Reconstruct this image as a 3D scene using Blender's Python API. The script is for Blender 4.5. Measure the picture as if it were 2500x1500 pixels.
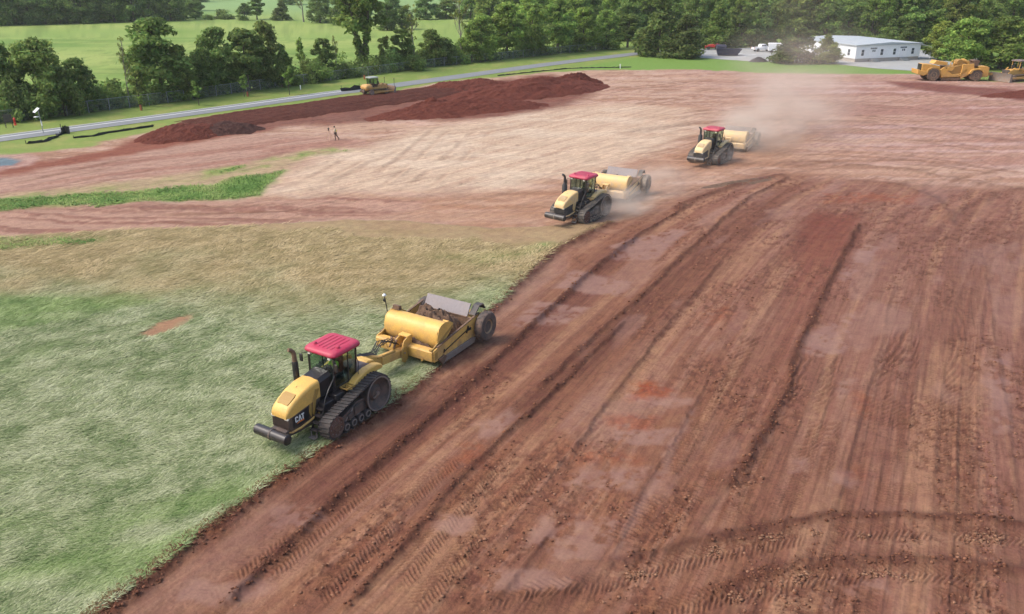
import bpy, bmesh, math, random
import numpy as np
from mathutils import Vector, Matrix, Euler

scene = bpy.context.scene
for o in list(bpy.data.objects):
    bpy.data.objects.remove(o)
R = math.radians

# ------------------------------------------------------------------ camera
cam_data = bpy.data.cameras.new("camera")
cam = bpy.data.objects.new("camera", cam_data)
scene.collection.objects.link(cam)
cam.location = (0.0, 0.0, 20.0)
cam.rotation_euler = (R(90.0 - 22.929), 0.0, 0.0)
cam_data.sensor_fit = 'HORIZONTAL'
cam_data.angle = R(65.0)
cam_data.clip_start = 0.5
cam_data.clip_end = 9000.0
scene.camera = cam

# ------------------------------------------------------------------ sky and sun (bright day behind thin cloud)
SUN_EL, SUN_AZ = 50.0, 100.0      # azimuth of the sun, anticlockwise degrees from +X... measured below as a direction
sun_dir = Vector((-0.80, -0.10, 0.0)).normalized() * math.cos(R(SUN_EL)) + Vector((0, 0, math.sin(R(SUN_EL))))
world = bpy.data.worlds.new("World")
scene.world = world
world.use_nodes = True
wn = world.node_tree
for n in list(wn.nodes):
    wn.nodes.remove(n)
w_out = wn.nodes.new("ShaderNodeOutputWorld")
w_bg = wn.nodes.new("ShaderNodeBackground")
w_sky = wn.nodes.new("ShaderNodeTexSky")
w_sky.sky_type = 'NISHITA'
w_sky.sun_disc = False
w_sky.sun_elevation = R(SUN_EL)
w_sky.sun_rotation = math.atan2(sun_dir.x, sun_dir.y)
w_sky.air_density = 1.0
w_sky.dust_density = 4.0
w_sky.ozone_density = 1.0
w_bg.inputs["Strength"].default_value = 0.15
wn.links.new(w_sky.outputs[0], w_bg.inputs["Color"])
wn.links.new(w_bg.outputs[0], w_out.inputs["Surface"])

sun_data = bpy.data.lights.new("sun", 'SUN')
sun_data.energy = 1.05
sun_data.angle = R(18.0)
sun_data.color = (1.0, 0.95, 0.87)
sun = bpy.data.objects.new("sun", sun_data)
scene.collection.objects.link(sun)
sun.location = (0, 0, 200)
sun.rotation_euler = (-sun_dir).to_track_quat('-Z', 'Y').to_euler()

scene.view_settings.view_transform = 'Standard'
scene.view_settings.look = 'None'
scene.view_settings.exposure = 0.90
scene.view_settings.gamma = 1.0
scene.view_settings.use_curve_mapping = False
scene.render.engine = 'CYCLES'
scene.cycles.max_bounces = 6
scene.cycles.diffuse_bounces = 3
scene.cycles.glossy_bounces = 2
scene.cycles.transmission_bounces = 4
scene.cycles.transparent_max_bounces = 24
scene.cycles.volume_bounces = 1
scene.cycles.use_denoising = True

# ------------------------------------------------------------------ helpers: numbers
def lin(r, g, b):
    def c(v):
        v /= 255.0
        return v / 12.92 if v <= 0.04045 else ((v + 0.055) / 1.055) ** 2.4
    return (c(r), c(g), c(b))

def sstep(a, b, v):
    t = np.clip((v - a) / (b - a), 0.0, 1.0)
    return t * t * (3 - 2 * t)

def _hash(ix, iy, seed):
    h = (ix.astype(np.uint32) * np.uint32(374761393) + iy.astype(np.uint32) * np.uint32(668265263) + np.uint32((seed * 2246822519) & 0xffffffff))
    h = (h ^ (h >> np.uint32(13))) * np.uint32(1274126177)
    h = h ^ (h >> np.uint32(16))
    return (h & np.uint32(0xffff)).astype(np.float32) / 65535.0

def vnoise(x, y, seed=0):
    x = np.asarray(x, np.float32); y = np.asarray(y, np.float32)
    fx = np.floor(x); fy = np.floor(y)
    ix = fx.astype(np.int64); iy = fy.astype(np.int64)
    tx = x - fx; ty = y - fy
    tx = tx * tx * (3 - 2 * tx); ty = ty * ty * (3 - 2 * ty)
    a = _hash(ix, iy, seed); b = _hash(ix + 1, iy, seed)
    c = _hash(ix, iy + 1, seed); d = _hash(ix + 1, iy + 1, seed)
    return (a + (b - a) * tx) * (1 - ty) + (c + (d - c) * tx) * ty

def fbm(x, y, octaves=4, seed=0, gain=0.5):
    s = np.zeros(np.shape(x), np.float32); amp = 1.0; tot = 0.0; f = 1.0
    for k in range(octaves):
        s += amp * vnoise(x * f + 17.3 * k, y * f - 9.1 * k, seed + k * 31)
        tot += amp; amp *= gain; f *= 2.03
    return s / tot

def poly_sd(x, y, pts):
    """signed distance to a polygon, positive inside"""
    d = np.full(np.shape(x), 1e9, np.float32)
    ins = np.zeros(np.shape(x), bool)
    n = len(pts)
    for i in range(n):
        ax, ay = pts[i]; bx, by = pts[(i + 1) % n]
        ex, ey = bx - ax, by - ay
        L = ex * ex + ey * ey + 1e-9
        t = np.clip(((x - ax) * ex + (y - ay) * ey) / L, 0, 1)
        d = np.minimum(d, (x - ax - t * ex) ** 2 + (y - ay - t * ey) ** 2)
        cond = (ay > y) != (by > y)
        xi = ax + (y - ay) * ex / (ey if abs(ey) > 1e-9 else 1e-9)
        ins ^= cond & (x < xi)
    d = np.sqrt(d)
    return np.where(ins, d, -d)

def line_dist(x, y, pts):
    """signed distance to a polyline (positive on its left) and the length run along it"""
    d = np.full(np.shape(x), 1e9, np.float32); sg = np.ones(np.shape(x), np.float32); al = np.zeros(np.shape(x), np.float32)
    run = 0.0
    for i in range(len(pts) - 1):
        ax, ay = pts[i]; bx, by = pts[i + 1]
        ex, ey = bx - ax, by - ay
        L = math.hypot(ex, ey)
        t = np.clip(((x - ax) * ex + (y - ay) * ey) / (L * L), 0, 1)
        dx = x - ax - t * ex; dy = y - ay - t * ey
        dd = np.hypot(dx, dy)
        m = dd < d
        d = np.where(m, dd, d)
        sg = np.where(m, np.where(ex * dy - ey * dx >= 0, 1.0, -1.0), sg)
        al = np.where(m, run + t * L, al)
        run += L
    return d * sg, al, run

# ------------------------------------------------------------------ helpers: objects
COL = scene.collection
def tag(o, label=None, cat=None, group=None, kind=None):
    if label: o["label"] = label
    if cat: o["category"] = cat
    if group: o["group"] = group
    if kind: o["kind"] = kind
    return o

def empty(name, loc=(0, 0, 0), rz=0.0, label=None, cat=None, group=None):
    o = bpy.data.objects.new(name, None)
    o.empty_display_size = 0.3
    COL.objects.link(o)
    o.location = loc
    o.rotation_euler = (0, 0, rz)
    return tag(o, label, cat, group)

def link_mesh(name, me, m=None, parent=None):
    if m is not None and len(me.materials) == 0:
        me.materials.append(m)
    o = bpy.data.objects.new(name, me)
    COL.objects.link(o)
    if parent is not None:
        o.parent = parent
    return o

def copy_tree(o, parent=None):
    c = o.copy()
    COL.objects.link(c)
    c.parent = parent
    for ch in list(o.children):
        copy_tree(ch, c)
    return c

class MB:
    """collects shapes and links them as one mesh object"""
    def __init__(self):
        self.v = []; self.f = []
    def add(self, verts, faces, mtx=None):
        b = len(self.v)
        if mtx is not None:
            verts = [tuple(mtx @ Vector(p)) for p in verts]
        self.v.extend([tuple(p) for p in verts])
        self.f.extend([tuple(i + b for i in f) for f in faces])
        return self
    def box(self, c, s, rot=None):
        x, y, z = s[0] / 2, s[1] / 2, s[2] / 2
        vs = [(-x, -y, -z), (x, -y, -z), (x, y, -z), (-x, y, -z), (-x, -y, z), (x, -y, z), (x, y, z), (-x, y, z)]
        fs = [(0, 3, 2, 1), (4, 5, 6, 7), (0, 1, 5, 4), (1, 2, 6, 5), (2, 3, 7, 6), (3, 0, 4, 7)]
        m = Matrix.Translation(c)
        if rot is not None:
            m = m @ Euler(rot).to_matrix().to_4x4()
        return self.add(vs, fs, m)
    def bb(self, x0, x1, y0, y1, z0, z1):
        return self.box(((x0 + x1) / 2, (y0 + y1) / 2, (z0 + z1) / 2), (abs(x1 - x0), abs(y1 - y0), abs(z1 - z0)))
    def tube(self, pts, r, n=8, cap=True):
        pts = [Vector(p) for p in pts]
        rs = r if isinstance(r, (list, tuple)) else [r] * len(pts)
        rings = []
        up = None
        for i, p in enumerate(pts):
            a = pts[max(0, i - 1)]; b = pts[min(len(pts) - 1, i + 1)]
            t = (b - a).normalized()
            if up is None:
                up = Vector((0, 0, 1)) if abs(t.z) < 0.9 else Vector((1, 0, 0))
            u = t.cross(up)
            if u.length < 1e-4:
                u = t.cross(Vector((0.3, 1, 0.2)))
            u.normalize()
            w = u.cross(t).normalized()
            up = w
            rings.append([p + (u * math.cos(2 * math.pi * k / n) + w * math.sin(2 * math.pi * k / n)) * rs[i] for k in range(n)])
        vs = [q for rg in rings for q in rg]
        fs = []
        for i in range(len(rings) - 1):
            for k in range(n):
                a = i * n + k; b = i * n + (k + 1) % n
                fs.append((a, b, b + n, a + n))
        if cap:
            fs.append(tuple(range(n - 1, -1, -1)))
            fs.append(tuple((len(rings) - 1) * n + k for k in range(n)))
        return self.add(vs, fs)
    def cyl(self, a, b, r, n=16, r2=None):
        return self.tube([a, b], [r, r if r2 is None else r2], n)
    def bar(self, a, b, w, h):
        a = Vector(a); b = Vector(b)
        t = (b - a); L = t.length; t.normalize()
        q = t.to_track_quat('X', 'Z').to_matrix().to_4x4()
        m = Matrix.Translation((a + b) / 2) @ q
        x, y, z = L / 2, w / 2, h / 2
        vs = [(-x, -y, -z), (x, -y, -z), (x, y, -z), (-x, y, -z), (-x, -y, z), (x, -y, z), (x, y, z), (-x, y, z)]
        fs = [(0, 3, 2, 1), (4, 5, 6, 7), (0, 1, 5, 4), (1, 2, 6, 5), (2, 3, 7, 6), (3, 0, 4, 7)]
        return self.add(vs, fs, m)
    def prism(self, prof, y0, y1, plane='xz'):
        """extrude a closed outline; plane xz extrudes along y, xy along z, yz along x"""
        n = len(prof)
        def P(p, t):
            if plane == 'xz': return (p[0], t, p[1])
            if plane == 'xy': return (p[0], p[1], t)
            return (t, p[0], p[1])
        vs = [P(p, y0) for p in prof] + [P(p, y1) for p in prof]
        fs = [tuple(range(n)), tuple(range(2 * n - 1, n - 1, -1))]
        for i in range(n):
            j = (i + 1) % n
            fs.append((i, i + n, j + n, j))
        return self.add(vs, fs)
    def loft(self, rings, cap=True, closed=True):
        n = len(rings[0]); vs = [p for rg in rings for p in rg]; fs = []
        for i in range(len(rings) - 1):
            for k in range(n if closed else n - 1):
                a = i * n + k; b = i * n + (k + 1) % n
                fs.append((a, b, b + n, a + n))
        if cap:
            fs.append(tuple(range(n - 1, -1, -1)))
            fs.append(tuple((len(rings) - 1) * n + k for k in range(n)))
        return self.add(vs, fs)
    def ring(self, prof, c=(0, 0, 0), axis='y', n=24):
        return self.lathe(list(prof) + [prof[0]], c, axis, n, cap=False)
    def lathe(self, prof, c=(0, 0, 0), axis='y', n=24, cap=True):
        """prof: (radius, along-axis) pairs"""
        rings = []
        for r, t in prof:
            ring = []
            for k in range(n):
                a = 2 * math.pi * k / n
                if axis == 'y': p = (c[0] + r * math.cos(a), c[1] + t, c[2] + r * math.sin(a))
                elif axis == 'z': p = (c[0] + r * math.cos(a), c[1] + r * math.sin(a), c[2] + t)
                else: p = (c[0] + t, c[1] + r * math.cos(a), c[2] + r * math.sin(a))
                ring.append(p)
            rings.append(ring)
        return self.loft(rings, cap=cap)
    def sphere(self, c, r, n=10, m=6):
        rx, ry, rz = r if isinstance(r, (tuple, list)) else (r, r, r)
        rings = []
        for i in range(m + 1):
            t = math.pi * (0.02 + 0.96 * i / m)
            rings.append([(c[0] + rx * math.sin(t) * math.cos(2 * math.pi * k / n), c[1] + ry * math.sin(t) * math.sin(2 * math.pi * k / n), c[2] - rz * math.cos(t)) for k in range(n)])
        return self.loft(rings)
    def mesh(self, name, smooth=0.0):
        me = bpy.data.meshes.new(name)
        me.from_pydata(self.v, [], self.f)
        bm = bmesh.new(); bm.from_mesh(me)
        bmesh.ops.remove_doubles(bm, verts=bm.verts, dist=1e-5)
        bmesh.ops.recalc_face_normals(bm, faces=bm.faces)
        bm.to_mesh(me); bm.free()
        if smooth > 0:
            me.shade_smooth()
            me.set_sharp_from_angle(angle=R(smooth))
        return me
    def build(self, name, m, parent=None, smooth=0.0, bevel=0.0, seg=2, label=None):
        me = self.mesh(name, smooth)
        o = link_mesh(name, me, m, parent)
        if bevel > 0:
            b = o.modifiers.new("bevel", 'BEVEL')
            b.width = bevel; b.segments = seg; b.limit_method = 'ANGLE'; b.angle_limit = R(40)
            if smooth <= 0:
                me.shade_smooth(); me.set_sharp_from_angle(angle=R(35))
        if label: o["label"] = label
        return o

def arrays_mesh(name, verts, faces_flat, face_sizes, colors=None, cname="tint", smooth=False):
    me = bpy.data.meshes.new(name)
    nv = len(verts); nf = len(face_sizes)
    me.vertices.add(nv)
    me.vertices.foreach_set("co", np.asarray(verts, np.float32).ravel())
    me.loops.add(len(faces_flat))
    me.loops.foreach_set("vertex_index", np.asarray(faces_flat, np.int32))
    me.polygons.add(nf)
    st = np.concatenate(([0], np.cumsum(face_sizes)[:-1])).astype(np.int32)
    me.polygons.foreach_set("loop_start", st)
    me.update(calc_edges=True)
    if smooth:
        me.polygons.foreach_set("use_smooth", np.ones(nf, bool))
    if colors is not None:
        at = me.attributes.new(cname, 'FLOAT_COLOR', 'POINT')
        c4 = np.ones((nv, 4), np.float32); c4[:, :colors.shape[1]] = colors
        at.data.foreach_set("color", c4.ravel())
    return me

# ------------------------------------------------------------------ helpers: materials
def new_mat(name):
    m = bpy.data.materials.new(name)
    m.use_nodes = True
    nt = m.node_tree
    bs = nt.nodes["Principled BSDF"]
    return m, nt, bs

def N(nt, kind, **kw):
    n = nt.nodes.new(kind)
    for k, v in kw.items():
        if k in n.inputs.keys() if hasattr(n.inputs, 'keys') else False:
            n.inputs[k].default_value = v
        else:
            setattr(n, k, v)
    return n

SOIL = (0.30, 0.165, 0.105)
def paint(name, col, rough=0.45, metal=0.0, var=0.12, dirt=0.25, dirt_col=SOIL, scale=2.2, low=0.0, spec=0.5, bump=0.0):
    """a surface colour with slight tone variation, grime that gathers in blotches and (low) mud splashed up from the ground"""
    m, nt, bs = new_mat(name)
    L = nt.links
    tc = N(nt, "ShaderNodeTexCoord")
    n1 = N(nt, "ShaderNodeTexNoise"); n1.inputs["Scale"].default_value = scale; n1.inputs["Detail"].default_value = 6; n1.inputs["Roughness"].default_value = 0.65
    L.new(tc.outputs["Object"], n1.inputs["Vector"])
    n2 = N(nt, "ShaderNodeTexNoise"); n2.inputs["Scale"].default_value = scale * 6; n2.inputs["Detail"].default_value = 4
    L.new(tc.outputs["Object"], n2.inputs["Vector"])
    hsv = N(nt, "ShaderNodeHueSaturation"); hsv.inputs["Color"].default_value = (*col, 1)
    mr = N(nt, "ShaderNodeMapRange"); mr.inputs["From Min"].default_value = 0.3; mr.inputs["From Max"].default_value = 0.7
    mr.inputs["To Min"].default_value = 1 - var; mr.inputs["To Max"].default_value = 1 + var
    L.new(n2.outputs["Fac"], mr.inputs["Value"]); L.new(mr.outputs[0], hsv.inputs["Value"])
    mask = N(nt, "ShaderNodeMapRange"); mask.inputs["From Min"].default_value = 0.45; mask.inputs["From Max"].default_value = 0.75
    mask.inputs["To Min"].default_value = dirt * 0.15; mask.inputs["To Max"].default_value = dirt
    L.new(n1.outputs["Fac"], mask.inputs["Value"])
    fac = mask.outputs[0]
    if low > 0:
        geo = N(nt, "ShaderNodeNewGeometry"); sep = N(nt, "ShaderNodeSeparateXYZ")
        L.new(geo.outputs["Position"], sep.inputs[0])
        lm = N(nt, "ShaderNodeMapRange"); lm.inputs["From Min"].default_value = 0.2; lm.inputs["From Max"].default_value = 1.9
        lm.inputs["To Min"].default_value = low; lm.inputs["To Max"].default_value = 0.0
        L.new(sep.outputs["Z"], lm.inputs["Value"])
        mu = N(nt, "ShaderNodeMath", operation='MULTIPLY'); L.new(lm.outputs[0], mu.inputs[0])
        mm = N(nt, "ShaderNodeMapRange"); mm.inputs["From Min"].default_value = 0.3; mm.inputs["From Max"].default_value = 0.6
        L.new(n1.outputs["Fac"], mm.inputs["Value"]); L.new(mm.outputs[0], mu.inputs[1])
        ad = N(nt, "ShaderNodeMath", operation='ADD', use_clamp=True); L.new(mu.outputs[0], ad.inputs[0]); L.new(fac, ad.inputs[1])
        fac = ad.outputs[0]
    mix = N(nt, "ShaderNodeMix", data_type='RGBA')
    L.new(fac, mix.inputs["Factor"]); L.new(hsv.outputs[0], mix.inputs["A"]); mix.inputs["B"].default_value = (*dirt_col, 1)
    L.new(mix.outputs["Result"], bs.inputs["Base Color"])
    rr = N(nt, "ShaderNodeMix", data_type='FLOAT')
    L.new(fac, rr.inputs["Factor"]); rr.inputs["A"].default_value = rough; rr.inputs["B"].default_value = 0.9
    L.new(rr.outputs["Result"], bs.inputs["Roughness"])
    bs.inputs["Metallic"].default_value = metal
    bs.inputs["Specular IOR Level"].default_value = spec
    if bump > 0:
        bp = N(nt, "ShaderNodeBump"); bp.inputs["Strength"].default_value = bump; bp.inputs["Distance"].default_value = 0.03
        L.new(n2.outputs["Fac"], bp.inputs["Height"]); L.new(bp.outputs[0], bs.inputs["Normal"])
    return m

def tint_mat(name, attr="tint", rough=0.9, trans=0.0, use_obj=False, noise=0.0, nscale=8.0, bump=0.0, bscale=20.0, spec=0.25):
    """surface colour from the mesh's own colour attribute, optionally multiplied by the object colour"""
    m, nt, bs = new_mat(name)
    L = nt.links
    at = N(nt, "ShaderNodeAttribute", attribute_name=attr)
    c = at.outputs["Color"]
    if use_obj:
        oi = N(nt, "ShaderNodeObjectInfo")
        mx = N(nt, "ShaderNodeMix", data_type='RGBA', blend_type='MULTIPLY'); mx.inputs["Factor"].default_value = 1.0
        L.new(c, mx.inputs["A"]); L.new(oi.outputs["Color"], mx.inputs["B"]); c = mx.outputs["Result"]
    if noise > 0:
        tc = N(nt, "ShaderNodeTexCoord")
        n1 = N(nt, "ShaderNodeTexNoise"); n1.inputs["Scale"].default_value = nscale; n1.inputs["Detail"].default_value = 8; n1.inputs["Roughness"].default_value = 0.7
        L.new(tc.outputs["Object"], n1.inputs["Vector"])
        mr = N(nt, "ShaderNodeMapRange"); mr.inputs["From Min"].default_value = 0.25; mr.inputs["From Max"].default_value = 0.75
        mr.inputs["To Min"].default_value = 1 - noise; mr.inputs["To Max"].default_value = 1 + noise
        L.new(n1.outputs["Fac"], mr.inputs["Value"])
        hs = N(nt, "ShaderNodeHueSaturation"); L.new(c, hs.inputs["Color"]); L.new(mr.outputs[0], hs.inputs["Value"]); c = hs.outputs[0]
    L.new(c, bs.inputs["Base Color"])
    bs.inputs["Roughness"].default_value = rough
    bs.inputs["Specular IOR Level"].default_value = spec
    if bump > 0:
        tc = N(nt, "ShaderNodeTexCoord")
        n2 = N(nt, "ShaderNodeTexNoise"); n2.inputs["Scale"].default_value = bscale; n2.inputs["Detail"].default_value = 6
        L.new(tc.outputs["Object"], n2.inputs["Vector"])
        bp = N(nt, "ShaderNodeBump"); bp.inputs["Strength"].default_value = bump; bp.inputs["Distance"].default_value = 0.05
        L.new(n2.outputs["Fac"], bp.inputs["Height"]); L.new(bp.outputs[0], bs.inputs["Normal"])
    if trans > 0:
        out = nt.nodes["Material Output"]
        tr = N(nt, "ShaderNodeBsdfTranslucent"); L.new(c, tr.inputs["Color"])
        ms = N(nt, "ShaderNodeMixShader"); ms.inputs[0].default_value = trans
        L.new(bs.outputs[0], ms.inputs[1]); L.new(tr.outputs[0], ms.inputs[2]); L.new(ms.outputs[0], out.inputs["Surface"])
    return m

# ================================================================== ground: one sheet out to the horizon
ALB = 0.62
def C(r, g, b, k=1.0):
    return np.array(lin(r, g, b), np.float32) * ALB * k

rowsY = [10.0]
while rowsY[-1] < 260.0:
    Yc = rowsY[-1]
    rowsY.append(Yc + 0.055 * (max(Yc, 20.0) / 21.0) ** 1.6)
while rowsY[-1] < 6000.0:
    rowsY.append(rowsY[-1] * 1.09)
rowsY = np.array([-60.0, -20.0, 0.0, 5.0] + rowsY, np.float32)
u_in = np.linspace(-1.0, 1.0, 920)
u_out = 1.0 + (np.linspace(0, 1, 26)[1:] ** 2.0) * 4.0
uu = np.concatenate((-u_out[::-1], u_in, u_out)).astype(np.float32)
hwid = 6.0 + 0.69 * np.clip(rowsY, 8, None)
GX = (uu[None, :] * hwid[:, None]).astype(np.float32)
GY = np.repeat(rowsY[:, None], len(uu), axis=1).astype(np.float32)
shape = GX.shape
x = GX.ravel(); y = GY.ravel()

wx = x + 1.6 * (fbm(x * 0.35, y * 0.35, 4, 5) - 0.5) * np.clip(y / 50, 0.3, 1.6)
wy = y + 1.6 * (fbm(x * 0.35, y * 0.35, 4, 6) - 0.5) * np.clip(y / 50, 0.3, 1.6)

# run (s) and cross (c) coordinates of the scraper passes, about 62 degrees from +X
ANG = R(62.5)
def passes(px, py):
    s = px * math.cos(ANG) + py * math.sin(ANG)
    c = -px * math.sin(ANG) + py * math.cos(ANG)
    c = c + 0.0019 * (s - 40.0) ** 2 * np.where(s > 40, 1, -0.5)
    return s, c
S, Cc = passes(x, y)

height = np.zeros_like(x)
col = np.zeros((len(x), 3), np.float32)
gloss = np.zeros_like(x)          # smooth, damp, rolled clay
rough_amp = np.zeros_like(x)      # clod relief
def lay(colr, m):
    global col
    col += (np.asarray(colr, np.float32) - col) * m[:, None]

n_big = fbm(x * 0.05, y * 0.05, 4, 11)
n_mid = fbm(x * 0.35, y * 0.35, 4, 12)
n_fine = fbm(x * 2.2, y * 2.2, 4, 13)
streak = fbm(S * 0.09, Cc * 2.4, 5, 14)            # long scratches along the passes
streak2 = fbm(S * 0.22, Cc * 6.5, 3, 15)
patch = fbm(S * 0.16, Cc * 0.45, 4, 16)
hstreak = fbm(wx * 0.045, wy * 0.34, 5, 17)        # haul-road streaks across the view
hstreak2 = fbm(wx * 0.10 + wy * 0.02, wy * 0.9, 4, 18)

# --- far country first: pasture everywhere
past = C(146, 172, 84)
past2 = C(116, 152, 62)
past3 = C(176, 188, 104)
col[:] = past
lay(past2, sstep(0.45, 0.7, fbm(x * 0.02, y * 0.02, 4, 21)))
lay(past3, 0.7 * sstep(0.52, 0.75, fbm(x * 0.012 + 4, y * 0.03, 4, 22)))
lay(C(110, 128, 60), 0.5 * sstep(0.55, 0.75, fbm(x * 0.3, y * 0.11, 4, 23)))
lay(C(168, 186, 98), 0.55 * sstep(0.52, 0.66, fbm(x * 0.05 + y * 0.02, y * 0.22, 4, 24)))
lay(C(118, 148, 66), 0.45 * sstep(0.55, 0.68, fbm(x * 0.4, y * 0.16, 4, 25)))
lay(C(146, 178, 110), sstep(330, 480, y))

# --- the works: everything inside this outline has been stripped
SITE = [(-92.45, 83.15), (-59.01, 92.11), (-54.29, 93.89), (-50.77, 98.63), (-47.72, 105.77), (-45.19, 116.58), (-34.92, 126.82), (-24.01, 139.82), (-11.63, 156.77), (6.73, 170.86), (17.23, 175.13), (39.09, 176.60), (50.50, 170.86), (70.45, 168.12), (83.71, 168.12), (84.97, 159.16), (95.92, 155.02), (159.48, 136.12), (32.35, 14.91), (-30.16, 14.91)]
site = sstep(-0.8, 0.8, poly_sd(wx, wy, SITE))
# verge tone outside: mown verge beside the road
verge = C(136, 156, 76)
VERGE = [(-84.89, 75.66), (-53.75, 83.15), (-46.02, 101.69), (-23.05, 133.89), (16.39, 166.12), (81.23, 162.89), (99.38, 148.37), (127.46, 192.69), (85.16, 172.97), (72.08, 185.93), (44.42, 201.83), (34.00, 225.20), (-4.94, 201.83), (-45.68, 151.07), (-72.97, 115.91), (-93.38, 84.07)]
lay(verge, 0.8 * sstep(-1, 1, poly_sd(wx, wy, VERGE)))
lay(C(160, 165, 92), 0.8 * sstep(0.5, 0.68, n_mid) * sstep(-1, 1, poly_sd(wx, wy, VERGE)))
lay(C(126, 160, 72), sstep(-1, 1.5, poly_sd(wx, wy, [(11.03, 172.26), (16.29, 184.31), (30.88, 203.76), (44.02, 199.94), (60.84, 190.95), (72.99, 185.93), (84.17, 170.86), (80.01, 165.47), (54.29, 169.48), (30.16, 175.13)])))
lay(C(150, 150, 92), sstep(-1.2, 0.4, poly_sd(wx, wy, SITE)) * (1 - site) * 0.7)

# pinkish tan base of the works
tan = C(196, 160, 134)
lay(tan, site)
lay(C(180, 138, 112), 0.75 * site * sstep(0.48, 0.66, hstreak))
lay(C(206, 170, 150), site * 0.8 * sstep(0.50, 0.66, hstreak2))
lay(C(166, 122, 98), site * 0.55 * sstep(0.54, 0.7, fbm(wx * 0.07 + 3, wy * 0.55, 4, 31)))
height += site * 0.10 * (hstreak - 0.5) * sstep(45, 70, y)
mid_on = site * sstep(50, 66, y)
rut = fbm(wx * 0.16 + wy * 0.05, wy * 1.5, 4, 41)
lay(C(150, 108, 86), mid_on * 0.5 * sstep(0.56, 0.68, rut))
lay(C(214, 184, 164), mid_on * 0.5 * sstep(0.56, 0.68, fbm(wx * 0.2 + 9, wy * 1.1, 4, 42)))
height += mid_on * (0.16 * (rut - 0.5) + 0.10 * (fbm(x * 0.7, y * 0.7, 3, 43) - 0.5))
# right, farther: mauve pink
pink = site * sstep(20, 60, x) * sstep(70, 100, y)
lay(C(184, 142, 124), pink * 0.6)
lay(C(164, 116, 102), pink * 0.6 * sstep(0.5, 0.64, fbm(wx * 0.03 + 8, wy * 0.4, 4, 33)))
lay(C(206, 172, 162), pink * 0.7 * sstep(0.55, 0.68, fbm(wx * 0.035 + 2, wy * 0.5, 4, 34)))
DRED = [(70.81, 159.16), (79.52, 154.44), (86.42, 148.90), (93.27, 143.23), (84.92, 129.64), (80.40, 137.95), (74.52, 142.73), (70.65, 149.98)]
lay(C(128, 74, 62), 0.9 * sstep(-1.5, 1.5, poly_sd(wx, wy, DRED)))

HEAPG = [(-46.25, 98.63), (-44.57, 113.29), (-34.32, 124.48), (-23.56, 137.02), (-7.62, 153.87), (7.46, 168.12), (16.00, 153.87), (13.10, 138.41), (4.28, 121.86), (-5.87, 116.58), (-16.93, 115.91), (-30.94, 111.40), (-34.43, 104.38), (-41.39, 100.40)]
hg_ = sstep(-2.0, 2.0, poly_sd(wx, wy, HEAPG))
lay(C(118, 66, 52), hg_ * 0.85)
lay(C(146, 92, 74), hg_ * 0.6 * sstep(0.5, 0.64, fbm(wx * 0.2, wy * 0.5, 4, 45)))
height += hg_ * 0.35 * (fbm(x * 0.5, y * 0.5, 4, 46, 0.6) - 0.45)
# pale subsoil pad in the middle
PALE = [(-24.15, 73.86), (-24.08, 83.15), (-23.10, 93.00), (-17.03, 96.69), (-12.74, 109.56), (-4.11, 116.58), (4.99, 124.48), (16.45, 131.73), (28.32, 125.64), (26.17, 110.17), (19.25, 96.69), (11.08, 85.96), (3.79, 81.20), (1.62, 78.01), (-2.76, 75.66), (-9.87, 75.66), (-16.73, 74.45)]
pale = sstep(-2.0, 3.5, poly_sd(wx, wy, PALE)) * (1 - 0.55 * sstep(6, 34, x))
lay(C(216, 188, 160), pale * 0.95)
diag = fbm((x * 0.62 + y * 0.78) * 0.04, (-x * 0.78 + y * 0.62) * 1.1, 5, 35, 0.6)
lay(C(188, 154, 130), pale * 0.7 * sstep(0.56, 0.64, diag))
lay(C(222, 198, 172), pale * 0.7 * sstep(0.5, 0.66, fbm(x * 0.12, y * 0.25, 4, 36)))
height += pale * 0.05 * (diag - 0.5)
# brown band below the pad
BAND = [(-24.68, 72.42), (-17.39, 73.86), (-9.80, 75.05), (-2.74, 75.05), (2.02, 77.53), (6.26, 80.51), (16.52, 92.11), (29.13, 104.38), (39.72, 104.38), (29.41, 87.92), (16.70, 80.51), (9.69, 74.15), (5.95, 66.16), (-1.70, 63.83), (-8.76, 66.16), (-16.29, 68.65)]
band = sstep(-2.0, 2.5, poly_sd(wx, wy, BAND))
lay(C(188, 146, 118), band * 0.75)
lay(C(168, 122, 94), band * 0.7 * sstep(0.48, 0.62, fbm(wx * 0.06, wy * 0.45, 4, 37)))

# pink path and the strips at the left
LP = [(-73.04, 75.66), (-55.97, 86.93), (-49.04, 91.03), (-43.73, 96.21), (-39.34, 100.40), (-33.37, 104.38), (-23.83, 104.38), (-17.42, 99.13), (-24.07, 96.21), (-29.53, 88.33), (-36.55, 83.15), (-42.86, 78.50), (-48.47, 74.15), (-62.77, 63.83)]
lpm = sstep(-1.5, 1.5, poly_sd(wx, wy, LP))
lay(C(186, 148, 128), lpm)
lay(C(164, 116, 98), lpm * 0.7 * sstep(0.5, 0.64, fbm((x + y * 0.75) * 0.06, (y - x * 0.7) * 0.5, 4, 38)))
REDB = [(-77.26, 80.51), (-56.79, 88.33), (-51.53, 89.56), (-48.69, 95.27), (-46.57, 103.02), (-42.01, 107.78), (-33.28, 107.78), (-39.34, 100.40), (-43.24, 93.89), (-47.50, 87.92), (-51.17, 83.15), (-69.27, 71.31)]
lay(C(146, 86, 66), 0.95 * sstep(-1.2, 1.2, poly_sd(wx, wy, REDB)))
TANS = [(-59.96, 60.59), (-48.65, 74.45), (-39.30, 79.66), (-32.22, 85.57), (-23.97, 95.74), (-24.63, 86.93), (-25.62, 84.07), (-30.96, 79.49), (-37.65, 75.96), (-47.46, 72.42)]
tm = sstep(-1.2, 1.2, poly_sd(wx, wy, TANS))
lay(C(184, 160, 124), tm)
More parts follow.
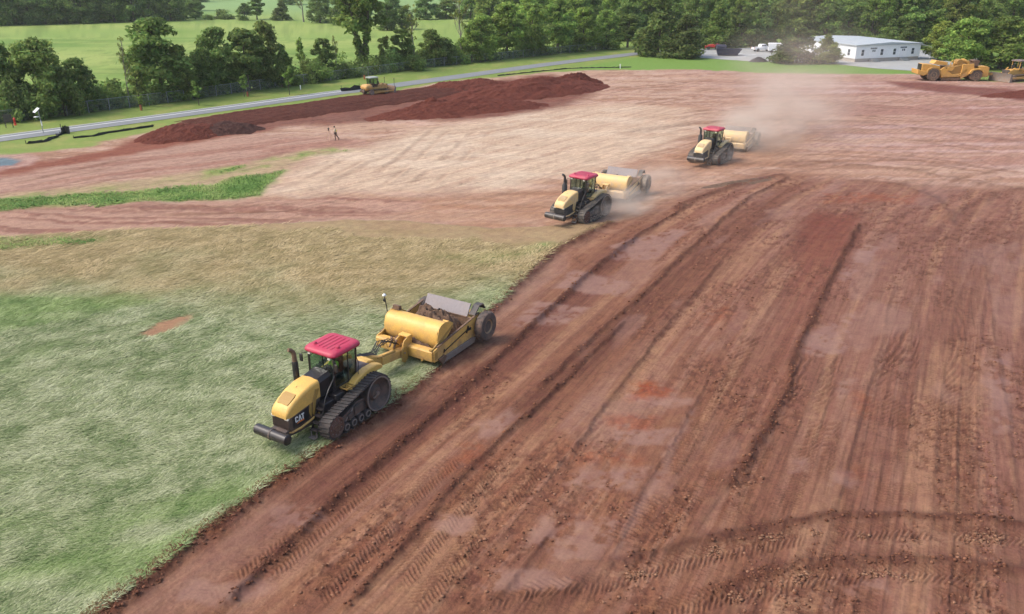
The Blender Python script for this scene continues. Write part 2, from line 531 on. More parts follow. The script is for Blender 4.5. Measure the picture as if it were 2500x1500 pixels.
GR2 = [(-62.77, 63.83), (-48.30, 73.86), (-38.56, 78.01), (-35.34, 82.25), (-30.96, 87.13), (-26.08, 92.55), (-22.60, 96.21), (-17.42, 99.13), (-16.36, 97.17), (-18.90, 94.81), (-23.97, 91.68), (-26.92, 85.57), (-32.53, 81.55), (-38.06, 76.90), (-47.29, 72.14), (-61.33, 62.17)]
lay(C(146, 160, 86), 0.9 * sstep(-1.2, 1.4, poly_sd(wx, wy, GR2)) * sstep(0.36, 0.56, n_mid))
GR1 = [(-58.22, 58.59), (-45.39, 68.90), (-40.62, 70.22), (-32.27, 72.42), (-24.43, 74.15), (-24.27, 79.16), (-24.10, 85.57), (-26.39, 83.70), (-30.55, 79.49), (-36.59, 76.27), (-42.50, 73.86), (-47.62, 72.70), (-61.81, 62.72)]
gr1 = sstep(-1.0, 1.0, poly_sd(wx, wy, GR1))
lay(C(138, 160, 82), gr1 * 0.9)
lay(C(112, 152, 70), 0.9 * sstep(-1.0, 1.6, poly_sd(wx, wy, [(-35.80, 74.45), (-30.14, 79.49), (-24.05, 85.38), (-24.27, 79.16), (-24.47, 74.30), (-32.38, 72.70)])))
PATH = [(-55.80, 55.80), (-45.24, 68.65), (-37.06, 70.49), (-24.17, 73.28), (-16.67, 74.15), (-9.21, 73.28), (-8.17, 70.62), (-12.46, 67.38), (-22.48, 65.21), (-32.13, 63.60), (-41.25, 61.85), (-50.22, 49.37)]
path = sstep(-1.0, 1.2, poly_sd(wx, wy, PATH))
lay(C(188, 148, 126), path)
ruts = fbm(wx * 0.05 + wy * 0.01, (wy + 0.06 * x) * 1.3, 4, 39)
lay(C(150, 104, 88), path * 0.85 * sstep(0.5, 0.64, ruts))
height += path * 0.14 * (ruts - 0.5)

# --- mown hay field at the left
EDGE = [(-15.90, 14.91), (-14.78, 18.91), (-13.85, 20.82), (-12.06, 24.47), (-10.05, 28.26), (-8.06, 31.49), (-5.91, 34.98), (-3.62, 39.73), (-1.72, 46.29), (1.17, 53.64), (3.55, 58.98), (6.39, 63.16), (8.76, 66.16)]
HAY = EDGE + [(5.19, 65.21), (-1.71, 64.28), (-8.76, 66.16), (-14.12, 66.77), (-22.41, 64.97), (-31.98, 63.27), (-41.13, 61.64), (-59.86, 50.85), (-41.13, 14.91)]
hay_sd = poly_sd(x + 0.5 * (fbm(x * 1.3, y * 1.3, 4, 51) - 0.5), y + 0.5 * (fbm(x * 1.3, y * 1.3, 4, 52) - 0.5), HAY)
hay = sstep(-0.25, 0.35, hay_sd)
straw_f = sstep(44, 54, y + 14 * (fbm(x * 0.12, y * 0.12, 4, 53) - 0.5) + 0.10 * x)
bare_f = hay * sstep(55, 66, y + 12 * (fbm(x * 0.2, y * 0.2, 4, 54) - 0.5) + 0.30 * x) * 0.75
combed = fbm((x * 0.86 + y * 0.5) * 0.5, (-x * 0.5 + y * 0.86) * 1.5, 4, 55)
lay(C(158, 162, 118), hay)
lay(C(146, 154, 106), hay * 0.6 * sstep(0.5, 0.66, combed))
lay(C(168, 172, 128), hay * 0.6 * sstep(0.52, 0.66, fbm((x * 0.8 + y * 0.6) * 0.35, (-x * 0.6 + y * 0.8) * 1.2, 4, 56)))
lush = 0.55 * hay * sstep(0.60, 0.76, fbm((x * 0.9 + y * 0.43) * 0.10, (-x * 0.43 + y * 0.9) * 0.30, 4, 57)) * (1 - straw_f)
LUSHP = [[(-50.24, 60.59), (-41.00, 61.43), (-35.21, 61.64), (-32.31, 61.21), (-32.77, 59.98), (-36.72, 58.98), (-46.75, 55.80)], [(-41.30, 48.31), (-33.85, 49.23), (-28.22, 48.80), (-24.91, 49.23), (-23.04, 47.96), (-25.44, 46.29), (-29.04, 45.34), (-38.25, 44.11)], [(-5.76, 56.15), (-2.18, 58.01), (2.56, 59.78), (2.83, 58.59), (-1.52, 56.52)], [(-4.83, 55.80), (-0.31, 57.44), (2.18, 58.01), (-2.97, 54.92)]]
for lp in LUSHP:
    lush = np.maximum(lush, 0.7 * sstep(-1.0, 0.8, poly_sd(wx, wy, lp)))
lay(C(178, 162, 118), hay * straw_f * 0.92)
lay(C(150, 144, 92), hay * straw_f * 0.8 * sstep(0.48, 0.64, fbm(wx * 0.12, wy * 0.6, 4, 58)))
lay(C(178, 142, 110), bare_f)
lay(C(128, 152, 82), lush)
BARE = [[(-22.07, 42.38), (-21.96, 44.11), (-20.96, 45.34), (-19.93, 45.97), (-19.71, 45.02), (-20.25, 43.52), (-21.12, 42.10)]]
for bp_ in BARE:
    lay(C(176, 130, 100), 0.9 * sstep(-0.5, 0.6, poly_sd(wx, wy, bp_)))
height += hay * (0.13 + 0.10 * (combed - 0.5) + 0.05 * (n_fine - 0.5))
grass_mask = hay * (1 - bare_f)

# --- the stripped red ground in front
RED = EDGE[:] + [(11.13, 68.01), (14.86, 72.70), (20.70, 78.01), (27.79, 82.61), (33.67, 81.20), (38.78, 78.50), (45.27, 76.90), (53.30, 75.66), (81.43, 68.65), (32.35, 14.91)]
red_sd = poly_sd(wx * 0.3 + x * 0.7, wy * 0.3 + y * 0.7, RED)
red = sstep(-3.5 , 3.5, red_sd) * sstep(-0.4, 0.6, poly_sd(x, y, EDGE + [(11.22, 68.65), (15.40, 75.66), (21.93, 83.15), (29.72, 88.94), (36.19, 87.92), (42.10, 85.96), (57.48, 82.25), (87.25, 74.15), (32.35, 14.91)])) * (1 - hay)
lay(C(151, 103, 79), red)
warm = sstep(5, -20, x - 0.25 * (y - 40))
lay(C(148, 96, 70), red * 0.5 * sstep(0.42, 0.6, patch))
lay(C(150, 105, 90), red * 0.7 * sstep(4, 22, x - 0.10 * (y - 30)))          # mauve clay at the right
lay(C(168, 124, 102), red * 0.6 * sstep(0.50, 0.66, streak))
lay(C(130, 86, 68), red * 0.5 * sstep(0.52, 0.66, fbm(S * 0.07 + 5, Cc * 1.5, 5, 61)))
lay(C(184, 138, 106), red * 0.5 * sstep(0.55, 0.7, fbm(S * 0.05 + 2, Cc * 1.1, 4, 62)))
height += red * (0.06 * (streak - 0.5) + 0.05 * (streak2 - 0.5) + 0.06 * (patch - 0.5))

def band_mask(pts, half, soft=0.4, wob=0.5):
    d, al, run = line_dist(x + wob * (n_fine - 0.5) + wob * (n_mid - 0.5), y + wob * (n_mid - 0.5), pts)
    return d, al, sstep(half + soft, half - soft, np.abs(d)) * sstep(0, 1.5, al) * sstep(run, run - 1.5, al)

# dark topsoil pass beside the machine
DARK = [(-10.63, 24.35), (-9.29, 27.54), (-7.66, 30.42), (-4.98, 33.98), (-2.65, 38.51), (1.00, 44.72), (-0.49, 44.11), (4.18, 50.85), (7.87, 58.59), (12.86, 65.56), (9.90, 59.58), (4.34, 45.97), (-1.46, 36.02), (-4.56, 30.42), (-6.81, 26.07)]
dark = sstep(-0.6, 0.9, poly_sd(wx, wy, DARK)) * red
lay(C(122, 76, 62), dark * 0.75)
DARK2 = [(-1.01, 34.38), (1.77, 38.75), (5.81, 45.34), (10.86, 54.06), (17.86, 66.16), (26.63, 78.83), (30.90, 80.51), (20.70, 63.83), (11.92, 47.96), (5.54, 38.75), (0.96, 32.48)]
dark2 = sstep(-0.8, 1.4, poly_sd(wx, wy, DARK2)) * red
lay(C(128, 82, 62), dark2 * 0.6)
lay(C(112, 68, 52), (dark + dark2) * 0.6 * sstep(0.5, 0.62, streak))
height += (dark + dark2) * 0.10 * (streak - 0.5)

# freshly cut darker red lane
FRESH = [(25.88, 68.65), (30.63, 68.14), (26.67, 59.58), (20.38, 48.66), (15.34, 39.23), (10.49, 30.75), (8.79, 28.26), (7.76, 28.26), (10.66, 32.85), (14.25, 39.73), (17.21, 47.96), (21.40, 58.59)]
fresh = sstep(-1.0, 1.4, poly_sd(x + 2.0 * (n_mid - 0.5) + 0.8 * (n_fine - 0.5), y + 2.6 * (n_mid - 0.5), FRESH))
lay(C(128, 66, 50), fresh * np.clip(0.30 + 0.42 * sstep(46, 60, y), 0, 1))
height -= fresh * 0.08

# smooth damp pads left by the blade
PADPTS = [[(-1.87, 33.41), (0.00, 34.18), (0.30, 33.79), (-0.38, 32.30), (-1.61, 31.95)], [(4.83, 32.66), (7.88, 32.48), (6.96, 31.08), (4.21, 31.42)], [(5.85, 36.02), (9.29, 35.52), (8.93, 34.78), (7.88, 34.58), (6.22, 34.98)],
          [(2.85, 29.46), (6.03, 29.31), (5.15, 27.54), (2.31, 27.97)], [(1.13, 26.07), (4.33, 25.68), (3.15, 23.45), (2.17, 23.45), (0.62, 24.35)], [(-0.59, 22.91), (1.18, 23.01), (2.46, 22.38), (1.85, 21.78), (-0.71, 21.78), (-1.42, 21.78)],
          [(4.40, 54.06), (8.74, 51.62), (7.06, 49.37), (3.06, 50.85)], [(7.98, 59.58), (13.23, 63.83), (14.81, 63.27), (10.56, 55.80), (7.29, 56.24)], [(1.61, 48.66), (5.26, 47.62), (3.62, 44.72), (0.00, 44.72)],
          [(18.47, 44.72), (21.72, 46.62), (19.15, 41.29), (17.60, 40.24), (16.40, 40.76)], [(27.67, 60.08), (29.15, 59.78), (26.54, 55.80), (22.84, 51.62), (22.86, 52.41)], [(26.01, 39.73), (28.18, 40.76), (23.45, 32.48), (22.68, 32.48)],
          [(17.37, 37.80), (18.17, 37.90), (17.12, 36.02), (16.34, 35.60)], [(13.78, 28.70), (14.77, 29.00), (14.51, 28.11), (13.42, 27.97)], [(10.86, 22.38), (13.41, 22.59), (13.20, 21.78), (10.93, 21.78)],
          [(-9.49, 26.99), (-8.09, 26.72), (-7.24, 25.81), (-7.77, 25.31), (-9.74, 25.56)], [(-2.79, 26.46), (-1.31, 26.32), (-1.57, 25.06), (-3.01, 25.31)], [(-11.29, 22.38), (-8.95, 22.80), (-8.43, 21.98), (-9.67, 21.39), (-11.41, 21.20)],
          [(12.56, 29.77), (13.34, 29.93), (12.89, 29.15), (12.27, 29.15)], [(3.62, 23.67), (6.08, 28.55), (8.85, 34.38), (9.05, 34.38), (6.33, 27.97), (3.89, 23.45)]]
pads = np.zeros_like(x)
for pp in PADPTS:
    cx = sum(p[0] for p in pp) / len(pp); cy_ = sum(p[1] for p in pp) / len(pp)
    sel = (np.abs(x - cx) < 9) & (np.abs(y - cy_) < 12)
    sd = poly_sd(x[sel] + 1.0 * (n_mid[sel] - 0.5) + 0.6 * (n_fine[sel] - 0.5), y[sel] + 1.1 * (fbm(x[sel] * 0.5, y[sel] * 0.5, 4, 66) - 0.5) + 0.6 * (n_fine[sel] - 0.5), pp)
    pads[sel] = np.maximum(pads[sel], sstep(-0.30, 0.30, sd))
pads *= red * sstep(0.34, 0.50, n_fine * 0.6 + n_mid * 0.4)
extra = 0.7 * sstep(0.62, 0.72, fbm(S * 0.12 + 7, Cc * 0.35, 3, 64)) * red
pads = np.maximum(pads, extra * 0.7)
lay(C(162, 121, 103), pads * (0.30 + 0.35 * sstep(0.35, 0.6, n_mid)))
height *= (1 - 0.75 * pads)
gloss = np.maximum(gloss, pads * 0.9)

# rust-orange spots
for sp, rr in (([(6.20, 37.12), (7.56, 37.57), (8.69, 36.68), (7.86, 35.60), (6.41, 35.60)], 0.95), ([(4.98, 33.98), (6.23, 34.38), (7.34, 33.79), (6.95, 32.66), (5.40, 32.66), (4.79, 33.22)], 0.6), ([(2.37, 30.42), (4.58, 30.58), (5.97, 30.09), (5.52, 29.46), (2.68, 29.62)], 0.45),
               ([(17.54, 36.02), (18.46, 36.24), (17.73, 33.98), (16.83, 33.98)], 0.5), ([(14.30, 29.15), (15.43, 29.77), (15.06, 28.85), (14.22, 28.70)], 0.5), ([(-2.60, 31.08), (-1.31, 31.42), (-1.08, 29.77), (-2.47, 29.15)], 0.55), ([(12.41, 46.62), (13.87, 47.28), (13.38, 45.34), (11.98, 44.72)], 0.4), ([(29.61, 75.66), (38.78, 74.15), (37.07, 71.31), (28.70, 72.00)], 0.45)):
    m = sstep(-0.5, 0.5, poly_sd(x + 1.6 * (n_mid - 0.5) + 0.5 * (n_fine - 0.5), y + 1.6 * (n_mid - 0.5), sp)) * rr * sstep(0.3, 0.55, n_fine)
    lay(C(160, 84, 52), m)
    rough_amp = np.maximum(rough_amp, m * 0.8)
    height += m * 0.06

# ridges, steps and windrows: (points, half width, height, darkness, step)
RIDGES = [(EDGE, 0.34, 0.16, 0.85, 0.0),
          ([(-10.03, 20.82), (-8.47, 24.35), (-6.72, 28.26), (-4.57, 32.12), (-1.94, 37.57), (0.99, 44.11), (4.86, 52.41), (10.28, 62.17), (15.96, 70.62)], 0.20, 0.15, 0.95, 0.06),
          ([(-5.77, 20.82), (-4.16, 24.35), (-2.41, 28.26), (0.19, 32.85), (3.29, 38.27), (7.07, 45.34)], 0.16, 0.12, 0.7, 0.05),
          ([(2.42, 30.29), (3.68, 32.85), (5.22, 36.02), (6.54, 38.75), (9.85, 45.34), (15.38, 55.80)], 0.12, 0.08, 0.55, 0.08),
          ([(8.66, 27.49), (10.55, 30.42), (14.15, 36.46), (16.04, 40.70), (21.38, 50.85), (29.53, 65.56)], 0.22, 0.16, 0.85, 0.06),
          ([(3.34, 23.12), (5.62, 28.17), (9.20, 35.31), (11.78, 40.76)], 0.10, 0.05, 0.2, 0.05),
          ([(-0.96, 20.82), (0.00, 22.38), (1.59, 25.31)], 0.16, 0.07, 0.4, 0.0),
          ([(1.04, 36.02), (3.97, 41.29), (9.87, 51.62), (15.46, 61.64), (22.49, 74.15), (28.84, 81.90)], 0.20, 0.14, 0.7, 0.05),
          ([(7.26, 24.47), (8.63, 24.97), (10.05, 25.46), (12.17, 26.01), (13.98, 26.17), (15.53, 26.22), (18.01, 25.91), (20.80, 25.36)], 0.24, 0.09, 0.75, 0.0),
          ([(2.81, 23.10), (5.06, 23.73), (7.08, 24.54), (8.81, 25.06)], 0.24, 0.11, 0.6, 0.0),
          ([(6.37, 21.68), (8.37, 22.59), (9.62, 23.03), (10.93, 23.34), (12.77, 23.58), (14.31, 23.62), (15.73, 23.45), (17.08, 23.18), (19.45, 22.69)], 0.22, 0.09, 0.65, 0.0),
          ([(0.00, 20.82), (1.85, 21.78), (3.08, 22.80)], 0.3, 0.10, 0.5, 0.0),
          ([(13.10, 26.86), (16.00, 32.12), (19.50, 38.75), (25.89, 50.85)], 0.10, 0.03, 0.12, 0.05), ([(21.20, 28.26), (26.37, 38.75), (34.68, 55.80)], 0.10, 0.03, 0.12, 0.05),
          ([(14.23, 69.29), (18.29, 74.45), (22.54, 78.83), (27.68, 82.25), (29.07, 82.61)], 0.45, 0.16, 0.7, 0.0),
          ([(33.83, 80.51), (38.78, 78.50), (39.62, 72.70), (36.65, 63.83)], 0.5, 0.10, 0.25, 0.0), ([(31.94, 59.58), (39.09, 68.65), (46.99, 75.66), (53.17, 78.01)], 0.4, 0.10, 0.25, 0.0),
          ([(16.07, 84.07), (24.88, 87.92), (34.22, 88.73), (41.68, 85.00), (47.12, 78.83), (52.35, 74.15)], 0.7, 0.10, 0.3, 0.0),
          ([(13.24, 104.38), (25.72, 113.29), (37.94, 115.91), (48.57, 113.29), (58.26, 104.38), (65.15, 94.35)], 0.8, 0.10, 0.3, 0.0)]
ridge_all = np.zeros_like(x)
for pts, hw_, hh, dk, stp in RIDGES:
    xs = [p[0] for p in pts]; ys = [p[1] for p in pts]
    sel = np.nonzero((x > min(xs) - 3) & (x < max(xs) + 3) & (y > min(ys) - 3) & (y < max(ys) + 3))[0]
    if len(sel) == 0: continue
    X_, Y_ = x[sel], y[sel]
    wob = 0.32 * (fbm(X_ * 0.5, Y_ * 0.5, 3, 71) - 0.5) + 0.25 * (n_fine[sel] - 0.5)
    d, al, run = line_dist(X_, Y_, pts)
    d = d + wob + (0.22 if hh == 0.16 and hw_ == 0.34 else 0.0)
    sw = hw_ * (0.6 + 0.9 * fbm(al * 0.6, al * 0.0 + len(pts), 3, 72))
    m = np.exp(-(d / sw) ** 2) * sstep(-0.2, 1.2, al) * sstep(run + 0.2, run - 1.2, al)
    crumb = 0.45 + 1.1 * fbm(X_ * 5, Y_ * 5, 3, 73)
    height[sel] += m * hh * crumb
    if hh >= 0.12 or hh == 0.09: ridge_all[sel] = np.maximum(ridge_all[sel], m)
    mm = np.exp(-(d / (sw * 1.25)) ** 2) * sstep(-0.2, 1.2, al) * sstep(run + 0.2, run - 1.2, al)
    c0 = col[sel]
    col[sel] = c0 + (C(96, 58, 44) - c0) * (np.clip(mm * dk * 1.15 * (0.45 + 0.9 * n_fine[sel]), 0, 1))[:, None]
    if stp:
        height[sel] += stp * sstep(-0.6, 0.6, d) * np.exp(-np.abs(d) / 2.5)
# torn brown patches along the cut
for px_, py_ in [(-13.768, 21.778), (-12.738, 24.235), (-11.571, 25.309), (-9.942, 28.700), (-8.927, 30.352)]:
    m = np.exp(-(((x - px_) / 0.7) ** 2 + ((y - py_) / 1.1) ** 2)) * (0.4 + n_fine)
    lay(C(128, 80, 56), np.clip(m * 1.3, 0, 0.9)); height += 0.05 * m

# tread lanes: (points, half width, period, depth, chevron)
LANES = [([(3.85, 24.35), (6.16, 27.97), (8.73, 32.85), (11.97, 38.75), (15.40, 45.34)], 0.50, 0.24, 0.050, 0.0), ([(5.24, 24.35), (7.58, 27.40), (9.39, 30.75), (12.11, 36.02)], 0.42, 0.20, 0.030, 0.0),
         ([(8.08, 25.31), (10.77, 29.77), (14.34, 36.46), (17.66, 42.38)], 0.42, 0.17, 0.030, 0.0), ([(10.30, 25.31), (13.03, 30.09), (16.08, 36.02), (18.48, 40.76)], 0.40, 0.17, 0.026, 0.3),
         ([(13.10, 28.26), (15.60, 33.60), (17.95, 38.75)], 0.32, 0.17, 0.03, 0.5), ([(14.86, 26.32), (17.32, 31.42), (19.80, 36.90), (23.44, 44.11)], 0.45, 0.20, 0.036, 0.0), ([(15.76, 26.32), (18.16, 31.42), (20.69, 36.90), (23.65, 42.94)], 0.35, 0.20, 0.030, 0.5),
         ([(17.24, 26.86), (19.14, 30.75), (21.51, 36.02)], 0.5, 0.22, 0.026, 0.0), ([(18.10, 26.59), (20.50, 31.42), (23.22, 37.35)], 0.4, 0.22, 0.030, 0.0),
         ([(-8.83, 22.38), (-7.66, 24.82), (-6.51, 27.13), (-5.20, 29.77)], 0.45, 0.20, 0.034, 0.8), ([(-10.72, 21.20), (-9.67, 23.23), (-8.40, 25.31)], 0.45, 0.20, 0.028, 0.8), ([(-6.82, 21.20), (-5.39, 24.35), (-3.90, 27.68), (-2.37, 30.42)], 0.5, 0.20, 0.036, 0.9),
         ([(-4.14, 21.98), (-2.97, 24.82), (-1.54, 27.97), (0.00, 31.08)], 0.5, 0.20, 0.034, 0.9), ([(-3.44, 20.82), (-2.23, 23.23), (-0.81, 26.07), (1.44, 29.77)], 0.45, 0.20, 0.030, 0.9), ([(-9.48, 28.26), (-7.98, 31.08), (-5.83, 34.38), (-4.09, 37.35)], 0.30, 0.18, 0.030, 0.6),
         ([(2.14, 21.98), (4.56, 22.91), (7.11, 23.76), (9.76, 24.54), (12.45, 25.11), (15.01, 25.21), (17.76, 25.02), (20.87, 24.47)], 0.50, 0.22, 0.030, 1.0), ([(3.35, 20.10), (5.71, 21.20), (7.86, 21.98), (10.04, 22.55), (12.18, 22.80), (14.55, 22.84), (16.74, 22.55), (19.29, 21.98)], 0.50, 0.22, 0.030, 1.0),
         ([(-0.97, 21.20), (0.71, 21.98), (2.74, 22.28)], 0.45, 0.26, 0.04, 1.0), ([(6.10, 21.78), (7.78, 21.68), (10.00, 21.98)], 0.4, 0.26, 0.03, 1.0), ([(14.24, 21.58), (16.43, 21.98), (18.72, 21.98)], 0.4, 0.26, 0.03, 1.0)]
for pts, hw_, per, dep, chev in LANES:
    xs = [p[0] for p in pts]; ys = [p[1] for p in pts]
    sel = np.nonzero((x > min(xs) - 1.5) & (x < max(xs) + 1.5) & (y > min(ys) - 1.5) & (y < max(ys) + 1.5))[0]
    if len(sel) == 0: continue
    X_, Y_ = x[sel], y[sel]
    d, al, run = line_dist(X_, Y_, pts)
    m = sstep(hw_ + 0.08, hw_ - 0.08, np.abs(d)) * sstep(0, 0.8, al) * sstep(run, run - 0.8, al)
    m = m * sstep(0.26, 0.44, fbm(X_ * 0.5, Y_ * 0.5, 3, 81)) * (1 - 0.6 * pads[sel]) * (1 - hay[sel])
    ph = al + chev * np.abs(d) * 0.9 + 0.16 * (n_fine[sel] - 0.5)
    w = np.sin(ph / per * 2 * math.pi)
    w = np.clip(w * 1.8, -1, 1)
    height[sel] += m * dep * w
    c0 = col[sel]
    col[sel] = c0 + (C(116, 74, 56) - c0) * (m * 0.45 * (w < -0.1))[:, None]

# wheel tracks over the upper works: pairs of thin ruts
TRK = [[(-49.35, 75.66), (-47.19, 80.51), (-44.05, 86.34), (-40.84, 93.89), (-37.30, 100.40)], [(-44.62, 75.66), (-41.66, 81.20), (-38.95, 86.93), (-36.66, 91.68)], [(-14.61, 75.66), (-12.85, 85.96), (-11.22, 95.50), (-10.06, 104.38), (-9.02, 111.71)], [(-9.87, 75.66), (-7.24, 87.92), (-5.11, 100.40), (-3.34, 110.17)], 
       [(-21.72, 99.13), (-13.24, 104.38), (-3.82, 107.78), (4.57, 113.29)], [(3.55, 75.66), (10.75, 83.15), (18.74, 88.94), (25.85, 91.68), (36.03, 93.89), (46.20, 89.97), (53.23, 82.25)], [(13.46, 84.07), (22.19, 92.11), (32.83, 99.13), (43.95, 101.69), (53.03, 99.13), (60.53, 89.97)], [(12.77, 100.40), (21.99, 108.66), (35.03, 115.91), (47.73, 118.64), (60.00, 113.29), (69.38, 104.38)],
       [(16.57, 113.29), (31.02, 123.72), (44.97, 128.42), (60.32, 126.82), (74.86, 113.29)], [(12.85, 121.86), (27.14, 136.12), (45.83, 141.75), (66.12, 139.82), (83.18, 126.82)], [(32.36, 144.73), (52.78, 152.18), (74.37, 149.98), (90.02, 137.95)], [(10.18, 136.12), (19.88, 148.37), (34.90, 156.77), (51.14, 159.16)], [(-44.35, 67.13), (-37.75, 68.14), (-30.29, 69.29), (-22.53, 70.22), (-13.15, 71.58)], [(-42.95, 64.74), (-36.48, 65.56), (-29.31, 66.77), (-21.90, 68.01), (-12.77, 69.29)], [(41.46, 75.66), (47.19, 80.51), (52.99, 84.07), (58.06, 85.96)], [(9.34, 91.03), (17.08, 95.50), (23.27, 101.69), (32.57, 107.20)],
       [(-21.72, 75.66), (-20.01, 82.25), (-18.55, 87.92), (-16.82, 93.89)], [(-18.29, 74.45), (-16.61, 82.25), (-14.63, 88.94), (-12.20, 95.50)], [(28.23, 84.07), (36.19, 87.92), (45.43, 88.33), (51.68, 84.07), (54.19, 79.66)]]
for pts in TRK:
    xs = [p[0] for p in pts]; ys = [p[1] for p in pts]
    sel = np.nonzero((x > min(xs) - 5) & (x < max(xs) + 5) & (y > min(ys) - 5) & (y < max(ys) + 5))[0]
    if len(sel) == 0: continue
    X_, Y_ = x[sel], y[sel]
    d, al, run = line_dist(X_ + 0.3 * (n_mid[sel] - 0.5), Y_ + 0.3 * (n_mid[sel] - 0.5), pts)
    fadei = sstep(0, 6, al) * sstep(run, run - 6, al) * (1 - red[sel]) * sstep(0.34, 0.52, fbm(X_ * 0.15, Y_ * 0.15, 3, 44))
    for off in (-1.1, 1.1):
        wd = 0.20 + 0.0014 * Y_
        m = np.exp(-((d - off) / wd) ** 2) * fadei
        height[sel] -= 0.045 * m
        height[sel] += 0.05 * np.exp(-((d - off * 1.45) / wd) ** 2) * fadei
        c0 = col[sel]; col[sel] = c0 + (C(136, 96, 74) - c0) * (m * 0.6 * (1 - 0.55 * pale[sel]))[:, None]

# many shallow belt and tyre prints running with the passes
for i_, (c0_, s0_, s1_) in enumerate([(-3.2, 20, 60), (-4.4, 24, 66), (-6.9, 16, 58), (-8.1, 22, 70), (-9.7, 18, 62), (-11.2, 26, 74), (-13.0, 14, 66), (-14.3, 20, 56), (-16.0, 22, 72), (-17.6, 16, 60), (-19.4, 24, 70), (-21.0, 18, 64), (-22.8, 26, 76), (-24.6, 20, 70), (-26.5, 24, 78), (-28.5, 22, 74), (-31.0, 28, 80), (-33.5, 30, 80), (0.5, 22, 52), (-1.4, 20, 50), (2.3, 18, 46)]):
    cl = c0_ + 0.5 * math.sin(i_ * 1.7) + 0.5 * (fbm(S * 0.06, S * 0.0 + i_, 2, 83) - 0.5)
    d = Cc - cl
    m = sstep(0.38, 0.28, np.abs(d)) * sstep(s0_, s0_ + 4, S) * sstep(s1_, s1_ - 6, S) * red * (1 - 0.5 * pads) * sstep(0.36, 0.52, fbm(S * 0.22 + i_ * 3, Cc * 0.6, 3, 84))
    w = np.clip(np.sin((S + (0.5 if i_ % 2 else 0.0) * np.abs(d) + 0.10 * (n_fine - 0.5)) / 0.19 * 2 * math.pi) * 1.6, -1, 1)
    fine_ = sstep(62, 40, y)
    height += m * (0.020 * w * fine_ - 0.012)
    lay(C(124, 80, 62), m * (0.16 + 0.30 * (w < -0.1) * fine_))
    edge_ = np.exp(-((np.abs(d) - 0.42) / 0.06) ** 2) * sstep(s0_, s0_ + 4, S) * sstep(s1_, s1_ - 6, S) * red * (1 - 0.5 * pads)
    height += 0.025 * edge_
    lay(C(112, 70, 54), 0.30 * edge_)

# clod relief
clod = fbm(x * 3.5, y * 3.5, 4, 91, 0.6)
clod2 = fbm(x * 9.0, y * 9.0, 3, 92, 0.6)
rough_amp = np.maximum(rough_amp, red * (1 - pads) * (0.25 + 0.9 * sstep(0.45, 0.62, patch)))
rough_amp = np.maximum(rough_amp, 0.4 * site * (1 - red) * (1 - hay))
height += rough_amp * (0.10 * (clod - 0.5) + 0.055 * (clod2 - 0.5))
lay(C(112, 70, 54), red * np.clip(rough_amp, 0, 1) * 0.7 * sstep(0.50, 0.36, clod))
# pebbly, tan, crumbled ground under the bottom windrows
PEB = [[(3.10, 23.01), (6.91, 24.24), (12.18, 25.68), (12.43, 25.06), (7.66, 23.56), (3.57, 21.98)], [(7.24, 21.78), (10.97, 23.12), (10.57, 22.38), (7.66, 21.20)], [(13.06, 25.06), (20.76, 25.31), (20.03, 24.12), (16.17, 24.35), (12.89, 24.24)], [(12.39, 23.34), (14.78, 23.34), (15.85, 22.80), (14.33, 22.38), (12.39, 22.59)]]
for pb in PEB:
    m = sstep(-0.3, 0.4, poly_sd(x + 0.8 * (n_mid - 0.5), y + 0.8 * (n_mid - 0.5), pb))
    lay(C(178, 136, 108), m * 0.4 * sstep(0.46, 0.6, clod2))

# gentle wide swell so the plain is not a table
swell = (fbm(x * 0.035, y * 0.035, 3, 95) - 0.5) * 0.6 * sstep(1, 14, poly_sd(x, y, SITE)) * sstep(20, 60, y)
height += swell
edge_drop = 0.0
height = height - 0.02

# the blue-grey stone patch at the left edge of the works
STONE = [(-68.00, 85.00), (-59.44, 91.25), (-57.68, 91.03), (-56.15, 90.39), (-54.54, 88.53), (-54.18, 86.93), (-55.40, 85.96), (-63.51, 78.83)]
sm = sstep(-0.6, 0.6, poly_sd(wx, wy, STONE))
lay(C(112, 136, 146), sm * 0.95)
lay(C(196, 160, 146), 0.8 * sstep(1.5, 0.0, np.abs(poly_sd(wx, wy, STONE) + 1.0)))

def ground_lookup():
    rl = np.log(np.clip(rowsY, 1e-3, None))
    def f(px, py):
        """height of the ground sheet at a point"""
        j = int(np.clip(np.searchsorted(rowsY, py) - 1, 0, shape[0] - 2))
        i = int(np.clip(np.searchsorted(GX[j], px) - 1, 0, shape[1] - 2))
        H_ = height.reshape(shape)
        t = float(np.clip((py - rowsY[j]) / (rowsY[j + 1] - rowsY[j]), 0, 1))
        u = float(np.clip((px - GX[j, i]) / (GX[j, i + 1] - GX[j, i]), 0, 1))
        a = H_[j, i] * (1 - u) + H_[j, i + 1] * u
        b = H_[j + 1, i] * (1 - u) + H_[j + 1, i + 1] * u
        return float(a * (1 - t) + b * t)
    return f
gz = ground_lookup()

nr, nc = shape
idx = np.arange(nr * nc, dtype=np.int32).reshape(nr, nc)
quads = np.stack((idx[:-1, :-1], idx[:-1, 1:], idx[1:, 1:], idx[1:, :-1]), axis=-1).reshape(-1, 4)
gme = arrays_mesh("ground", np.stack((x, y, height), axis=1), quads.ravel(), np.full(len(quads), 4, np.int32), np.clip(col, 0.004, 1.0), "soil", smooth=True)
ga = gme.attributes.new("gloss", 'FLOAT', 'POINT'); ga.data.foreach_set("value", gloss.astype(np.float32))
gr_all = np.clip(np.maximum(grass_mask, 1 - site), 0, 1)
gb = gme.attributes.new("grass", 'FLOAT', 'POINT'); gb.data.foreach_set("value", gr_all.astype(np.float32))

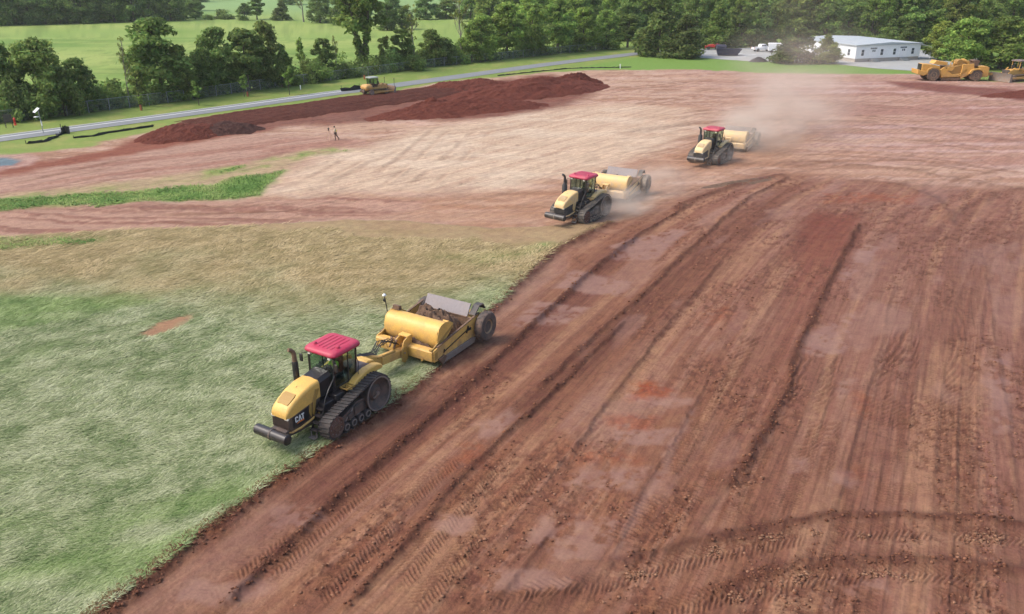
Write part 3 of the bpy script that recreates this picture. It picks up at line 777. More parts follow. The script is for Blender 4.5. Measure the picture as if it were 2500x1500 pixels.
gm, nt, bs = new_mat("soil_and_grass")
L = nt.links
at = N(nt, "ShaderNodeAttribute", attribute_name="soil")
ag = N(nt, "ShaderNodeAttribute", attribute_name="gloss")
agr = N(nt, "ShaderNodeAttribute", attribute_name="grass")
geo = N(nt, "ShaderNodeNewGeometry")
nz = []
for sc_, de in ((1.3, 8), (9.0, 6), (40.0, 3)):
    t = N(nt, "ShaderNodeTexNoise"); t.inputs["Scale"].default_value = sc_; t.inputs["Detail"].default_value = de; t.inputs["Roughness"].default_value = 0.68
    L.new(geo.outputs["Position"], t.inputs["Vector"]); nz.append(t)
def mrange(src, a, b, c, d):
    mr = N(nt, "ShaderNodeMapRange"); mr.inputs["From Min"].default_value = a; mr.inputs["From Max"].default_value = b
    mr.inputs["To Min"].default_value = c; mr.inputs["To Max"].default_value = d
    L.new(src, mr.inputs["Value"]); return mr.outputs[0]
v1 = mrange(nz[0].outputs["Fac"], 0.25, 0.75, 0.82, 1.18)
v2 = mrange(nz[1].outputs["Fac"], 0.25, 0.75, 0.80, 1.20)
vm = N(nt, "ShaderNodeMath", operation='MULTIPLY'); L.new(v1, vm.inputs[0]); L.new(v2, vm.inputs[1])
# fine scratches along the passes, dark crumbs and their shadows painted into the colour
def stretched(ang_, sx_, sy_, det, rough_=0.6):
    mp = N(nt, "ShaderNodeMapping"); mp.vector_type = 'TEXTURE'; mp.inputs["Rotation"].default_value = (0, 0, ang_); mp.inputs["Scale"].default_value = (1 / sx_, 1 / sy_, 1.0)
    L.new(geo.outputs["Position"], mp.inputs["Vector"])
    t = N(nt, "ShaderNodeTexNoise"); t.inputs["Scale"].default_value = 1.0; t.inputs["Detail"].default_value = det; t.inputs["Roughness"].default_value = rough_
    L.new(mp.outputs[0], t.inputs["Vector"]); return t.outputs["Fac"]
def mul(a, b):
    m_ = N(nt, "ShaderNodeMath", operation='MULTIPLY'); L.new(a, m_.inputs[0])
    if isinstance(b, float): m_.inputs[1].default_value = b
    else: L.new(b, m_.inputs[1])
    return m_.outputs[0]
def lerp1(fac):
    """1 - fac"""
    m_ = N(nt, "ShaderNodeMath", operation='SUBTRACT'); m_.inputs[0].default_value = 1.0; L.new(fac, m_.inputs[1]); return m_.outputs[0]
soilm = lerp1(agr.outputs["Fac"])
notg = lerp1(mul(ag.outputs["Fac"], 0.75))
sepp = N(nt, "ShaderNodeSeparateXYZ"); L.new(geo.outputs["Position"], sepp.inputs[0])
near_ = mrange(sepp.outputs["Y"], 55, 72, 1, 0); far_ = mrange(sepp.outputs["Y"], 55, 72, 0, 1)
scr1 = mrange(stretched(ANG, 0.35, 7.0, 4), 0.50, 0.66, 0.0, 0.20)
scr2 = mrange(stretched(ANG + 0.03, 0.22, 3.0, 5, 0.7), 0.42, 0.62, 1.06, 0.93)
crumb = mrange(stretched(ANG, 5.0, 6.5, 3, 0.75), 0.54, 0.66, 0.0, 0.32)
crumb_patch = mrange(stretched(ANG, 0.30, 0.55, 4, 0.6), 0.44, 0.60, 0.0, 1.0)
dash = mrange(stretched(ANG + 1.571, 1.6, 7.5, 3, 0.6), 0.56, 0.66, 0.0, 0.28)
far1 = mrange(stretched(0.80, 0.16, 1.6, 6, 0.72), 0.40, 0.62, 1.16, 0.86)
far2 = mrange(stretched(0.12, 0.10, 0.9, 6, 0.72), 0.38, 0.64, 1.05, 0.92)
far3 = mrange(stretched(0.3, 1.1, 1.6, 5, 0.75), 0.56, 0.68, 0.0, 0.36)
dk1 = lerp1(mul(mul(mul(scr1, notg), soilm), near_))
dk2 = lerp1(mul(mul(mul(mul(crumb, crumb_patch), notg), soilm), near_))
dk3 = lerp1(mul(mul(mul(mul(dash, crumb_patch), notg), soilm), near_))
dk4 = lerp1(mul(mul(far3, soilm), far_))
def blend1(v, fac):
    m_ = N(nt, "ShaderNodeMix", data_type='FLOAT'); L.new(fac, m_.inputs["Factor"]); m_.inputs["A"].default_value = 1.0; L.new(v, m_.inputs["B"]); return m_.outputs["Result"]
tot = vm.outputs[0]
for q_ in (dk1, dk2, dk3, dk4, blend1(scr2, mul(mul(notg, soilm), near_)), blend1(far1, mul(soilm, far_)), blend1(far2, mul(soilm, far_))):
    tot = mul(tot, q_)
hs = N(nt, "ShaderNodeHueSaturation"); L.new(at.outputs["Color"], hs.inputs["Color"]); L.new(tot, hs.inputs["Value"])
hu = mrange(nz[0].outputs["Fac"], 0.2, 0.8, 0.488, 0.512); L.new(hu, hs.inputs["Hue"])
L.new(hs.outputs[0], bs.inputs["Base Color"])
L.new(mrange(ag.outputs["Fac"], 0, 1, 0.95, 0.62), bs.inputs["Roughness"])
L.new(mrange(ag.outputs["Fac"], 0, 1, 0.2, 0.45), bs.inputs["Specular IOR Level"])
b1 = N(nt, "ShaderNodeBump"); b1.inputs["Distance"].default_value = 0.05
L.new(mrange(ag.outputs["Fac"], 0, 1, 0.8, 0.12), b1.inputs["Strength"]); L.new(nz[1].outputs["Fac"], b1.inputs["Height"])
b2 = N(nt, "ShaderNodeBump"); b2.inputs["Distance"].default_value = 0.015
L.new(mrange(ag.outputs["Fac"], 0, 1, 0.7, 0.10), b2.inputs["Strength"]); L.new(nz[2].outputs["Fac"], b2.inputs["Height"]); L.new(b1.outputs[0], b2.inputs["Normal"])
L.new(b2.outputs[0], bs.inputs["Normal"])
ground = link_mesh("ground", gme, gm)
tag(ground, "stripped red clay, pale subsoil and mown grass of the work site", None, None, "structure")

# ================================================================== road, parking lot
def strip_sheet(name, a_pts, b_pts, z, m, thick=0.0):
    vs = []; fs = []
    for (ax, ay), (bx, by) in zip(a_pts, b_pts):
        vs += [(ax, ay, z), (bx, by, z)]
    for i in range(len(a_pts) - 1):
        fs.append((2 * i, 2 * i + 2, 2 * i + 3, 2 * i + 1))
    mb = MB(); mb.add(vs, fs)
    me = mb.mesh(name)
    if me.polygons[0].normal.z < 0:
        me.flip_normals()
    return link_mesh(name, me, m)

asphalt = paint("asphalt", lin(112, 116, 118), rough=0.85, var=0.10, dirt=0.35, dirt_col=lin(138, 136, 130), scale=0.25)
lot_grey = paint("worn_lot_surface", lin(146, 148, 146), rough=0.9, var=0.08, dirt=0.5, dirt_col=lin(172, 166, 154), scale=0.08)
white_line = paint("road_marking", lin(205, 207, 205), rough=0.7, var=0.1, dirt=0.5, dirt_col=lin(150, 152, 150), scale=1.5)
RN = [(-128.0, 27.0), (-95.0, 64.0)] + [(-63.9, 99.6), (-52.0, 112.9), (-39.4, 127.6), (-29.3, 139.9), (-20.3, 149.6), (-2.5, 170.5), (7.2, 182.0), (19.3, 195.0), (32.7, 208.4), (44.0, 216.0), (58.0, 221.0)]
RF = []
for i, p in enumerate(RN):
    a = RN[max(0, i - 1)]; b = RN[min(len(RN) - 1, i + 1)]
    dx, dy = b[0] - a[0], b[1] - a[1]; l = math.hypot(dx, dy)
    RF.append((p[0] - dy / l * 4.6, p[1] + dx / l * 4.6))
def between(t):
    return [(a[0] + (b[0] - a[0]) * t, a[1] + (b[1] - a[1]) * t) for a, b in zip(RN, RF)]
road = strip_sheet("road", RN, RF, 0.03, asphalt); road["kind"] = "structure"; road["label"] = "narrow grey asphalt lane running past the works"
ln = strip_sheet("road_marking", between(0.60)[:7], between(0.67)[:7], 0.036, white_line, 0); ln.parent = road
ln2 = strip_sheet("road_marking", between(0.95)[:7], between(0.985)[:7], 0.036, white_line, 0); ln2.parent = road
LOT = [(43.43, 201.83), (49.68, 196.25), (54.76, 192.69), (63.38, 190.10), (72.29, 186.75), (78.02, 178.09), (84.47, 173.68), (95.01, 184.31), (110.47, 192.69), (109.62, 213.96), (106.43, 220.57), (84.83, 232.50), (63.38, 226.38), (48.33, 218.32)]
mb = MB(); mb.add([(p[0], p[1], 0.026) for p in LOT], [tuple(range(len(LOT)))])
me = mb.mesh("parking_lot")
if me.polygons[0].normal.z < 0: me.flip_normals()
lot = link_mesh("parking_lot", me, lot_grey); lot["kind"] = "structure"; lot["label"] = "pale grey parking lot in front of the long white building"
for k, (pa, pb) in enumerate([((54.290, 201.831), (56.719, 202.792)), ((56.803, 205.726), (60.378, 207.727)), ((54.035, 208.742), (57.840, 210.801)), ((50.945, 210.801), (53.772, 211.845))]):
    a = Vector((pa[0], pa[1], 0.032)); b = Vector((pb[0], pb[1], 0.032)); t = (b - a).normalized(); nrm = Vector((-t.y, t.x, 0)) * 0.35
    m2 = MB().add([a - nrm, b - nrm, b + nrm, a + nrm], [(0, 1, 2, 3)])
    o = m2.build("lot_marking", white_line, lot)

# ================================================================== trees
bark = paint("bark", (0.085, 0.066, 0.048), rough=0.95, var=0.3, dirt=0.3, dirt_col=(0.05, 0.06, 0.03), scale=1.5)
pale_bark = paint("pale_bark", (0.20, 0.18, 0.14), rough=0.95, var=0.25, dirt=0.3, dirt_col=(0.08, 0.08, 0.05), scale=1.5)
leaf_mat = tint_mat("leaves", "tint", rough=0.75, trans=0.45, use_obj=True, spec=0.15)

def leaf_arrays(blobs, n, leaf, seed, up=0.25, hollow=0.45, droop=0.0, tone=0.34):
    rg = np.random.default_rng(seed)
    B = np.array(blobs, np.float32)
    wgt = (B[:, 3] * B[:, 4] * B[:, 5]) ** 0.66; wgt /= wgt.sum()
    k = rg.choice(len(B), n, p=wgt)
    d = rg.normal(size=(n, 3)).astype(np.float32); d /= np.linalg.norm(d, axis=1)[:, None]
    rad = hollow + (1 - hollow) * rg.random(n) ** 0.5
    rad *= 1 + 0.16 * rg.normal(size=n) * (rg.random(n) < 0.3)
    p = B[k, :3] + d * B[k, 3:6] * rad[:, None] + rg.normal(size=(n, 3)) * 0.14 * B[k, 3:6]
    nr_ = d + 0.75 * rg.normal(size=(n, 3)) + np.array([0, 0, up + 0.25])
    nr_ /= np.linalg.norm(nr_, axis=1)[:, None]
    t = np.cross(nr_, rg.normal(size=(n, 3))); t /= np.linalg.norm(t, axis=1)[:, None] + 1e-6
    b = np.cross(nr_, t)
    sz = leaf * (0.55 + 0.9 * rg.random(n))[:, None]
    t = t * sz; b = b * sz * 0.62
    v = np.stack((p - t, p - b * 0.8 + t * 0.1, p + t, p + b), axis=1).reshape(-1, 3)
    blob_tone = 1 + tone * (rg.random(len(B)) - 0.5) * 2  # random tone per clump, colouring in lit and shaded clumps
    tn = blob_tone[k] * (0.72 + 0.56 * rg.random(n))
    hue = rg.random(n)
    c = np.stack(((0.150 + 0.105 * hue) * tn, (0.250 + 0.055 * hue) * tn, (0.068 + 0.014 * hue) * tn), axis=1)
    c = np.repeat(c, 4, axis=0)
    return v.astype(np.float32), c.astype(np.float32)

def leaves_mesh(name, blobs, n, leaf, seed, **kw):
    v, c = leaf_arrays(blobs, n, leaf, seed, **kw)
    nf = len(v) // 4
    return arrays_mesh(name, v, np.arange(nf * 4, dtype=np.int32), np.full(nf, 4, np.int32), c)

def limb_tree(rnd, h, trunk_r, first, spread, levels=2, nb=7, lean=0.0, tips=None, wob=0.06, up=0.55):
    """trunk and limbs as tapered tubes; returns the builder"""
    mb = MB()
    top = Vector((lean * h, rnd.uniform(-.03, .03) * h, h * 0.92))
    pts = []; n = 7
    for i in range(n + 1):
        t = i / n
        pts.append(Vector((top.x * t, top.y * t, top.z * t)) + Vector((rnd.uniform(-1, 1), rnd.uniform(-1, 1), 0)) * wob * h * 0.35 * min(1, t * 3) * (1 - 0.4 * t))
    pts[0] = Vector((0, 0, -0.3))
    mb.tube(pts, [trunk_r * (1.25 if i == 0 else 1.0) * (1 - 0.85 * i / n) + 0.01 for i in range(n + 1)], 7)
    def branch(p, d, L, r, lev):
        q = [p]
        dd = d.copy()
        for k in range(4):
            dd = (dd + Vector((rnd.uniform(-1, 1), rnd.uniform(-1, 1), rnd.uniform(-.3, .9))) * 0.28).normalized()
            q.append(q[-1] + dd * L / 4)
        mb.tube(q, [r * (1 - 0.8 * k / 4) + 0.006 for k in range(5)], 5)
        if tips is not None: tips.append(q[-1])
        if lev > 1:
            for _ in range(3):
                j = rnd.choice([1, 2, 3])
                d2 = (dd + Vector((rnd.uniform(-1, 1), rnd.uniform(-1, 1), rnd.uniform(-.2, .8)))).normalized()
                branch(q[j], d2, L * 0.6, r * 0.5, lev - 1)
    for k in range(nb):
        t = first + (0.9 - first) * (k + rnd.random()) / nb
        i = min(n - 1, int(t * n)); f_ = t * n - i
        p = pts[i].lerp(pts[i + 1], f_)
        a = rnd.uniform(0, 2 * math.pi)
        d = Vector((math.cos(a), math.sin(a), up * (0.6 + rnd.random()))).normalized()
        branch(p, d, spread * (1.0 - 0.55 * t) * rnd.uniform(0.75, 1.15), trunk_r * 0.45 * (1 - 0.6 * t), levels)
    return mb

TREE = {}
def make_proto(key, kind, seed):
    rnd = random.Random(seed)
    H_ = 10.0
    if kind in ('broad', 'tall', 'round'):
        lo = {'broad': 0.08, 'tall': 0.22, 'round': 0.03}[kind]; Rr = {'broad': 4.0, 'tall': 3.0, 'round': 3.8}[kind]
        blobs = []
        for _ in range(96 if kind != 'tall' else 64):
            t = rnd.random() ** 0.8
            z = (lo + (1 - lo) * t)
            prof = math.sin(math.pi * min(1, (t * 0.86 + 0.14)) ** 0.8) ** 0.55 if kind != 'tall' else math.sin(math.pi * (0.12 + 0.8 * t)) ** 0.7
            a = rnd.uniform(0, 2 * math.pi); rr = Rr * prof * math.sqrt(rnd.random()) * 0.92
            br = Rr * rnd.uniform(0.12, 0.30) * (0.75 + 0.5 * (1 - t))
            blobs.append((rr * math.cos(a), rr * math.sin(a), min(z * H_, H_ - br * 0.7), br * rnd.uniform(.9, 1.3), br * rnd.uniform(.9, 1.3), br * rnd.uniform(.6, .85)))
        tm_ = limb_tree(rnd, H_, 0.24, lo + 0.05, Rr * 0.9).mesh("trunk", 40)
        cm = leaves_mesh("crown", blobs, 9500, 0.235, seed + 5, hollow=0.25)
    elif kind == 'conifer':
        blobs = []
        for k in range(44):
            t = (k + rnd.random()) / 44
            a = rnd.uniform(0, 2 * math.pi); rr = 3.3 * (1 - t) ** 0.75 * rnd.uniform(0.5, 1.0)
            br = 0.5 + 0.85 * (1 - t)
            blobs.append((rr * math.cos(a), rr * math.sin(a), 0.4 + t * 9.2, br * 1.15, br * 1.15, br * 0.75))
        tm_ = limb_tree(rnd, H_, 0.2, 0.15, 1.6, 1, 8).mesh("trunk", 40)
        cm = leaves_mesh("crown", blobs, 6000, 0.25, seed + 5, up=0.0, tone=0.3)
    elif kind == 'bush':
        blobs = []
        for _ in range(16):
            a = rnd.uniform(0, 2 * math.pi); rr = 4.2 * math.sqrt(rnd.random())
            br = rnd.uniform(1.3, 2.3)
            blobs.append((rr * math.cos(a), rr * math.sin(a), max(0.8, 7.2 * rnd.random() * (1 - (rr / 6) ** 2)), br, br, br * 0.9))
        tm_ = limb_tree(rnd, 6.0, 0.16, 0.1, 2.5, 1, 6).mesh("trunk", 40)
        cm = leaves_mesh("crown", blobs, 3000, 0.38, seed + 5)
    elif kind == 'open':
        tips = []
        tm_ = limb_tree(rnd, H_, 0.14, 0.22, 3.0, 2, 9, tips=tips, up=1.0).mesh("trunk", 40)
        blobs = [(p.x, p.y, p.z, rnd.uniform(.45, .8), rnd.uniform(.45, .8), rnd.uniform(.4, .65)) for p in tips]
        cm = leaves_mesh("crown", blobs, 1500, 0.26, seed + 5, hollow=0.1)
    elif kind == 'bare':
        tips = []
        tm_ = limb_tree(rnd, H_, 0.2, 0.3, 3.6, 3, 9, tips=tips, up=1.1, lean=0.05).mesh("trunk", 40)
        blobs = [(p.x, p.y, p.z, .4, .4, .35) for p in tips if rnd.random() < 0.35]
        cm = leaves_mesh("crown", blobs, 420, 0.2, seed + 5, hollow=0.0)
    elif kind == 'fork':
        mb = MB()
        for sx, ln_ in ((-1, 0.9), (1, 1.0)):
            pts = [Vector((0, 0, -0.3)), Vector((0.1 * sx, 0, 1.6)), Vector((0.42 * sx, 0.1, 3.2)), Vector((0.75 * sx, 0.0, 5.0)), Vector((0.9 * sx, -0.1, 7.0 * ln_)), Vector((1.1 * sx, 0, 8.6 * ln_))]
            mb.tube(pts, [0.34, 0.30, 0.25, 0.2, 0.13, 0.04], 8)
            for k in range(7):
                p = pts[3].lerp(pts[5], k / 7); a = rnd.uniform(0, 6.28)
                mb.tube([p, p + Vector((math.cos(a), math.sin(a), 0.6)) * 0.8, p + Vector((math.cos(a), math.sin(a), 0.9)) * 1.6], [0.07, 0.04, 0.01], 5)
        tm_ = mb.mesh("trunk", 40)
        blobs = []
        for _ in range(30):
            t = rnd.random(); a = rnd.uniform(0, 6.28); rr = 2.5 * math.sqrt(rnd.random()) * (0.75 + 0.25 * math.sin(math.pi * t))
            br = rnd.uniform(0.6, 1.05)
            blobs.append((rr * math.cos(a), rr * math.sin(a), 5.0 + 4.6 * t, br, br, br * 0.8))
        for k in range(22):     # creeper on the stems
            z = 0.8 + 4.4 * rnd.random(); sx = rnd.choice((-1, 1))
            blobs.append((sx * 0.16 * z * 0.9, 0, z, 0.4, 0.4, 0.6))
        cm = leaves_mesh("crown", blobs, 6000, 0.23, seed + 5)
    tm_.materials.append(pale_bark if kind == 'bare' else bark)
    cm.materials.append(leaf_mat)
    TREE[key] = (tm_, cm, H_, {'broad': 4.4, 'tall': 3.4, 'round': 4.2, 'conifer': 3.6, 'bush': 5.2, 'open': 3.0, 'bare': 3.6, 'fork': 3.0}[kind])

for i, (kd, cnt) in enumerate([('broad', 4), ('tall', 3), ('round', 3), ('conifer', 3), ('bush', 3), ('open', 2), ('bare', 2), ('fork', 1)]):
    for j in range(cnt):
        make_proto(f"{kd}{j}", kd, 100 * i + 7 * j + 3)

trnd = random.Random(77)
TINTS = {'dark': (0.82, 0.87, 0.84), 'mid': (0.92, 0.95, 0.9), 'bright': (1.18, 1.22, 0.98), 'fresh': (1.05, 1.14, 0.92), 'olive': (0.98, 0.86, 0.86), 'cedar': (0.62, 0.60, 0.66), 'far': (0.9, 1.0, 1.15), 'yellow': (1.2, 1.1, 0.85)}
def tree(name, key, T_, tint, label, cat="tree", group=None, dy=0.0):
    X_, Y_, h_, r_ = T_
    tm_, cm, H0, R0 = TREE[key]
    root = empty(name, (X_, Y_ + dy, 0.0 if Y_ > 95 else gz(X_, Y_)), trnd.uniform(0, 6.28), label, cat, group)
    k = h_ / H0; kr = r_ / R0
    root.scale = (kr, kr, k)
    t = link_mesh("trunk", tm_, None, root)
    c = link_mesh("crown", cm, None, root)
    b = TINTS[tint]; j = trnd.uniform(0.88, 1.12)
    c.color = (b[0] * j * trnd.uniform(.94, 1.06), b[1] * j, b[2] * j * trnd.uniform(.9, 1.1), 1)
    return root

# --- hedgerow behind the fence, left to right
HG = "trees of the hedgerow behind the chain-link fence"
tree("broadleaf_tree", "broad0", (-72.66, 117.60, 10.27, 3.61), 'dark', "dark broad tree cut by the left picture edge behind the fence", "tree", HG)
tree("broadleaf_tree", "broad1", (-67.91, 119.34, 10.84, 4.83), 'mid', "large spreading tree behind the solar lamp post, thin leaning trunks", "tree", HG)
tree("broadleaf_tree", "round0", (-64.47, 122.97, 7.70, 3.17), 'dark', "dark rounded tree right of the spreading tree behind the lamp post", "tree", HG)
tree("bush", "bush0", (-63.18, 126.82, 4.43, 2.52), 'mid', "low green bush between the dark rounded tree and the big domed tree", "bush", HG)
tree("broadleaf_tree", "broad2", (-57.35, 134.77, 12.61, 6.47), 'dark', "biggest dark dome-shaped tree standing before the bright pasture", "tree", HG)
tree("bare_tree", "bare0", (-59.88, 128.42, 10.14, 1.90), 'olive', "nearly bare thin tree leaning beside the big domed tree", "tree", HG)
tree("slender_tree", "open0", (-57.59, 126.82, 5.94, 1.64), 'olive', "thin grey sapling with orange guard before the domed tree", "tree", HG)
tree("broadleaf_tree", "broad3", (-50.55, 143.23, 10.58, 4.35), 'mid', "leafy tree right of the big domed tree, first of a close trio", "tree", HG)
tree("broadleaf_tree", "tall0", (-46.16, 144.73, 10.35, 3.90), 'dark', "dark leafy tree in the middle of the close trio", "tree", HG)
tree("broadleaf_tree", "round1", (-43.95, 148.90, 11.29, 3.78), 'olive', "tallest olive green tree at the right of the close trio", "tree", HG)
tree("bush", "bush1", (-53.27, 137.02, 5.78, 2.71), 'dark', "dark bush between the big domed tree and the close trio", "bush", HG)
tree("bush", "bush2", (-41.09, 152.18, 5.78, 2.69), 'mid', "rounded bush below the small vase-shaped tree", "bush", HG)
tree("slender_tree", "open1", (-42.04, 165.47, 6.99, 1.62), 'fresh', "small vase-shaped tree standing alone before the pasture", "tree", HG)
tree("broadleaf_tree", "tall1", (-36.33, 161.63, 7.44, 2.53), 'mid', "small round-headed tree left of a half-bare brown one", "tree", HG)
tree("bare_tree", "bare1", (-34.44, 164.17, 7.70, 1.93), 'olive', "half-bare brown tree next to the small round-headed tree", "tree", HG)
tree("bush", "bush0", (-37.07, 156.77, 5.20, 3.08), 'fresh', "fresh green bush at the foot of the small round-headed tree", "bush", HG)
tree("bush", "bush1", (-32.17, 162.89, 3.71, 2.72), 'dark', "dark bush left of the tall forked tree", "bush", HG)
tree("forked_tree", "fork0", (-30.95, 173.68, 17.36, 5.53), 'dark', "very tall forked tree with creeper on both stems above the bulldozer", "tree", HG)
tree("slender_tree", "open0", (-26.89, 175.13, 7.36, 2.39), 'yellow', "thin yellowish fan-shaped tree right of the tall forked tree", "tree", HG)
tree("broadleaf_tree", "tall2", (-23.20, 178.09, 7.96, 2.78), 'dark', "slim dark tree left of the grey leafless crown", "tree", HG)
tree("bare_tree", "bare0", (-21.01, 179.61, 12.73, 3.65), 'olive', "grey leafless branching crown rising out of dark bushes", "tree", HG)
tree("broadleaf_tree", "round2", (-17.64, 184.31, 7.54, 3.77), 'dark', "dark round tree below the grey leafless crown", "tree", HG)
tree("bare_tree", "bare1", (-11.42, 190.95, 15.16, 4.05), 'olive', "tall pale-trunked forked tree with sparse leaves", "tree", HG)
tree("bush", "bush2", (-13.07, 187.57, 6.81, 3.29), 'dark', "creeper-covered dark bush round the pale-trunked forked tree", "bush", HG)
tree("bush", "bush0", (-20.68, 175.13, 4.45, 2.74), 'mid', "low bush before the slim dark tree", "bush", HG)
for t_, key, tint, lab in [((-61.76, 127.61, 5.43, 2.66), 'bush1', 'dark', "dark bush left of the nearly bare leaning tree"), ((-53.65, 134.77, 8.41, 2.92), 'round1', 'mid', "rounded tree tucked behind the right side of the big domed tree"), ((-51.66, 138.88, 7.67, 3.01), 'broad0', 'dark', "dark tree filling the gap left of the close trio"), ((-41.65, 149.98, 7.38, 2.65), 'round0', 'mid', "small rounded tree right of the close trio"), ((-37.96, 155.60, 5.60, 2.45), 'bush2', 'dark', "dark bush right of the small vase-shaped tree"), ((-25.22, 173.68, 5.70, 2.89), 'bush1', 'mid', "green bush right of the tall forked tree"), ((-15.06, 185.93, 5.73, 3.08), 'round2', 'mid', "mid-green round tree left of the pale-trunked forked tree"), ((-9.17, 190.95, 7.97, 3.53), 'broad3', 'fresh', "fresh tree right of the pale-trunked forked tree"), ((-65.03, 118.64, 7.69, 2.71), 'bush0', 'mid', "leafy bush below the spreading tree behind the lamp post"), ((-69.10, 115.24, 7.49, 2.64), 'bush2', 'dark', "dark bush between the first two trees behind the fence")]:
    tree("hedgerow_tree", key, t_, tint, lab, "bush" if key[:4] == 'bush' else "tree", HG)
for k, (t_, key, tint, lab) in enumerate([
        ((-7.14, 194.45, 10.21, 4.33), 'broad1', 'bright', "bright yellow-green tree at the left end of the roadside wood"),
        ((-1.37, 199.94, 12.45, 5.22), 'tall1', 'bright', "tall bright green tree second from the left in the roadside wood"),
        ((5.03, 205.73, 12.05, 5.17), 'broad3', 'fresh', "fresh green broad tree third from the left in the roadside wood"),
        ((11.58, 211.85, 12.75, 5.11), 'tall2', 'bright', "bright feathery tree fourth from the left in the roadside wood"),
        ((18.52, 218.32, 10.58, 4.85), 'round1', 'fresh', "rounded green tree fifth from the left in the roadside wood"),
        ((24.97, 222.86, 9.79, 4.73), 'broad0', 'fresh', "green tree sixth from the left in the roadside wood"),
        ((31.24, 227.58, 8.55, 4.40), 'tall0', 'mid', "tree with visible dark trunks beside the big evergreens")]):
    tree("broadleaf_tree", key, t_, tint, lab, "tree", "trees of the roadside wood")
# --- evergreens and trees round the lot
EG = "evergreens round the parking lot"
tree("evergreen_tree", "conifer0", (35.79, 205.73, 14.79, 6.14), 'cedar', "tall dark evergreen at the end of the lane", "tree", EG)
tree("evergreen_tree", "conifer1", (41.65, 201.83, 9.84, 5.86), 'cedar', "wide drooping evergreen in front of the red tractor", "tree", EG)
tree("evergreen_tree", "conifer2", (55.62, 227.58, 11.40, 5.48), 'dark', "dark evergreen behind the red tractor", "tree", EG)
tree("broadleaf_tree", "round0", (61.57, 230.01, 11.93, 5.09), 'dark', "dark round tree behind the blue dumpster", "tree", EG)
tree("evergreen_tree", "conifer0", (68.09, 232.50, 12.67, 4.92), 'dark', "slim dark evergreen behind the white pickup", "tree", EG)
tree("broadleaf_tree", "round2", (73.49, 235.04, 11.33, 4.53), 'olive', "dull olive tree behind the white van", "tree", EG)
tree("evergreen_tree", "conifer1", (64.50, 189.25, 8.07, 5.70), 'cedar', "large bushy cedar hiding the left end of the white building", "tree", EG)
tree("evergreen_tree", "conifer2", (70.60, 188.41, 6.40, 3.67), 'olive', "smaller brownish cedar against the corner of the white building", "tree", EG)
tree("broadleaf_tree", "broad1", (96.93, 179.61, 10.31, 5.93), 'bright', "bright green spreading tree behind the yellow motor scraper", "tree", EG)
tree("broadleaf_tree", "broad2", (104.20, 178.09, 10.55, 7.09), 'mid', "large dark green tree behind the bulldozer at the right edge", "tree", EG)
tree("broadleaf_tree", "broad3", (100.12, 196.25, 8.52, 4.19), 'yellow', "yellowish tree beyond the right end of the white building", "tree", EG)
tree("broadleaf_tree", "round1", (115.82, 184.31, 11.06, 5.36), 'fresh', "leafy tree cut by the right picture edge", "tree", EG)
tree("evergreen_tree", "conifer1", (105.84, 225.20, 7.24, 3.70), 'cedar', "dark cedar behind the right half of the white building", "tree", EG)
tree("evergreen_tree", "conifer0", (104.05, 232.50, 7.25, 3.37), 'dark', "dark pointed evergreen behind the middle of the white building", "tree", EG)
# --- wood filling the back right
WOOD = "dense wood behind the building and lot"
for row, (yb, yt, step, hw, dark_) in enumerate([(104, 20, 50, 44, 0), (86, 2, 48, 42, 0), (64, -16, 50, 42, 1), (40, -34, 54, 42, 1), (8, -34, 70, 50, 1)]):
    xx = 1180 + trnd.uniform(0, 30)
    while xx < 2680:
        if not (row == 0 and (1560 < xx < 1690 or xx < 1500 or 1720 < xx < 1915)) and not (row == 1 and xx < 1260):
            hw2 = hw * trnd.uniform(0.85, 1.25)
            pxy = (xx + trnd.uniform(-10, 10), yb + trnd.uniform(-5, 5))
            WOODLIST = None
            key = trnd.choice(["broad0", "broad1", "broad2", "broad3", "round0", "round1", "round2", "tall1", "tall2", "conifer0"])
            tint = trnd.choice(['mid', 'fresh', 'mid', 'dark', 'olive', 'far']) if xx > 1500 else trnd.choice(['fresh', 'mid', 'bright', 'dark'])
            dn = 20.0 / (0.92098 * (pxy[1] + 80.0))
            X_ = (pxy[0] - 1250) * dn; Y_ = dn * (1807.0 - (pxy[1] - 750) * 0.38959)
            h_ = trnd.uniform(11.5, 15.5); r_ = hw2 * dn * 0.95 + 0.6
            tree("woodland_tree", key, (X_, Y_, h_, r_), tint, ("%s tree in the %s of the dense wood %s" % ({'mid': 'mid-green', 'fresh': 'fresh green', 'dark': 'dark', 'olive': 'olive', 'far': 'bluish green', 'bright': 'bright'}[tint], ('front row', 'second row', 'middle rows', 'back rows', 'back rows')[row], 'beside the lane' if xx < 1560 else 'above the parking lot' if xx < 1930 else 'behind the white building' if xx < 2260 else 'behind the motor scraper')), "tree", WOOD)
        xx += step * trnd.uniform(0.8, 1.2)
# --- far treeline beyond the left pasture
FAR = "dark treeline at the far side of the pasture"
for row, (y0, y1, n_) in enumerate([(64, 50, 12), (56, 42, 12), (34, 26, 12)]):
    for k in range(n_):
        xx = -60 + (520 + 30 * row) * k / n_ + trnd.uniform(-10, 10)
        yb = y0 + (y1 - y0) * k / n_
        dn = 20.0 / (0.92098 * (yb + 80.0))
        X_ = (xx - 1250) * dn; Y_ = dn * (1807.0 - (yb - 750) * 0.38959)
        key = trnd.choice(["broad0", "broad1", "broad2", "broad3", "round0", "round1"])
        tree("treeline_tree", key, (X_, Y_, trnd.uniform(12, 17), trnd.uniform(6, 8.5)), trnd.choice(['dark', 'dark', 'mid']), "%s tree in the dark treeline on the pasture's far edge, %s" % (("tall", "broad", "bushy")[k % 3] if row == 0 else ("shaded", "hazy")[row - 1], ("left end", "left of middle", "right of middle", "right end")[min(3, k * 4 // n_)]), "tree", FAR)
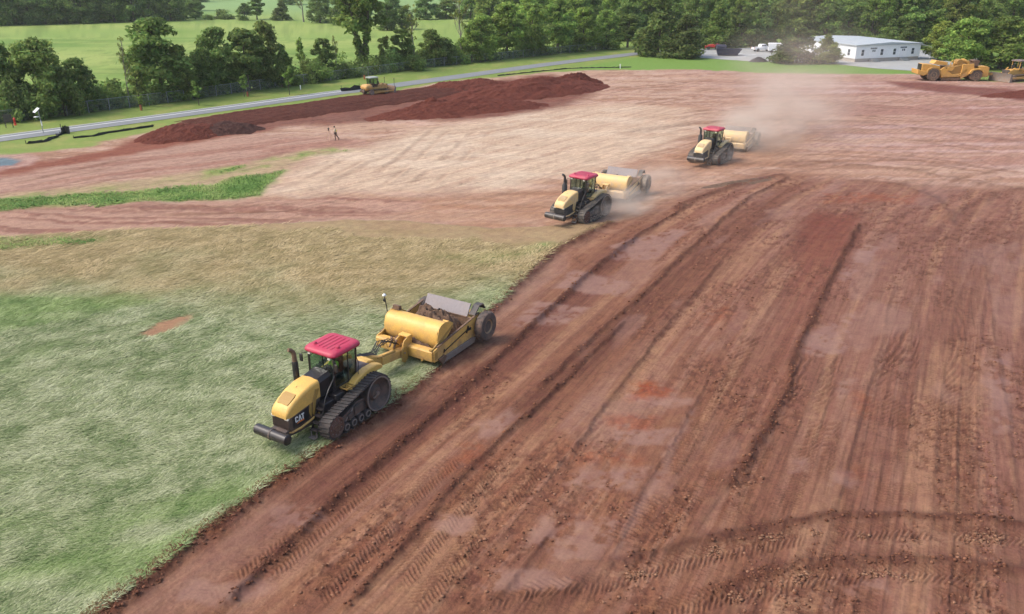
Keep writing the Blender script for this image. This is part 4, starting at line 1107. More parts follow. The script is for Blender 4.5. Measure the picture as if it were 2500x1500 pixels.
tree("bare_tree", "bare0", (-144.77, 358.72, 10.59, 5.14), 'olive', "pale bare tree against the dark far treeline", "tree", FAR)
for k, (t_, key, tint, lab) in enumerate([
        ((-132.00, 355.82, 8.46, 4.76), 'broad1', 'mid', "green tree at the right end of the far treeline"), ((-124.91, 350.18, 3.01, 2.02), 'bush0', 'fresh', "small round bush alone at the pasture's far edge"),
        ((-120.55, 355.82, 4.97, 4.77), 'bush1', 'dark', "dark spreading bush at the pasture's far edge"), ((-108.58, 347.42, 6.57, 3.66), 'round0', 'mid', "small leafy tree before the distant pale field"),
        ((-105.53, 352.98, 8.55, 4.05), 'tall1', 'fresh', "slim pale green tree before the distant pale field"), ((-131.28, 412.12, 2.22, 1.97), 'bush2', 'mid', "tiny bush on the distant pale field"),
        ((-93.55, 347.42, 7.81, 4.32), 'conifer1', 'cedar', "dark evergreen clump left of the thick bare trunk"), ((-82.33, 336.79, 14.13, 5.46), 'bare0', 'olive', "thick bare-trunked tree on the pasture's far edge"),
        ((-74.73, 331.72, 10.13, 5.71), 'round2', 'dark', "dark round-crowned tree right of the thick bare trunk"), ((-64.23, 317.34, 11.68, 4.55), 'broad0', 'dark', "dark tree left of the tall forked crown"),
        ((-42.87, 291.96, 8.71, 5.05), 'round1', 'dark', "dark low-crowned tree standing in the pasture"), ((-37.15, 295.91, 7.50, 3.70), 'broad3', 'mid', "green tree behind the grey leafless crown"),
        ((-35.63, 352.98, 8.87, 5.74), 'broad2', 'far', "bluish green tree beyond the narrow end of the pasture"), ((-27.58, 358.72, 8.05, 5.83), 'round0', 'mid', "leafy tree behind the pale-trunked forked tree"),
        ((-16.45, 342.03, 9.52, 6.22), 'broad1', 'fresh', "light tree at the pasture's right end"), ((-50.79, 364.64, 9.15, 5.23), 'broad0', 'far', "hazy tree behind the low-crowned pasture tree"), ((-63.77, 358.72, 9.96, 5.83), 'broad3', 'far', "hazy tree half hidden by the tall forked crown")]):
    tree("pasture_tree", key, t_, tint, lab, "tree", "trees round the pasture")
for k in range(16):
    yb = trnd.uniform(-6, 12); xx = 430 + k * 48 + trnd.uniform(-12, 12)
    if 505 < xx < 700 and yb > 0: yb = -6
    dn = 20.0 / (0.92098 * (yb + 80.0)); X_ = (xx - 1250) * dn; Y_ = dn * (1807.0 - (yb - 750) * 0.38959)
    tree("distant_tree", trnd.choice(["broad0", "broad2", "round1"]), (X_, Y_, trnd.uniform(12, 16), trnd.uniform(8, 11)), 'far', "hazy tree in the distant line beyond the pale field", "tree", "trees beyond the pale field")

# undergrowth along the fence and below the woods
ub = []
urnd = random.Random(5)
FEN = [(-71.1, 112.2), (-54.9, 130.9), (-44.5, 146.0), (-14.9, 183.5), (-4.7, 193.2), (5.2, 203.4), (17.0, 214.6), (26.4, 223.0)]
for a, b in zip([(-95.0, 85.0)] + FEN[:-1], FEN):
    L_ = math.hypot(b[0] - a[0], b[1] - a[1])
    dx, dy = (b[0] - a[0]) / L_, (b[1] - a[1]) / L_
    for k in range(int(L_ * 5.0)):
        t = urnd.random() * L_; o_ = 0.7 + 5.5 * urnd.random() ** 1.5
        r_ = urnd.uniform(0.4, 1.5)
        ub.append((a[0] + dx * t - dy * o_, a[1] + dy * t + dx * o_, r_ * urnd.uniform(0.3, 1.1) * (2.0 if (o_ > 2.2 and a[0] < -40) else 1.0), r_, r_, r_ * 0.9))
um = leaves_mesh("undergrowth", ub, 46000, 0.26, 9, tone=0.45)
um.materials.append(leaf_mat)
uo = link_mesh("undergrowth", um); uo.color = (0.85, 0.9, 0.85, 1)
tag(uo, "tangled weeds and low growth along the foot of the fence", "undergrowth", None, "stuff")
ub = []
for _ in range(420):
    xx = urnd.uniform(1150, 2650); yb = urnd.choice([100, 84, 60, 40]) + urnd.uniform(-4, 4)
    if 1690 < xx < 1900 and yb > 95: continue
    if 1930 < xx < 2330 and yb > 95: continue
    dn = 20.0 / (0.92098 * (yb + 80.0)); r_ = urnd.uniform(1.2, 2.6)
    ub.append(((xx - 1250) * dn, dn * (1807.0 - (yb - 750) * 0.38959), r_ * 0.6, r_, r_, r_))
for _ in range(160):
    xx = urnd.uniform(-60, 480); yb = 62 - 14 * xx / 480 + urnd.uniform(-3, 1)
    dn = 20.0 / (0.92098 * (yb + 80.0)); r_ = urnd.uniform(1.2, 2.4)
    ub.append(((xx - 1250) * dn, dn * (1807.0 - (yb - 750) * 0.38959), r_ * 0.5, r_, r_, r_))
um = leaves_mesh("understory", ub, 26000, 0.55, 19, tone=0.35)
um.materials.append(leaf_mat)
uo = link_mesh("understory", um); uo.color = (0.6, 0.65, 0.62, 1)
tag(uo, "shrub layer under the woods", "undergrowth", None, "stuff")

# ================================================================== materials of the machines
def machine_mats(tag_, dust, yellow, dust_col, roofc=(0.42, 0.018, 0.06)):
    d = dust
    return dict(
        yellow=paint("yellow_paint_" + tag_, yellow, 0.46, dirt=0.32 + d, dirt_col=dust_col, low=0.6, var=0.08),
        ochre=paint("ochre_panel_" + tag_, (yellow[0] * 0.50, yellow[1] * 0.50, yellow[2] * 0.5), 0.6, dirt=0.2 + d, dirt_col=dust_col, var=0.06),
        red=paint("roof_red_" + tag_, roofc, 0.48, dirt=0.26 + d * 0.8, dirt_col=(0.42, 0.20, 0.20), var=0.10, scale=2.2),
        black=paint("black_paint_" + tag_, (0.016, 0.016, 0.019), 0.36, dirt=0.06 + d * 0.2, dirt_col=dust_col, low=0.06, var=0.15),
        rubber=paint("belt_rubber_" + tag_, (0.030, 0.031, 0.033), 0.7, dirt=0.14 + d * 0.3, dirt_col=dust_col, low=0.14, var=0.2, scale=3.0, bump=0.2),
        frame=paint("frame_grey_" + tag_, (0.04, 0.039, 0.040), 0.6, dirt=0.28 + d * 0.5, dirt_col=dust_col, low=0.3, var=0.2),
        steel=paint("worn_steel_" + tag_, (0.24, 0.225, 0.21), 0.5, metal=0.4, dirt=0.4 + d * 0.5, dirt_col=dust_col, low=0.3),
        brown=paint("grille_brown_" + tag_, (0.085, 0.060, 0.048) if d < 0.2 else (0.03, 0.031, 0.034), 0.55, dirt=0.2 + d * 0.1, dirt_col=dust_col, var=0.1),
        rust=paint("rusty_hub_" + tag_, (0.13, 0.065, 0.045), 0.8, dirt=0.5, dirt_col=(0.20, 0.12, 0.09), var=0.3, scale=8.0, bump=0.4),
        deck=paint("deck_" + tag_, (0.17, 0.135, 0.125), 0.75, dirt=0.5, dirt_col=dust_col, var=0.1),
        tyre=paint("tyre_" + tag_, (0.055, 0.052, 0.050), 0.85, dirt=0.55 + d, dirt_col=dust_col, var=0.2, bump=0.2, low=0.3),
        rim=paint("rim_" + tag_, (0.34, 0.22, 0.12), 0.7, dirt=0.5 + d, dirt_col=dust_col, var=0.15),
        grate=paint("gate_steel_" + tag_, (0.17, 0.155, 0.165), 0.5, metal=0.25, dirt=0.35 + d, dirt_col=(0.34, 0.26, 0.20), var=0.08, scale=1.0),
        muddy=paint("muddy_metal_" + tag_, (0.12, 0.075, 0.045), 0.8, dirt=0.6, dirt_col=SOIL, var=0.3, scale=5.0, bump=0.3),
    )
glass, nt, bs = new_mat("tinted_cab_glass")
out = nt.nodes["Material Output"]
tr_ = N(nt, "ShaderNodeBsdfTransparent"); tr_.inputs["Color"].default_value = (0.74, 0.82, 0.78, 1)
gl_ = N(nt, "ShaderNodeBsdfGlossy"); gl_.inputs["Roughness"].default_value = 0.04
lw_ = N(nt, "ShaderNodeLayerWeight"); lw_.inputs["Blend"].default_value = 0.5
fr_ = N(nt, "ShaderNodeMapRange"); fr_.inputs["From Min"].default_value = 0.35; fr_.inputs["From Max"].default_value = 1.0; fr_.inputs["To Min"].default_value = 0.05; fr_.inputs["To Max"].default_value = 0.5
nt.links.new(lw_.outputs["Facing"], fr_.inputs["Value"])
ms_ = N(nt, "ShaderNodeMixShader")
nt.links.new(fr_.outputs[0], ms_.inputs[0]); nt.links.new(tr_.outputs[0], ms_.inputs[1]); nt.links.new(gl_.outputs[0], ms_.inputs[2]); nt.links.new(ms_.outputs[0], out.inputs["Surface"])
white_plain = paint("white_plastic", (0.75, 0.76, 0.74), 0.45, dirt=0.1)
orange_plain = paint("orange_mark", (0.70, 0.19, 0.04), 0.6, dirt=0.1)
lamp_plain = paint("lamp_glass", (0.62, 0.60, 0.52), 0.2, dirt=0.15)

def rring(x0, x1, y0, y1, z, r, n=5):
    """rounded rectangle ring at height z"""
    pts = []
    for cx, cy_, a0 in ((x1 - r, y1 - r, 0), (x0 + r, y1 - r, 90), (x0 + r, y0 + r, 180), (x1 - r, y0 + r, 270)):
        for k in range(n):
            a = R(a0 + 90 * k / (n - 1))
            pts.append((cx + r * math.cos(a), cy_ + r * math.sin(a), z))
    return pts

def belt_path(c1, r1, c2, r2, off=0.0, step=0.13):
    """outer path of a belt round a rear wheel (c1) and a front idler (c2), tangents top and bottom; returns points and tangents, clockwise from the rear top"""
    dx, dz = c2[0] - c1[0], c2[1] - c1[1]
    D = math.hypot(dx, dz); base = math.atan2(dz, dx)
    R1, R2 = r1 + off, r2 + off
    al = math.acos((R1 - R2) / D)
    a_top, a_bot = base + al, base - al
    pts = []
    def arc(c, r, a0, a1):
        n = max(3, int(abs(a1 - a0) * r / step))
        for k in range(n + 1):
            a = a0 + (a1 - a0) * k / n
            pts.append((c[0] + r * math.cos(a), c[1] + r * math.sin(a)))
    def line(p, q):
        n = max(2, int(math.hypot(q[0] - p[0], q[1] - p[1]) / step))
        for k in range(1, n):
            pts.append((p[0] + (q[0] - p[0]) * k / n, p[1] + (q[1] - p[1]) * k / n))
    P = lambda c, r, a: (c[0] + r * math.cos(a), c[1] + r * math.sin(a))
    line(P(c1, R1, a_top), P(c2, R2, a_top)); arc(c2, R2, a_top, a_bot)
    line(P(c2, R2, a_bot), P(c1, R1, a_bot)); arc(c1, R1, a_bot, a_top - 2 * math.pi)
    return pts

def letters_cat(o_parent, y, x_front, z0, hgt, mat_w, mat_o):
    """CAT with the wedge under the A; reads from the machine's left side (+y), running towards the rear"""
    s = hgt
    def put(name, prof, m):
        pr = [(x_front - px * s, z0 + pz * s) for px, pz in prof]
        MB().prism(pr, y, y + 0.012).build(name, m, o_parent)
    put("letter", [(0.62, 0.30), (0.62, 0.12), (0.48, 0.0), (0.14, 0.0), (0.0, 0.14), (0.0, 0.86), (0.14, 1.0), (0.48, 1.0), (0.62, 0.86), (0.62, 0.68), (0.42, 0.68), (0.42, 0.80), (0.20, 0.80), (0.20, 0.20), (0.42, 0.20), (0.42, 0.30)], mat_w)
    put("letter", [(0.70, 0.0), (0.94, 1.0), (1.16, 1.0), (1.40, 0.0), (1.20, 0.0), (1.05, 0.72), (0.90, 0.0)], mat_w)
    put("letter", [(1.62, 0.0), (1.62, 0.80), (1.42, 0.80), (1.42, 1.0), (2.02, 1.0), (2.02, 0.80), (1.82, 0.80), (1.82, 0.0)], mat_w)
    put("wedge", [(0.2, -0.28), (1.9, -0.28), (1.9, -0.06), (1.05, 0.02)], mat_o)

def make_tractor(loc, heading, M, label, near):
    root = empty("tracked_tractor", loc, R(heading), label, "tractor", "tracked tractors pulling scrapers")
    root.scale = (1.0, 1.0, 1.05)
    B = lambda n, mb, m, p=root, **k: mb.build(n, m, p, **k)
    # --- undercarriage, both sides
    c1, r1, c2, r2 = (-1.51, 0.95), 0.90, (1.42, 0.58), 0.55
    path = belt_path(c1, r1, c2, r2, 0.0, 0.10)
    inner = belt_path(c1, r1, c2, r2, -0.05, 0.10)
    for sd in (1, -1):
        y0, y1 = (1.13, 1.75) if sd > 0 else (-1.75, -1.13)
        n = min(len(path), len(inner))
        mb = MB()
        rings = []
        def resample(pth, cnt):
            L_ = [0.0]
            pc = pth + [pth[0]]
            for a, b in zip(pc[:-1], pc[1:]): L_.append(L_[-1] + math.hypot(b[0] - a[0], b[1] - a[1]))
            res = []
            for k in range(cnt):
                t = L_[-1] * k / cnt; i = 0
                while L_[i + 1] < t: i += 1
                f_ = (t - L_[i]) / (L_[i + 1] - L_[i])
                a, b = pc[i], pc[i + 1]
                d_ = (b[0] - a[0], b[1] - a[1]); l_ = math.hypot(*d_)
                res.append((a[0] + d_[0] * f_, a[1] + d_[1] * f_, d_[0] / l_, d_[1] / l_))
            return res
        cnt = 96
        po = resample(path, cnt)
        for (px_, pz_, tx_, tz_) in po + [po[0]]:
            nx_, nz_ = -tz_, tx_          # outward for this winding
            qx, qz = px_ - nx_ * 0.05, pz_ - nz_ * 0.05
            rings.append([(px_, y0, pz_), (px_, y1, pz_), (qx, y1, qz), (qx, y0, qz)])
        mb.loft(rings, cap=False)
        belt = B("track_belt", mb, M['rubber'])
        lug = MB().box((0, 0, 0.02), (0.062, (y1 - y0) * 0.99, 0.055)).mesh("lug")
        lug.materials.append(M['rubber'])
        pl = resample(path, 50)
        if near and sd > 0:
            for (px_, pz_, tx_, tz_) in pl:
                o = link_mesh("lug", lug, None, belt)
                zz = Vector((-tz_, 0, tx_)); xx_ = Vector((tx_, 0, tz_)); yy = zz.cross(xx_)
                mt = Matrix((xx_, yy, zz)).transposed()
                o.matrix_local = Matrix.Translation((px_, (y0 + y1) / 2, pz_)) @ mt.to_4x4() @ Matrix.Rotation(R(9), 4, 'Z')
        else:
            lm = MB()
            for (px_, pz_, tx_, tz_) in pl:
                zz = Vector((-tz_, 0, tx_)); xx_ = Vector((tx_, 0, tz_)); yy = zz.cross(xx_)
                mt = Matrix.Translation((px_, (y0 + y1) / 2, pz_)) @ Matrix((xx_, yy, zz)).transposed().to_4x4()
                tmp = MB().box((0, 0, 0.02), (0.062, (y1 - y0) * 0.99, 0.055))
                lm.add(tmp.v, tmp.f, mt)
            lo = lm.build("tread_lugs", M['rubber'], belt); lo["kind"] = "stuff"
        so = sd
        def yy_(v): return so * (v - 0.25 if v > 1.39 else v)
        w = MB().lathe([(0.30, yy_(1.45)), (0.83, yy_(1.45)), (0.845, yy_(1.99)), (0.78, yy_(1.985)), (0.74, yy_(1.88)), (0.40, yy_(1.72)), (0.30, yy_(1.84)), (0.12, yy_(1.86)), (0.02, yy_(1.86))], (c1[0], 0, c1[1]), 'y', 36)
        wh = B("drive_wheel", w, M['frame'], smooth=35)
        ring = MB().ring([(0.775, yy_(1.985)), (0.845, yy_(1.985)), (0.845, yy_(2.012)), (0.775, yy_(2.012))], (c1[0], 0, c1[1]), 'y', 36)
        ring.build("rim_ring", M['steel'], wh, smooth=35)
        MB().cyl((c1[0], yy_(1.8), c1[1]), (c1[0], yy_(1.95), c1[1]), 0.10, 12).build("hub", M['steel'], wh, smooth=40)
        MB().bar((c1[0] - 0.05, yy_(1.93), c1[1]), (c1[0] + 0.32, yy_(1.93), c1[1] - 0.12), 0.05, 0.06).build("hub_bar", M['steel'], wh)
        iw = MB().lathe([(0.2, yy_(1.42)), (0.49, yy_(1.42)), (0.50, yy_(1.96)), (0.44, yy_(1.985)), (0.40, yy_(1.92)), (0.26, yy_(1.93)), (0.22, yy_(1.98)), (0.05, yy_(1.99))], (c2[0], 0, c2[1]), 'y', 28)
        io = B("front_idler", iw, M['rust'], smooth=35)
        MB().ring([(0.10, yy_(1.98)), (0.15, yy_(1.98)), (0.15, yy_(2.03)), (0.10, yy_(2.03))], (c2[0], 0, c2[1]), 'y', 14).build("hub_ring", M['muddy'], io)
        if sd > 0:
            for k in range(9):
                a = 2 * math.pi * k / 9
                p = (c2[0] + 0.34 * math.cos(a), 0, c2[1] + 0.34 * math.sin(a))
                MB().cyl((p[0], yy_(1.9), p[2]), (p[0], yy_(1.955), p[2]), 0.03, 6).build("bolt", M['steel'], io)
        for xr in (0.75, 0.26, -0.23, -0.72):
            ro = B("road_roller", MB().lathe([(0.05, yy_(1.42)), (0.215, yy_(1.42)), (0.22, yy_(1.93)), (0.14, yy_(1.95)), (0.12, yy_(1.90)), (0.03, yy_(1.90))], (xr, 0, 0.275), 'y', 20), M['rubber'], smooth=35)
            MB().ring([(0.115, yy_(1.94)), (0.165, yy_(1.94)), (0.165, yy_(1.972)), (0.115, yy_(1.972))], (xr, 0, 0.275), 'y', 18).build("roller_ring", M['steel'], ro, smooth=35)
        B("track_frame", MB().prism([(-0.95, 0.45), (-0.75, 1.05), (-0.2, 1.12), (0.55, 0.86), (1.05, 0.7), (1.1, 0.42)], yy_(1.45), yy_(1.80)).bb(-0.5, 0.1, yy_(1.8) if sd > 0 else -1.63, yy_(1.88) if sd > 0 else -1.55, 0.55, 0.98).box((0.36, yy_(1.82), 0.62), (0.34, 0.12, 0.3), (0, 0.3, 0)), M['frame'], bevel=0.03)
        if sd > 0:
            B("suspension_arm", MB().tube([(0.12, 1.51, 0.92), (0.32, 1.53, 0.72), (0.52, 1.53, 0.66), (0.68, 1.51, 0.46)], 0.055, 8).tube([(-0.45, 1.55, 0.85), (-0.3, 1.57, 0.6), (-0.12, 1.55, 0.42)], 0.05, 8), M['steel'], smooth=40)
        B("axle", MB().cyl((c1[0], yy_(0.5), c1[1]), (c1[0], yy_(1.5), c1[1]), 0.22, 14), M['frame'], smooth=40)
        B("cross_beam", MB().bb(0.2, 0.55, yy_(0.4), yy_(1.46), 0.58, 0.82), M['frame'], bevel=0.02)
    # --- chassis
    B("chassis", MB().prism([(-2.5, 0.75), (-2.5, 1.35), (-1.2, 1.5), (1.1, 1.35), (2.6, 0.95), (3.5, 0.86), (3.5, 0.62), (2.4, 0.5), (0.8, 0.52), (-1.6, 0.6)], -0.46, 0.46), M['frame'], bevel=0.03)
    # --- grille housing and hood
    hs_ = [(1.12, .55, 1.66, 2.46), (1.65, .56, 1.62, 2.42), (2.2, .555, 1.56, 2.28), (2.65, .54, 1.49, 2.08), (2.97, .52, 1.44, 1.89), (3.12, .49, 1.43, 1.74), (3.18, .45, 1.43, 1.60)]
    rings = []
    for (hx, w, zb, zt) in hs_:
        r_ = min(0.17, (zt - zb) * 0.62)
        rg = [(hx, -w, zb), (hx, -w, zt - r_)]
        for k in range(1, 6):
            a = R(180 - 90 * k / 5); rg.append((hx, -w + r_ + r_ * math.cos(a), zt - r_ + r_ * math.sin(a)))
        rg.append((hx, 0, zt + 0.025))
        for k in range(0, 5):
            a = R(90 - 90 * k / 5); rg.append((hx, w - r_ + r_ * math.cos(a), zt - r_ + r_ * math.sin(a)))
        rg += [(hx, w, zt - r_), (hx, w, zb)]
        rings.append(rg)
    hood = B("hood", MB().loft(rings, cap=True), M['yellow'], smooth=38)
    # anti-glare panel following the hood slope
    pr_ = []
    for (px_, w, zz) in ((2.36, .31, 2.252), (2.52, .35, 2.185), (2.74, .35, 2.072), (2.90, .31, 1.972)):
        pr_.append([(px_, -w, zz), (px_, w, zz), (px_, w, zz - 0.04), (px_, -w, zz - 0.04)])
    MB().loft(pr_).build("glare_panel", M['ochre'], hood)
    MB().box((1.98, 0.0, 2.36), (0.10, 0.022, 0.02), (0, 0.2, 0)).build("hood_latch", M['black'], hood)
    gr = B("grille", MB().prism([(1.15, 0.84), (3.05, 0.80), (3.13, 0.95), (3.11, 1.44), (1.15, 1.68)], -0.535, 0.535), M['brown'], bevel=0.04)
    for k in range(15):
        yk = -0.47 + 0.94 * k / 14
        MB().bar((3.145, yk, 0.90), (3.128, yk, 1.40), 0.014, 0.016).build("grille_bar", M['brown'], gr)
    MB().bb(3.06, 3.16, -0.20, 0.16, 1.395, 1.47).build("grille_badge", M['black'], gr)
    for yk in (0.40, -0.42):
        MB().bb(3.02, 3.165, yk - 0.12, yk + 0.12, 1.37, 1.455).build("headlight", lamp_plain, gr, bevel=0.02)
    if near:
        pn = MB().prism([(1.93, 0.92), (2.90, 0.90), (2.90, 1.40), (1.93, 1.52)], 0.536, 0.548).build("side_panel", M['black'], gr)
        em = pn
        letters_cat(gr, 0.55, 2.76, 1.12, 0.27, white_plain, orange_plain)
    # yellow swoosh strips beside the hood and the lower rail
    for sd in (1, -1):
        ys = (0.54, 0.59) if sd > 0 else (-0.59, -0.54)
        B("side_strip", MB().prism([(1.18, 2.10), (1.42, 2.16), (1.62, 1.75), (1.72, 1.1), (1.62, 0.92), (1.56, 1.2), (1.40, 1.72)], *ys), M['ochre'] if near else M['yellow'], bevel=0.015)
        B("side_strip", MB().prism([(1.72, 1.62), (1.84, 1.62), (1.92, 1.2), (1.80, 0.95), (1.76, 1.2)], *ys), M['ochre'] if near else M['yellow'], bevel=0.015)
        B("lower_rail", MB().tube([(1.35, sd * 0.60, 0.98), (1.9, sd * 0.60, 0.86), (2.5, sd * 0.58, 0.78), (2.98, sd * 0.53, 0.77), (3.15, sd * 0.36, 0.77)], 0.05, 8), M['yellow'], smooth=40)
    B("lower_rail", MB().tube([(3.15, 0.38, 0.77), (3.18, 0, 0.77), (3.15, -0.38, 0.77)], 0.05, 8), M['yellow'], smooth=40)
    B("cowl", MB().loft([[(1.14, y_, z_) for y_, z_ in ((-.54, 1.6), (-.54, 2.3), (-.4, 2.47), (.4, 2.47), (.54, 2.3), (.54, 1.6))], [(0.38, y_, z_) for y_, z_ in ((-.60, 1.6), (-.60, 2.42), (-.42, 2.58), (.42, 2.58), (.60, 2.42), (.60, 1.6))]]), M['black'], smooth=30)
    # --- front ballast roll
    bu = B("front_weight", MB().lathe([(0.06, -0.99), (0.19, -0.985), (0.235, -0.95), (0.24, 0.0), (0.235, 0.95), (0.19, 0.985), (0.06, 0.99)], (3.66, 0, 0.84), 'y', 22), M['black'], smooth=40)
    MB().ring([(0.242, -0.05), (0.256, -0.05), (0.256, 0.05), (0.242, 0.05)], (3.66, 0.0, 0.84), 'y', 22).build("strap", M['frame'], bu, smooth=40)
    MB().bar((3.3, 0.0, 0.72), (3.75, 0.0, 0.64), 0.10, 0.06).build("strap_hook", M['frame'], bu)
    # --- exhaust on the far side
    er = 0.145 if near else 0.23
    ex = B("exhaust", MB().lathe([(0.09, 1.75), (er, 1.80), (er, 3.02 if near else 2.8), (0.12, 3.08 if near else 2.95), (0.10, 3.08)], (1.2, -0.80, 0), 'z', 16), M['black'], smooth=40)
    MB().tube([(1.2, -0.80, 3.05), (1.2, -0.80, 3.38), (1.22, -0.82, 3.52), (1.32, -0.86, 3.64), (1.42, -0.90, 3.68)], [0.115, 0.105, 0.10, 0.095, 0.09], 14).build("exhaust_pipe", M['muddy'] if near else M['black'], ex, smooth=45)
    MB().ring([(er + .002, 2.12), (er + .01, 2.12), (er + .01, 2.17), (er + .002, 2.17)], (1.2, -0.80, 0), 'z', 16).build("clamp", M['frame'], ex)
    # --- cab
    cb = B("cab_base", MB().prism([(-1.12, 1.35), (0.42, 1.35), (0.42, 1.70), (0.30, 1.78), (-1.12, 1.86)], -0.76, 0.76), M['black'], bevel=0.03)
    P = {}
    for nm, xb, xt, yb_, yt_ in (("fl", 0.40, 0.30, 0.74, 0.80), ("fr", 0.40, 0.30, -0.74, -0.80), ("rl", -1.10, -1.16, 0.72, 0.80), ("rr", -1.10, -1.16, -0.72, -0.80), ("ml", -0.52, -0.56, 0.78, 0.84), ("mr", -0.52, -0.56, -0.78, -0.84)):
        P[nm] = (Vector((xb, yb_, 1.72)), Vector((xt, yt_, 3.30)))
        MB().bar(P[nm][0], P[nm][1], 0.085 if nm[0] != 'm' else 0.055, 0.085 if nm[0] != 'm' else 0.055).build("pillar", M['black'], cb)
    def pane(a, b, nm):
        p0, p1, p2, p3 = P[a][0], P[b][0], P[b][1], P[a][1]
        nrm = (p1 - p0).cross(p3 - p0).normalized() * 0.006
        vs = [p0 - nrm, p1 - nrm, p2 - nrm, p3 - nrm, p0 + nrm, p1 + nrm, p2 + nrm, p3 + nrm]
        fs = [(0, 3, 2, 1), (4, 5, 6, 7), (0, 1, 5, 4), (1, 2, 6, 5), (2, 3, 7, 6), (3, 0, 4, 7)]
        return MB().add(vs, fs).build(nm, glass, cb)
    pane("fl", "fr", "windscreen"); pane("fl", "ml", "door_glass"); pane("ml", "rl", "side_glass"); pane("fr", "mr", "door_glass"); pane("mr", "rr", "side_glass"); pane("rl", "rr", "rear_glass")
    for z_ in (1.80, 3.26):
        MB().bar((0.38 if z_ < 2 else 0.30, -0.76, z_), (0.38 if z_ < 2 else 0.30, 0.76, z_), 0.07, 0.07).build("cab_rail", M['black'], cb)
        for sd in (1, -1):
            MB().bar((0.38, sd * 0.76, z_), (-1.12, sd * 0.76, z_), 0.06, 0.07).build("cab_rail", M['black'], cb)
    B("seat", MB().bb(-0.75, -0.2, -0.27, 0.27, 1.86, 2.08).box((-0.76, 0, 2.42), (0.16, 0.52, 0.8), (0, -0.12, 0)), M['black'], bevel=0.05)
    B("console", MB().bb(-0.05, 0.30, -0.25, 0.25, 1.75, 2.25).tube([(0.08, 0, 2.2), (-0.10, 0, 2.42)], 0.03, 6).bb(-0.7, -0.1, -0.62, -0.36, 1.8, 2.25), M['frame'], bevel=0.02)
    B("steering_wheel", MB().tube([(-0.12 + 0.17 * math.cos(a) * 0.45, 0.19 * math.sin(a), 2.44 + 0.17 * math.cos(a) * 0.85) for a in [2 * math.pi * k / 16 for k in range(17)]], 0.016, 6), M['black'])
    x0, x1, y0, y1 = -1.46, 0.52, -0.99, 0.99
    rf = [rring(x0 + .10, x1 - .10, y0 + .10, y1 - .10, 3.27, .22), rring(x0 + .02, x1 - .02, y0 + .02, y1 - .02, 3.31, .27), rring(x0, x1, y0, y1, 3.38, .28), rring(x0 + .03, x1 - .03, y0 + .03, y1 - .03, 3.46, .30), rring(x0 + .10, x1 - .12, y0 + .10, y1 - .10, 3.515, .30), rring(x0 + .26, x1 - .30, y0 + .26, y1 - .26, 3.545, .28)]
    roof = B("roof", MB().loft(rf), M['red'], smooth=50)
    for k in range(5):
        yk = -0.50 + 0.25 * k
        MB().bar((-1.10, yk, 3.552), (0.20, yk, 3.552), 0.05, 0.022).build("roof_rib", M['red'], roof, bevel=0.008)
    for (bx_, by_) in ((0.05, -0.58), (-0.15, 0.66)):
        MB().lathe([(0.09, 3.50), (0.085, 3.60), (0.06, 3.635), (0.02, 3.64)], (bx_, by_, 0), 'z', 12).build("roof_lamp", M['red'], roof, smooth=40)
    for sd in (1, -1):
        mr_ = B("mirror", MB().box((0.52, sd * 1.10, 2.92), (0.06, 0.20, 0.36)), M['black'], bevel=0.02)
        MB().tube([(0.34, sd * 0.80, 3.15), (0.48, sd * 1.05, 3.18), (0.52, sd * 1.10, 3.05)], 0.016, 6).build("mirror_arm", M['black'], mr_)
        B("work_light", MB().box((0.42, sd * 0.62, 3.22), (0.10, 0.16, 0.10)), lamp_plain, bevel=0.01)
    # --- steps, boxes, ladder and rail on the near (left) side; the same shelf on the other
    B("battery_box", MB().bb(0.72, 1.38, 0.60, 1.02, 1.12, 1.50), M['black'], bevel=0.03)
    B("battery_box", MB().bb(0.14, 0.68, 0.70, 1.10, 1.32, 1.64), M['black'], bevel=0.03)
    B("toolbox", MB().bb(0.3, 1.2, -1.0, -0.62, 1.1, 1.5), M['black'], bevel=0.03)
    st = B("platform_step", MB().bb(-0.42, 0.12, 0.80, 0.85, 1.70, 1.76).bb(-0.42, 0.12, 1.22, 1.27, 1.70, 1.76).bb(-0.42, -0.37, 0.85, 1.22, 1.70, 1.76).bb(0.07, 0.12, 0.85, 1.22, 1.70, 1.76).bb(-0.24, -0.21, 0.85, 1.22, 1.715, 1.745).bb(-0.08, -0.05, 0.85, 1.22, 1.715, 1.745), M['ochre'])
    ld = B("ladder", MB().bar((1.36, 0.62, 1.42), (2.02, 0.66, 0.34), 0.06, 0.06).bar((1.36, 1.00, 1.42), (2.02, 1.02, 0.34), 0.06, 0.06), M['black'])
    for k in range(4):
        t = (k + 0.5) / 4
        xx_ = 1.36 + 0.66 * t; zz = 1.42 - 1.08 * t
        MB().bb(xx_ - 0.12, xx_ + 0.12, 0.64, 1.00, zz - 0.018, zz + 0.018).build("step", M['frame'], ld)
    MB().bb(1.95, 2.22, 0.66, 1.04, 0.14, 0.18).bb(2.0, 2.05, 0.66, 0.70, 0.16, 0.4).bb(2.0, 2.05, 1.0, 1.04, 0.16, 0.4).build("step", M['steel'], ld)
    B("handrail", MB().tube([(1.66, 1.08, 0.55), (1.55, 1.08, 1.25), (1.38, 1.08, 1.75), (1.06, 1.04, 2.10), (0.66, 0.94, 2.32), (0.40, 0.82, 2.42)], 0.022, 7), M['black'], smooth=40)
    B("handrail", MB().tube([(-0.9, 0.95, 3.1), (-1.0, 1.05, 2.6), (-0.98, 1.0, 2.0)], 0.018, 6), M['black'], smooth=40)
